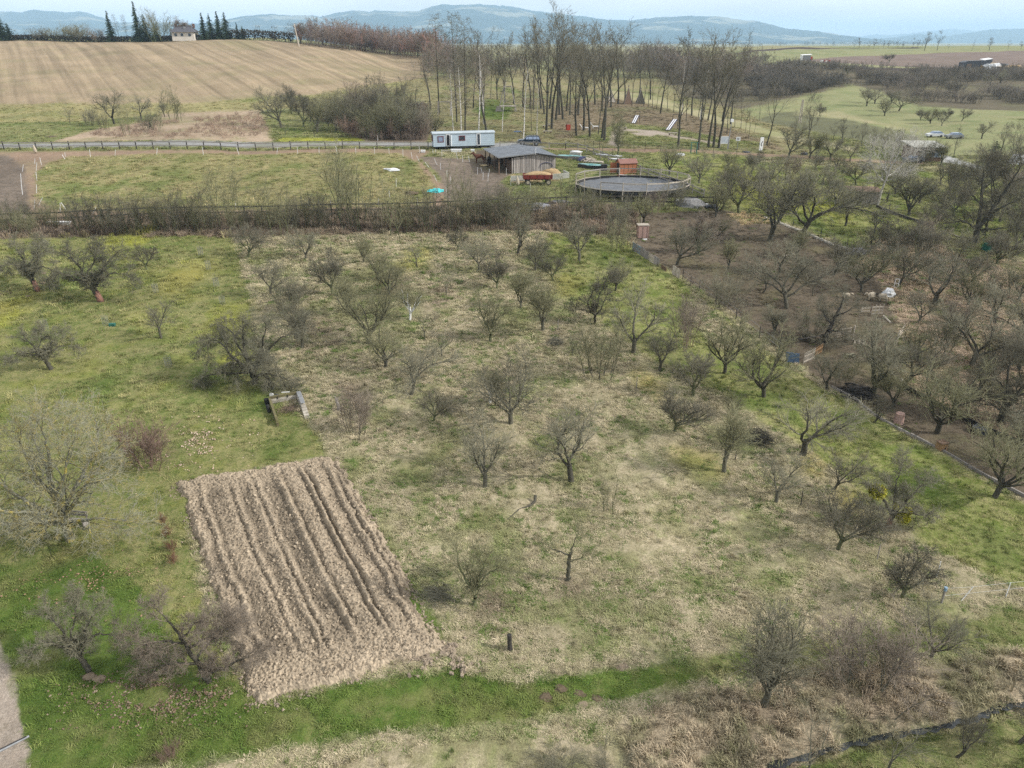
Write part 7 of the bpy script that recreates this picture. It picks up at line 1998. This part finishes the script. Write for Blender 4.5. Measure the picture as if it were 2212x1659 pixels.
t = thing('lamp_post', 'slim grey lamp post with pale head by the playground path', 'lamp post', at(1571, 324))
MB().tube([(0, 0, 0), (.2, 0, 5.0)], [.09, .06], 8).build('pole', 'metal_grey', t); MB().box((.25, 0, 5.1), (.5, .4, .5)).build('lamp_head', 'plastic_white', t)
t = thing('road_sign', 'small square white sign on a post right of the lamp post', 'sign', at(1592, 322))
MB().tube([(0, 0, 0), (0, 0, 2.0)], .05, 6).build('post', 'metal_grey', t); MB().box((0, -.03, 1.8), (.8, .05, .7)).build('plate', 'tarp_white', t); MB().box((0, -.06, 1.8), (.35, .02, .3)).build('mark', 'metal_grey', t)
t = thing('info_pillar', 'white information pillar with dark mark beside the track', 'sign pillar', at(1643, 325), .15)
MB().box((0, 0, 1.15), (.62, .2, 2.3)).build('pillar', 'plastic_white', t); MB().box((.02, -.11, 1.4), (.12, .02, .5), ry=.5).build('mark', 'metal_dark', t); MB().box((-.02, -.11, .95), (.12, .02, .45), ry=-.4).build('mark', 'metal_dark', t)
stake(816, 304, 292, 'slim pole with a white cap at the road edge left of the caravan', 'plastic_white', .06, 'marker_pole', 'pole')
heap('rubbish_bag', 'black rubbish heap beside the upper track', 1737, 334, (1.2, .9, 1.0), 'tarp_black', 55, 'bag'); heap('rubbish_bag', 'smaller black heap on the upper track', 1612, 329, (1.6, .8, .5), 'tarp_black', 56, 'bag')

# ---- hut, cabin, drive on the right
def hut():
    a = at(1864, 441)
    t = thing('small_hut', 'small weathered hut with flat dark roof left of the white birch', 'hut', a, -.15)
    for k in range(14): MB().box((-.2 + k * .15, 0, .85), (.14, .04, 1.65)).build('board', 'wood_board', t)
    MB().box((.9, 1.0, .85), (2.2, 1.9, 1.65)).build('body', 'wood_brown', t)
    MB().sheet((-2.2, -.35, 1.75), (2.2, -.35, 1.72), (2.2, 2.4, 1.98), (-2.2, 2.4, 2.0), .07).build('roof', 'wood_brown', t)
    MB().tube([(-2.0, -.2, 0), (-2.0, -.2, 1.75)], .05, 6).build('post', 'wood_brown', t)
hut()
stake(1916, 437, 416, 'dark leaning post right of the white birch', 'wood_black', .1, 'post', 'post'); stake(1920, 458, 440, 'short dark post at the bank edging', 'wood_black', .07, 'post', 'post')
def cabin():
    a = at(1968, 350)
    k = 62 / pxm(a)
    t = thing('cabin', 'long low brown wooden cabin with pale roof behind trees', 'cabin', a, -.03)
    MB().box((k / 2, 2, 1.2), (k, 4, 2.4)).build('wall', 'wood_brown', t)
    MB().sheet((-.4, -.6, 2.45), (k + .5, -.6, 2.4), (k + .5, 4.5, 2.9), (-.4, 4.5, 2.95), .12).build('roof', 'concrete', t)
    for f, w, m_ in ((.2, 1.1, 'maroon'), (.38, .9, 'plastic_white'), (.55, 1.1, 'orange_wood'), (.78, 1.4, 'glass_sky'), (.9, 1.0, 'glass_sky')):
        fo = MB().box((k * f, -.03, 1.35), (w + .16, .06, 1.1)).build('window', 'plastic_white', t); MB().box((k * f, -.07, 1.35), (w, .03, .9)).build('pane', m_, fo)
    for x in (0, k * .33, k * .66, k): MB().box((x, -.5, 1.2), (.12, .12, 2.4)).build('post', 'wood_pale', t)
cabin()
heap('greenhouse_foil', 'crumpled pale blue greenhouse foil at the right edge', 2203, 352, (4.5, 3.0, 3.0), 'tarp_white', 61, 'foil')
def parked(px, py, label, mat):
    t = thing('parked_car', label, 'car', at(px, py)); t.scale = (.8, .8, .8)
    MB().prism([(-2.1, .3), (-2.1, .8), (-1.2, .95), (2.0, .95), (2.1, .3)], -.8, .8).build('body', mat, t); MB().prism([(-1.1, .94), (-.5, 1.4), (1.2, 1.4), (1.8, .94)], -.7, .7).build('cabin', 'glass_sky', t)
    for x in (-1.3, 1.3):
        for y in (-.75, .75): MB().tube([(x, y - .1, .3), (x, y + .1, .3)], .3, 12).build('wheel', 'rubber', t)
parked(2018, 296, 'pale car parked left on the far right farm track', 'tarp_white'); parked(2060, 299, 'pale grey car parked right on the far right farm track', 'metal_grey')
parked(1972, 350, 'light grey car half hidden left of the cabin', 'metal_grey')
a = at(2141, 545); t = thing('garden_trampoline', 'dark green boxed garden trampoline on the lawn at right', 'trampoline', a)
MB().box((0, 0, .55), (1.5, 1.2, .9)).build('net_box', 'green_metal', t)
for x in (-.8, .8):
    for y in (-.65, .65): MB().tube([(x, y, 0), (x, y, 1.5)], .03, 6).build('post', 'green_metal', t)
heap('tarp_bundle', 'blue-grey sheeting heap at the top of the sheep pen', 1850, 549, (1.9, 1.5, 1.5), 'tarp_grey', 63, 'tarp')
# far right trucks and barn
def box_truck():
    a = at(1740, 132)
    s = 26 / pxm(a) / 6.4
    t = thing('box_trailer', 'white topped box trailer with red end on the far meadow', 'trailer', a, .12); t.scale = (s, s, s)
    MB().box((-.3, 0, 1.6), (4.6, 2.4, 2.4)).build('box', 'suv_cladding', t); MB().sheet((-2.9, -1.4, 2.8), (2.6, -1.4, 3.1), (2.6, 1.4, 3.3), (-2.9, 1.4, 3.0), .15).build('roof', 'plastic_white', t)
    MB().box((-2.7, -.2, 1.5), (.2, 2.5, 2.6)).build('end_wall', 'plastic_white', t); MB().box((2.4, 0, 1.3), (1.6, 2.2, 1.8)).build('cab', 'red_bin', t)
    for x in (-1.8, 2.2): MB().tube([(x, -1.2, .45), (x, -.9, .45)], .45, 12).build('wheel', 'rubber', t)
    a = at(1782, 136); s = 21 / pxm(a) / 5.4
    t = thing('flat_trailer', 'low red and white trailer right of the box trailer', 'trailer', a); t.scale = (s, s, s)
    MB().box((.6, 0, 1.1), (3.6, 2, 1.0)).build('box', 'red_bin', t); MB().box((-1.6, 0, .9), (1.5, 1.9, 1.0)).build('front_box', 'plastic_white', t); MB().box((.2, -1.02, 1.0), (1.5, .05, .5)).build('panel', 'plastic_white', t)
    for x in (-1.5, 1.8): MB().tube([(x, -1.1, .4), (x, -.9, .4)], .4, 12).build('wheel', 'rubber', t)
    a = at(2104, 148); s = 58 / pxm(a) / 16
    t = thing('black_barn', 'long black tarpaulin hay barn on the far right field', 'barn', a, -.03); t.scale = (s, s, s)
    MB().prism([(-8, 0), (-8, 3.4), (-6, 4.2), (4.5, 4.4), (8, 5.2), (8, 3.4), (3.5, 0)], -3, 3).build('cover', 'tarp_black', t)
    MB().sheet((3.0, -3.1, 4.5), (8.0, -3.1, 5.2), (8.1, 2, 5.6), (3, 2, 4.9), .25).build('white_cover', 'plastic_white', t)
    MB().box((-5.0, -3.1, 1.4), (2.6, .5, 2.4)).build('bales', 'wood_brown', t); MB().box((3.5, -3.2, .9), (3.5, .8, 1.6)).build('bales', 'hay', t)
    heap('foil_heap', 'white foil heap right of the black barn', 2146, 150, (9, 6, 5), 'tarp_white', 71, 'foil'); heap('foil_heap', 'black foil heap right of the white foil heap', 2166, 149, (8, 5, 4.5), 'tarp_black', 72, 'foil')
    heap('bale_heap', 'long dark covered bale heap at the far right', 2190, 151, (14, 6, 4), 'hay', 73, 'bales'); heap('straw_heap', 'straw coloured heap directly behind the foil heaps', 2140, 147, (14, 6, 4.5), 'straw', 74, 'heap')
box_truck()
# skyline house
def house():
    a = at(401, 80.5); s = 54 / pxm(a) / 12.4
    t = thing('house', 'cream house with dark hipped roof among conifers on the skyline', 'house', (a.x, a.y, a.z), .1); t.scale = (s, s, s)
    MB().box((0, 0, 1.9), (10.5, 8, 4.4)).build('wall', 'render_cream', t)
    mb = MB(); e = 6.2; f = 4.9; mb.add([(-e, -f, 3.6), (e, -f, 3.6), (e, f, 3.6), (-e, f, 3.6), (-2.6, 0, 6.7), (2.6, 0, 6.7)], [(0, 1, 5, 4), (1, 2, 5), (2, 3, 4, 5), (3, 0, 4), (3, 2, 1, 0)])
    rf = mb.build('roof', 'roof_slate', t)
    for x in (-3.9, 4.6): MB().box((x, .5, 6.4), (.9, .9, 1.9)).build('chimney', 'roof_brown', rf)
    for x in (-3.4, -.4, 3.2): w_ = MB().box((x, -4.03, 2.4), (1.2, .08, 1.3)).build('window', 'glass_dark', t)
    MB().box((.8, -2.2, 5.6), (1.0, .8, .9)).build('roof_window', 'metal_grey', rf)
house()
a = at(646, 100); t = thing('utility_pole', 'leaning pale utility pole at the crest of the big field', 'utility pole', a); h = z_on(52, a.y) - a.z
MB().tube([(0, 0, -.5), (-1.0, 0, h)], [.3, .2], 8).build('pole', 'wood_pale', t); MB().beam((-1.5, 0, h - .6), (-.4, 0, h - .6), .12, .12).build('crossarm', 'wood_pale', t)
a = at(1727, 266); t = thing('utility_pole', 'short pale twin pole in the far dark meadow', 'utility pole', a)
for x in (-.25, .25): MB().tube([(x, 0, 0), (x * .5, 0, 5.2)], .12, 6).build('pole', 'wood_pale', t)
# clipped hedge
def clipped_hedge(pts, h, w, label, seed):
    P = [at(*q) for q in pts]; rr_ = random.Random(seed); V = []; F = []
    for a, b in zip(P[:-1], P[1:]):
        n = int((b - a).length * 60)
        for _ in range(n):
            f = rr_.random(); q = a.lerp(b, f)
            x, y = q.x, q.y + rr_.uniform(-w / 2, w / 2); z = gz(q.x, q.y) + h * rr_.random() ** .7 * rr_.uniform(.9, 1.05)
            s = .42; o = len(V)
            for _k in range(4): V.append((x + rr_.uniform(-s, s), y + rr_.uniform(-s, s), z + rr_.uniform(-s, s)))
            F.append((o, o + 1, o + 2, o + 3))
    me = np_mesh('clipped_hedge', np.array(V), np.array(F)); me.materials.append(M('hedge_leaf'))
    o = bpy.data.objects.new('clipped_hedge', me); COL.objects.link(o); tag(o, label, 'hedge')
clipped_hedge([(-80, 86), (100, 86), (300, 85.5), (502, 86.5)], 2.1, 2.2, 'long clipped dark hedge along the crest of the big field', 3)
clipped_hedge([(500, 87), (560, 89.5), (636, 97)], 3.8, 3.5, 'taller dark hedge running down right from the clipped hedge', 4)
# metal pole at lower left
a, b = at(-40, 1642, .35), at(63, 1590, .35); t = thing('pole_barrier', 'grey metal pole lying across the dirt path at lower left', 'pole', a)
MB().tube([(0, 0, 0), b - a], [.075, .05], 8).build('pole', 'metal_grey', t); MB().beam((0, 0, .05), (b - a) * .95 + Vector((0, 0, .05)), .03, .06).build('strip', 'metal_dark', t)
# caged saplings
for i, (x, y, tp) in enumerate([(434, 551, 520), (451, 582, 556), (468, 620, 590), (481, 657, 636), (337, 632, 608), (229, 702, 678), (99, 712, 672), (365, 792, 765)]):
    p = at(x, y); h = z_on(tp, p.y) - p.z
    t = thing('caged_sapling', 'young sapling in a wire cage, %s of the caged saplings from left' % ordn(sorted([434, 451, 468, 481, 337, 229, 99, 365]).index(x)), 'sapling', p, 0, 'caged saplings on the lawn')
    rr_ = random.Random(i + 60); mb = MB(); mb.tube([(0, 0, 0), (.03, 0, h * .6), (.0, .02, h)], [.018, .013, .006], 5)
    for k in range(9):
        z = h * (.45 + .06 * k); a_ = rr_.uniform(0, 6.28); l = .35 * (1 - k * .07); mb.tube([(0, 0, z), (math.cos(a_) * l, math.sin(a_) * l, z + .2)], [.009, .004], 3, False)
    mb.build('stem', 'twig_grey', t)
    mb = MB(); hc = min(h * .8, .95)
    for k in range(12):
        a_ = 2 * PI * k / 12; mb.tube([(.26 * math.cos(a_), .26 * math.sin(a_), 0), (.26 * math.cos(a_), .26 * math.sin(a_), hc)], .006, 3, False)
    for z in np.linspace(.05, hc, 6):
        pts = [(.26 * math.cos(a_), .26 * math.sin(a_), z) for a_ in np.linspace(0, 2 * PI, 13)]; mb.tube(pts, .006, 3, False)
    mb.build('wire_cage', 'metal_grey', t)
o = MB().box((0, 0, .12), (.5, .35, .24), rz=.1).build('garden_box', 'green_metal', loc=at(243, 704)); tag(o, 'small dark green box beside a caged sapling', 'box')
# ---------------------------------------------------------------- scattered ground cover (stuff)
def scatter_object(name, pts, rot, scl, col, sources, label, attr=True):
    me = bpy.data.meshes.new(name)
    me.vertices.add(len(pts)); me.vertices.foreach_set('co', np.asarray(pts, np.float32).ravel())
    attr_vec(me, 'rotv', rot); attr_vec(me, 'sclv', scl); attr_color(me, 'tcol', col)
    ia = me.attributes.new('pick', 'INT', 'POINT'); ia.data.foreach_set('value', np.random.RandomState(3).randint(0, len(sources), len(pts)).astype(np.int32))
    o = bpy.data.objects.new(name, me); COL.objects.link(o)
    tag(o, label, kind='stuff')
    g = bpy.data.node_groups.new(name + '_nodes', 'GeometryNodeTree')
    g.interface.new_socket('Geometry', in_out='INPUT', socket_type='NodeSocketGeometry'); g.interface.new_socket('Geometry', in_out='OUTPUT', socket_type='NodeSocketGeometry')
    gi, go = g.nodes.new('NodeGroupInput'), g.nodes.new('NodeGroupOutput')
    iop = g.nodes.new('GeometryNodeInstanceOnPoints')
    jn = g.nodes.new('GeometryNodeGeometryToInstance')
    for s in reversed(sources):
        oi = g.nodes.new('GeometryNodeObjectInfo'); oi.inputs['Object'].default_value = s; oi.inputs['As Instance'].default_value = False
        gi2 = g.nodes.new('GeometryNodeGeometryToInstance'); g.links.new(oi.outputs['Geometry'], gi2.inputs[0])
        if s is sources[-1]: j2 = g.nodes.new('GeometryNodeJoinGeometry')
        g.links.new(gi2.outputs[0], j2.inputs[0])
    def na(n, t):
        a = g.nodes.new('GeometryNodeInputNamedAttribute'); a.data_type = t; a.inputs['Name'].default_value = n
        return [q for q in a.outputs if q.enabled and q.name == 'Attribute'][0]
    g.links.new(gi.outputs[0], iop.inputs['Points']); g.links.new(j2.outputs[0], iop.inputs['Instance'])
    iop.inputs['Pick Instance'].default_value = True
    g.links.new(na('pick', 'INT'), iop.inputs['Instance Index']); g.links.new(na('rotv', 'FLOAT_VECTOR'), iop.inputs['Rotation']); g.links.new(na('sclv', 'FLOAT_VECTOR'), iop.inputs['Scale'])
    g.links.new(iop.outputs[0], go.inputs[0])
    g.nodes.remove(jn)
    md = o.modifiers.new('scatter', 'NODES'); md.node_group = g
    return o

def tint_mat(name, lo=.7, hi=1.25, rough=.85):
    m = bpy.data.materials.new(name); m.use_nodes = True; t = m.node_tree; b = t.nodes['Principled BSDF']; b.inputs['Roughness'].default_value = rough; b.inputs['Specular IOR Level'].default_value = .15
    a = t.nodes.new('ShaderNodeAttribute'); a.attribute_type = 'INSTANCER'; a.attribute_name = 'tcol'
    tc_ = t.nodes.new('ShaderNodeTexCoord'); n_ = t.nodes.new('ShaderNodeTexNoise'); n_.inputs['Scale'].default_value = 7; t.links.new(tc_.outputs['Object'], n_.inputs['Vector'])
    r_ = t.nodes.new('ShaderNodeMapRange'); r_.inputs['From Min'].default_value = .3; r_.inputs['From Max'].default_value = .7; r_.inputs['To Min'].default_value = lo; r_.inputs['To Max'].default_value = hi
    h_ = t.nodes.new('ShaderNodeHueSaturation'); t.links.new(n_.outputs['Fac'], r_.inputs['Value']); t.links.new(r_.outputs['Result'], h_.inputs['Value']); t.links.new(a.outputs['Color'], h_.inputs['Color']); t.links.new(h_.outputs['Color'], b.inputs['Base Color'])
    return m
MAT['tuft'] = tint_mat('grass_tuft')

def tuft_src(seed, n, w, h, lean, bw):
    r = random.Random(seed); V = []; F = []
    ln = r.uniform(0, 6.28)
    for _ in range(n):
        x, y = r.gauss(0, w * .4), r.gauss(0, w * .4)
        a = ln + r.gauss(0, 1.1); l = lean * r.uniform(.4, 1.4); hh = h * r.uniform(.5, 1.2)
        b = bw * r.uniform(.7, 1.3); c, s = -math.sin(a) * b, math.cos(a) * b
        mx, my = x + math.cos(a) * l * .4, y + math.sin(a) * l * .4
        ex, ey = x + math.cos(a) * l, y + math.sin(a) * l
        o = len(V)
        V += [(x - c, y - s, -.02), (x + c, y + s, -.02), (mx + c * .8, my + s * .8, hh * .7), (mx - c * .8, my - s * .8, hh * .7), (ex, ey, hh * (1 - .25 * lean / max(h, .01) * .5))]
        F += [(o, o + 1, o + 2, o + 3), (o + 3, o + 2, o + 4, o + 4)]
    me = bpy.data.meshes.new('tuft_source'); me.from_pydata(V, [], [f if f[2] != f[3] else f[:3] for f in F]); me.materials.append(M('tuft'))
    return bpy.data.objects.new('tuft_source', me)
SRC_DRY = [tuft_src(i, 26, .28, .12, .22, .013) for i in range(4)]
SRC_TALL = [tuft_src(20 + i, 30, .30, .42, .32, .016) for i in range(3)]
SRC_GREEN = [tuft_src(40 + i, 22, .26, .07, .06, .012) for i in range(3)]
rs = np.random.RandomState(11)
def sample(n, r0, r1, a=50):
    """points with density falling as 1/r^1.2 so that near ground is denser"""
    u = rs.rand(n); k = .75
    r = (r0 ** k + u * (r1 ** k - r0 ** k)) ** (1 / k)
    t = np.radians(rs.uniform(-a, a, n))
    return r * np.sin(t), r * np.cos(t)
def vis(X, Y, Zh, m=60):
    c, s = math.cos(PITCH), math.sin(PITCH)
    d = Y * c + (HC - Zh) * s; up = Y * s - (HC - Zh) * c
    px = CXP + FPX * X / d; py = CYP - FPX * up / d
    return (px > -m) & (px < 2212 + m) & (py < 1659 + m + 30)
KD = [KI[k] for k in ('dry', 'drypink', 'palegrass', 'strawpatch')]; KT = [KI[k] for k in ('reed', 'brush')]; KG = [KI[k] for k in ('lawn', 'green', 'moss', 'paddock', 'ochre', 'yellow')]; KL = [KI['lush']]
PB = [tuple(PLOT[i][:2]) for i in (0, 1, 2, 3)]
def cover(name, n, r0, r1, keys, src, sc, label, seedk, dark=.9, clump=0.0, gmix=.0):
    X, Y = sample(n, r0, r1)
    zi = zones(X, Y)
    m = np.isin(zi, keys) & ~pip(X, Y, PB)
    if clump: m &= fbm(X / 1.5, Y / 1.5, seedk, 3) > (.46 + clump * (rs.rand(n) - .5))
    X, Y = X[m], Y[m]; Zh = terrain(X, Y)
    v = vis(X, Y, Zh); X, Y, Zh = X[v], Y[v], Zh[v]
    ca_, cb_ = ground_colors(X, Y)
    q = rs.rand(len(X))[:, None]
    base = ca_ * (1 - q) + cb_ * q
    gm_ = (rs.rand(len(X)) < gmix * np.clip((fbm(X / .9, Y / .9, 77, 3) - .42) * 8, .15, 2.5))[:, None]
    base = np.where(gm_, np.array([.085, .125, .032]), base)
    val = (dark + .25 + .55 * rs.rand(len(X)) ** 1.5)[:, None]
    col = np.clip(base * val, 0, .8)
    s = sc * (.7 + .7 * rs.rand(len(X))) * np.clip(np.hypot(X, Y) / 60, .75, 1.5)
    rot = np.stack([rs.normal(0, .08, len(X)), rs.normal(0, .08, len(X)), rs.uniform(0, 6.28, len(X))], 1)
    scatter_object(name, np.stack([X, Y, Zh - .02], 1), rot, np.stack([s, s, s * (.8 + .5 * rs.rand(len(X)))], 1), col, src, label)
    return len(X)
print('dry', cover('dry_grass', 230000, 22, 150, KD, SRC_DRY, 1.0, 'pale matted dry grass of the orchard', 501, gmix=.16))
print('tall', cover('tall_dry_grass', 40000, 18, 125, KT, SRC_TALL, 1.0, 'tall dry grass on the banks and in the hedge', 503, .95))
print('green', cover('green_grass', 110000, 22, 170, KG, SRC_GREEN + SRC_DRY[:1], 1.0, 'short green grass of lawn and meadows', 505))
print('lush', cover('lush_grass', 45000, 18, 60, KL, SRC_GREEN + SRC_DRY[:2], 1.0, 'lush dark green grass strip', 507))
# dry tussocks standing above the orchard sward
print('tus', cover('dry_tussocks', 13000, 20, 110, KD + [KI['moss'], KI['green']], SRC_TALL, .62, 'dry tussocks standing in the orchard', 509, .8, .3, gmix=.1))

print('grove', cover('grove_grass', 60000, 125, 260, [KI[k] for k in ('grove', 'grovebrown', 'green', 'fieldgreen', 'lush')], SRC_GREEN + SRC_DRY[:1], 1.1, 'thin grass and leaf litter on the grove floor', 513, .9))
print('mud', cover('pen_litter', 26000, 40, 110, [KI['mud']], SRC_DRY + SRC_GREEN[:1], .7, 'sparse brown litter and weeds in the dirt pen', 511, .95, gmix=.08))

# leaf litter and clods
def quad_src(seed, s, mat, n=1):
    r = random.Random(seed); mb = MB(); mb.add([(-s, -s * .6, 0), (s, -s * .7, s * .3), (s * .9, s * .6, .0), (-s * .8, s * .7, s * .4)], [(0, 1, 2, 3)])
    me = mb.mesh('leaf_source'); me.materials.append(M(mat)); return bpy.data.objects.new('leaf_source', me)
def litter(name, label, px, py, rx, ry, n, src, sc, cols, seed):
    r = np.random.RandomState(seed)
    p = at(px, py); q = at(px + rx, py); s_ = at(px, py - ry)
    wx, wy = (q - p).length, abs(s_.y - p.y)
    X = p.x + r.normal(0, wx * .5, n); Y = p.y + r.normal(0, wy * .5, n); Zh = terrain(X, Y)
    m = ~pip(X, Y, PB) & (fbm(X / .8, Y / .8, seed + 40, 3) > .5); X, Y, Zh = X[m], Y[m], Zh[m]; n = len(X)
    col = np.array(cols)[r.randint(0, len(cols), n)] * (.75 + .5 * r.rand(n))[:, None]
    rot = np.stack([r.normal(0, .4, n), r.normal(0, .4, n), r.uniform(0, 6.28, n)], 1); s = sc * (.6 + .8 * r.rand(n))
    scatter_object(name, np.stack([X, Y, Zh + .07], 1), rot, np.stack([s, s, s], 1), col, src, label)
LS = [quad_src(1, .045, 'tuft'), quad_src(2, .05, 'tuft')]
litter('fallen_leaves', 'brown fallen leaves on the grass below the dark tree', 350, 1500, 190, 60, 2300, LS, .8, [(.20, .14, .10), (.25, .20, .15), (.14, .095, .07)], 1)
litter('fallen_leaves', 'pale fallen leaves on the lawn right of the ash', 420, 960, 110, 55, 1000, LS, 1.0, [(.50, .40, .32), (.40, .29, .22)], 2)
litter('fallen_leaves', 'scattered leaves under the large ash tree', 200, 1260, 160, 60, 700, LS, .8, [(.30, .19, .13), (.24, .16, .11)], 3)
def clod_src(seed, s):
    mb = MB(); mb.blob((0, 0, 0), (s, s * .8, s * .6), 6, 4, .5, seed); me = mb.mesh('clod_source'); me.materials.append(M('tuft')); return bpy.data.objects.new('clod_source', me)
CS = [clod_src(i, .13) for i in range(4)]
def clods():
    r = np.random.RandomState(8); n = 5200
    U, V = r.rand(n), r.rand(n)
    c = PLOT
    X = (1 - V) * ((1 - U) * c[0].x + U * c[1].x) + V * ((1 - U) * c[3].x + U * c[2].x); Y = (1 - V) * ((1 - U) * c[0].y + U * c[1].y) + V * ((1 - U) * c[3].y + U * c[2].y)
    e = np.minimum(np.minimum(U, 1 - U), np.minimum(V, 1 - V))
    dep = bpy.data.objects['ploughed_plot'].data
    co = np.empty(len(dep.vertices) * 3, np.float32); dep.vertices.foreach_get('co', co); co = co.reshape(-1, 3)
    j = (np.clip(V / 1.05 * 1.0 + .03 / 1.05, 0, 1) * 419).astype(int) * 250 + (np.clip(U, 0, 1) * 249).astype(int)
    j = np.clip(j, 0, len(co) - 1)
    P = co[j]
    s = .5 + 1.3 * r.rand(n) ** 3
    col = np.array([(.35, .29, .215)]) * (.65 + .5 * r.rand(n))[:, None]
    scatter_object('soil_clods', P + np.array([[0, 0, .01]]), r.uniform(-3, 3, (n, 3)), np.stack([s, s, s], 1), col, CS, 'loose soil clods on the ploughed plot')
    # spilled clods round the edges
    n = 1500; t = r.rand(n); k = r.randint(0, 4, n)
    A = np.array([tuple(PLOT[i]) for i in (0, 1, 2, 3)]); B = np.array([tuple(PLOT[i]) for i in (1, 2, 3, 0)])
    Q = A[k] * (1 - t)[:, None] + B[k] * t[:, None]; Q[:, :2] += r.normal(0, .28, (n, 2)) * np.where(k == 1, .35, 1)[:, None]; Q[:, 2] = terrain(Q[:, 0], Q[:, 1]) + .03
    s = .5 + 1.0 * r.rand(n) ** 2; col = np.array([(.33, .27, .21)]) * (.6 + .5 * r.rand(n))[:, None]
    scatter_object('spilled_clods', Q, r.uniform(-3, 3, (n, 3)), np.stack([s, s, s], 1), col, CS, 'soil clods spilled around the ploughed plot')
clods()
litter('spilled_clods', 'ragged spill of soil clods at the near right corner of the plot', 945, 1412, 75, 34, 900, CS, 1.5, [(.31, .255, .19), (.24, .195, .15)], 9)

# woods and thickets that read as one mass
def bush_src(key, seed, H, stems, fan, mat, dens=.6, rt=.03):
    shrub('_' + key, seed, H, stems, fan, mat, mat, dens, .5, .05, rt)
    objs = []
    a, b = PROTO.pop('_' + key)
    bmj = bpy.data.meshes.new('thicket_source')
    Va = np.empty(len(a.vertices) * 3, np.float32); a.vertices.foreach_get('co', Va); Vb = np.empty(len(b.vertices) * 3, np.float32); b.vertices.foreach_get('co', Vb)
    Fa = np.empty(len(a.loops), np.int32); a.loops.foreach_get('vertex_index', Fa); Fb = np.empty(len(b.loops), np.int32); b.loops.foreach_get('vertex_index', Fb)
    me = np_mesh('thicket_source', np.concatenate([Va.reshape(-1, 3), Vb.reshape(-1, 3)]), np.concatenate([Fa.reshape(-1, 4), Fb.reshape(-1, 4) + len(a.vertices)]))
    me.materials.append(M(mat)); bpy.data.meshes.remove(bmj)
    return bpy.data.objects.new('thicket_source', me)
MAT['tint_twig'] = tint_mat('thicket_twigs', .8, 1.2, .9)
BS = [bush_src('b%d' % i, 600 + i, 4.0, 9, .5, 'tint_twig', .7, .02) for i in range(3)]
WS = [bush_src('w%d' % i, 620 + i, 12.0, 4, .2, 'tint_twig', .8, .035) for i in range(3)]
def mass(name, label, poly, n, src, sc, cols, seed, thr=.40):
    r = np.random.RandomState(seed)
    P = [at(*q) for q in poly]
    xs = [p.x for p in P]; ys = [p.y for p in P]
    X = r.uniform(min(xs), max(xs), n * 6); Y = r.uniform(min(ys), max(ys), n * 6)
    m = pip(X, Y, [(p.x, p.y) for p in P]) & (fbm(X / 14, Y / 14, seed, 3) > thr)
    X, Y = X[m][:n], Y[m][:n]; Zh = terrain(X, Y); n = len(X)
    col = np.array(cols)[r.randint(0, len(cols), n)] * (.8 + .4 * r.rand(n))[:, None]
    s = sc * (.6 + .6 * r.rand(n))
    scatter_object(name, np.stack([X, Y, Zh - .1], 1), np.stack([r.normal(0, .05, n), r.normal(0, .05, n), r.uniform(0, 6.28, n)], 1), np.stack([s * 1.1, s * 1.1, s], 1), col, src, label)
TF = [(.17, .155, .125), (.20, .175, .145), (.15, .14, .11), (.16, .15, .13)]
TW = [(.20, .17, .15), (.23, .18, .17), (.17, .15, .125), (.24, .19, .15)]
mass('far_thicket', 'dense grey-brown thicket covering the far right slope', [(1500, 215), (1560, 160), (1700, 142), (1890, 152), (2000, 158), (2300, 158), (2300, 215), (2230, 226), (2110, 226), (2080, 222), (1990, 224), (1930, 200), (1840, 182), (1750, 195), (1700, 212), (1620, 222)], 720, BS, .95, TF, 1, .47)
mass('far_thicket', 'dark belt of scrub above the far meadow', [(1620, 180), (1700, 170), (1860, 176), (1850, 184), (1790, 190), (1720, 206), (1640, 220)], 220, BS, .9, [(.11, .105, .09), (.13, .12, .10)], 2)
mass('back_wood', 'leafless wood closing the view behind the grove', [(925, 175), (1010, 150), (1200, 140), (1400, 140), (1640, 150), (1620, 200), (1500, 190), (1320, 170), (1150, 165), (1000, 185)], 380, WS, .85, TW + TF * 2, 3, .46)
mass('back_wood', 'leafless wood along the right edge of the big field', [(640, 95), (760, 101), (930, 120), (990, 150), (940, 165), (935, 135), (800, 113), (700, 104)], 330, WS, .85, TW * 2 + [(.30, .17, .13)], 4)
mass('scrub_floor', 'low tangled scrub at the foot of the shrub hedge', [(-80, 505), (500, 500), (960, 498), (1300, 470), (1370, 480), (1340, 508), (1180, 498), (900, 506), (500, 514), (-80, 520)], 800, BS, .17, [(.34, .27, .20), (.38, .30, .22), (.28, .23, .17)], 5)
mass('scrub_floor', 'low brown scrub under the thicket beyond the road', [(650, 245), (780, 220), (920, 230), (930, 304), (790, 304), (730, 275)], 420, BS, .45, [(.24, .19, .15), (.20, .16, .13)], 6)
mass('scrub_floor', 'pinkish dry bramble patch below the big field', [(180, 290), (300, 268), (420, 258), (560, 244), (590, 300), (300, 304)], 420, BS, .22, [(.38, .29, .22), (.30, .22, .17)], 7)
mass('far_copses', 'scattered copses on the plain below the hills', [(1380, 104), (2000, 99), (2000, 93), (1300, 93), (700, 93), (700, 98), (1000, 104)], 900, WS, 1.3, [(.12, .12, .11), (.10, .11, .085)], 8)
mass('sheep_scrub', 'brown scrub around the lower end of the sheep pen', [(1700, 780), (1760, 775), (1850, 830), (1830, 850), (1780, 835)], 60, BS, .40, TW, 9)
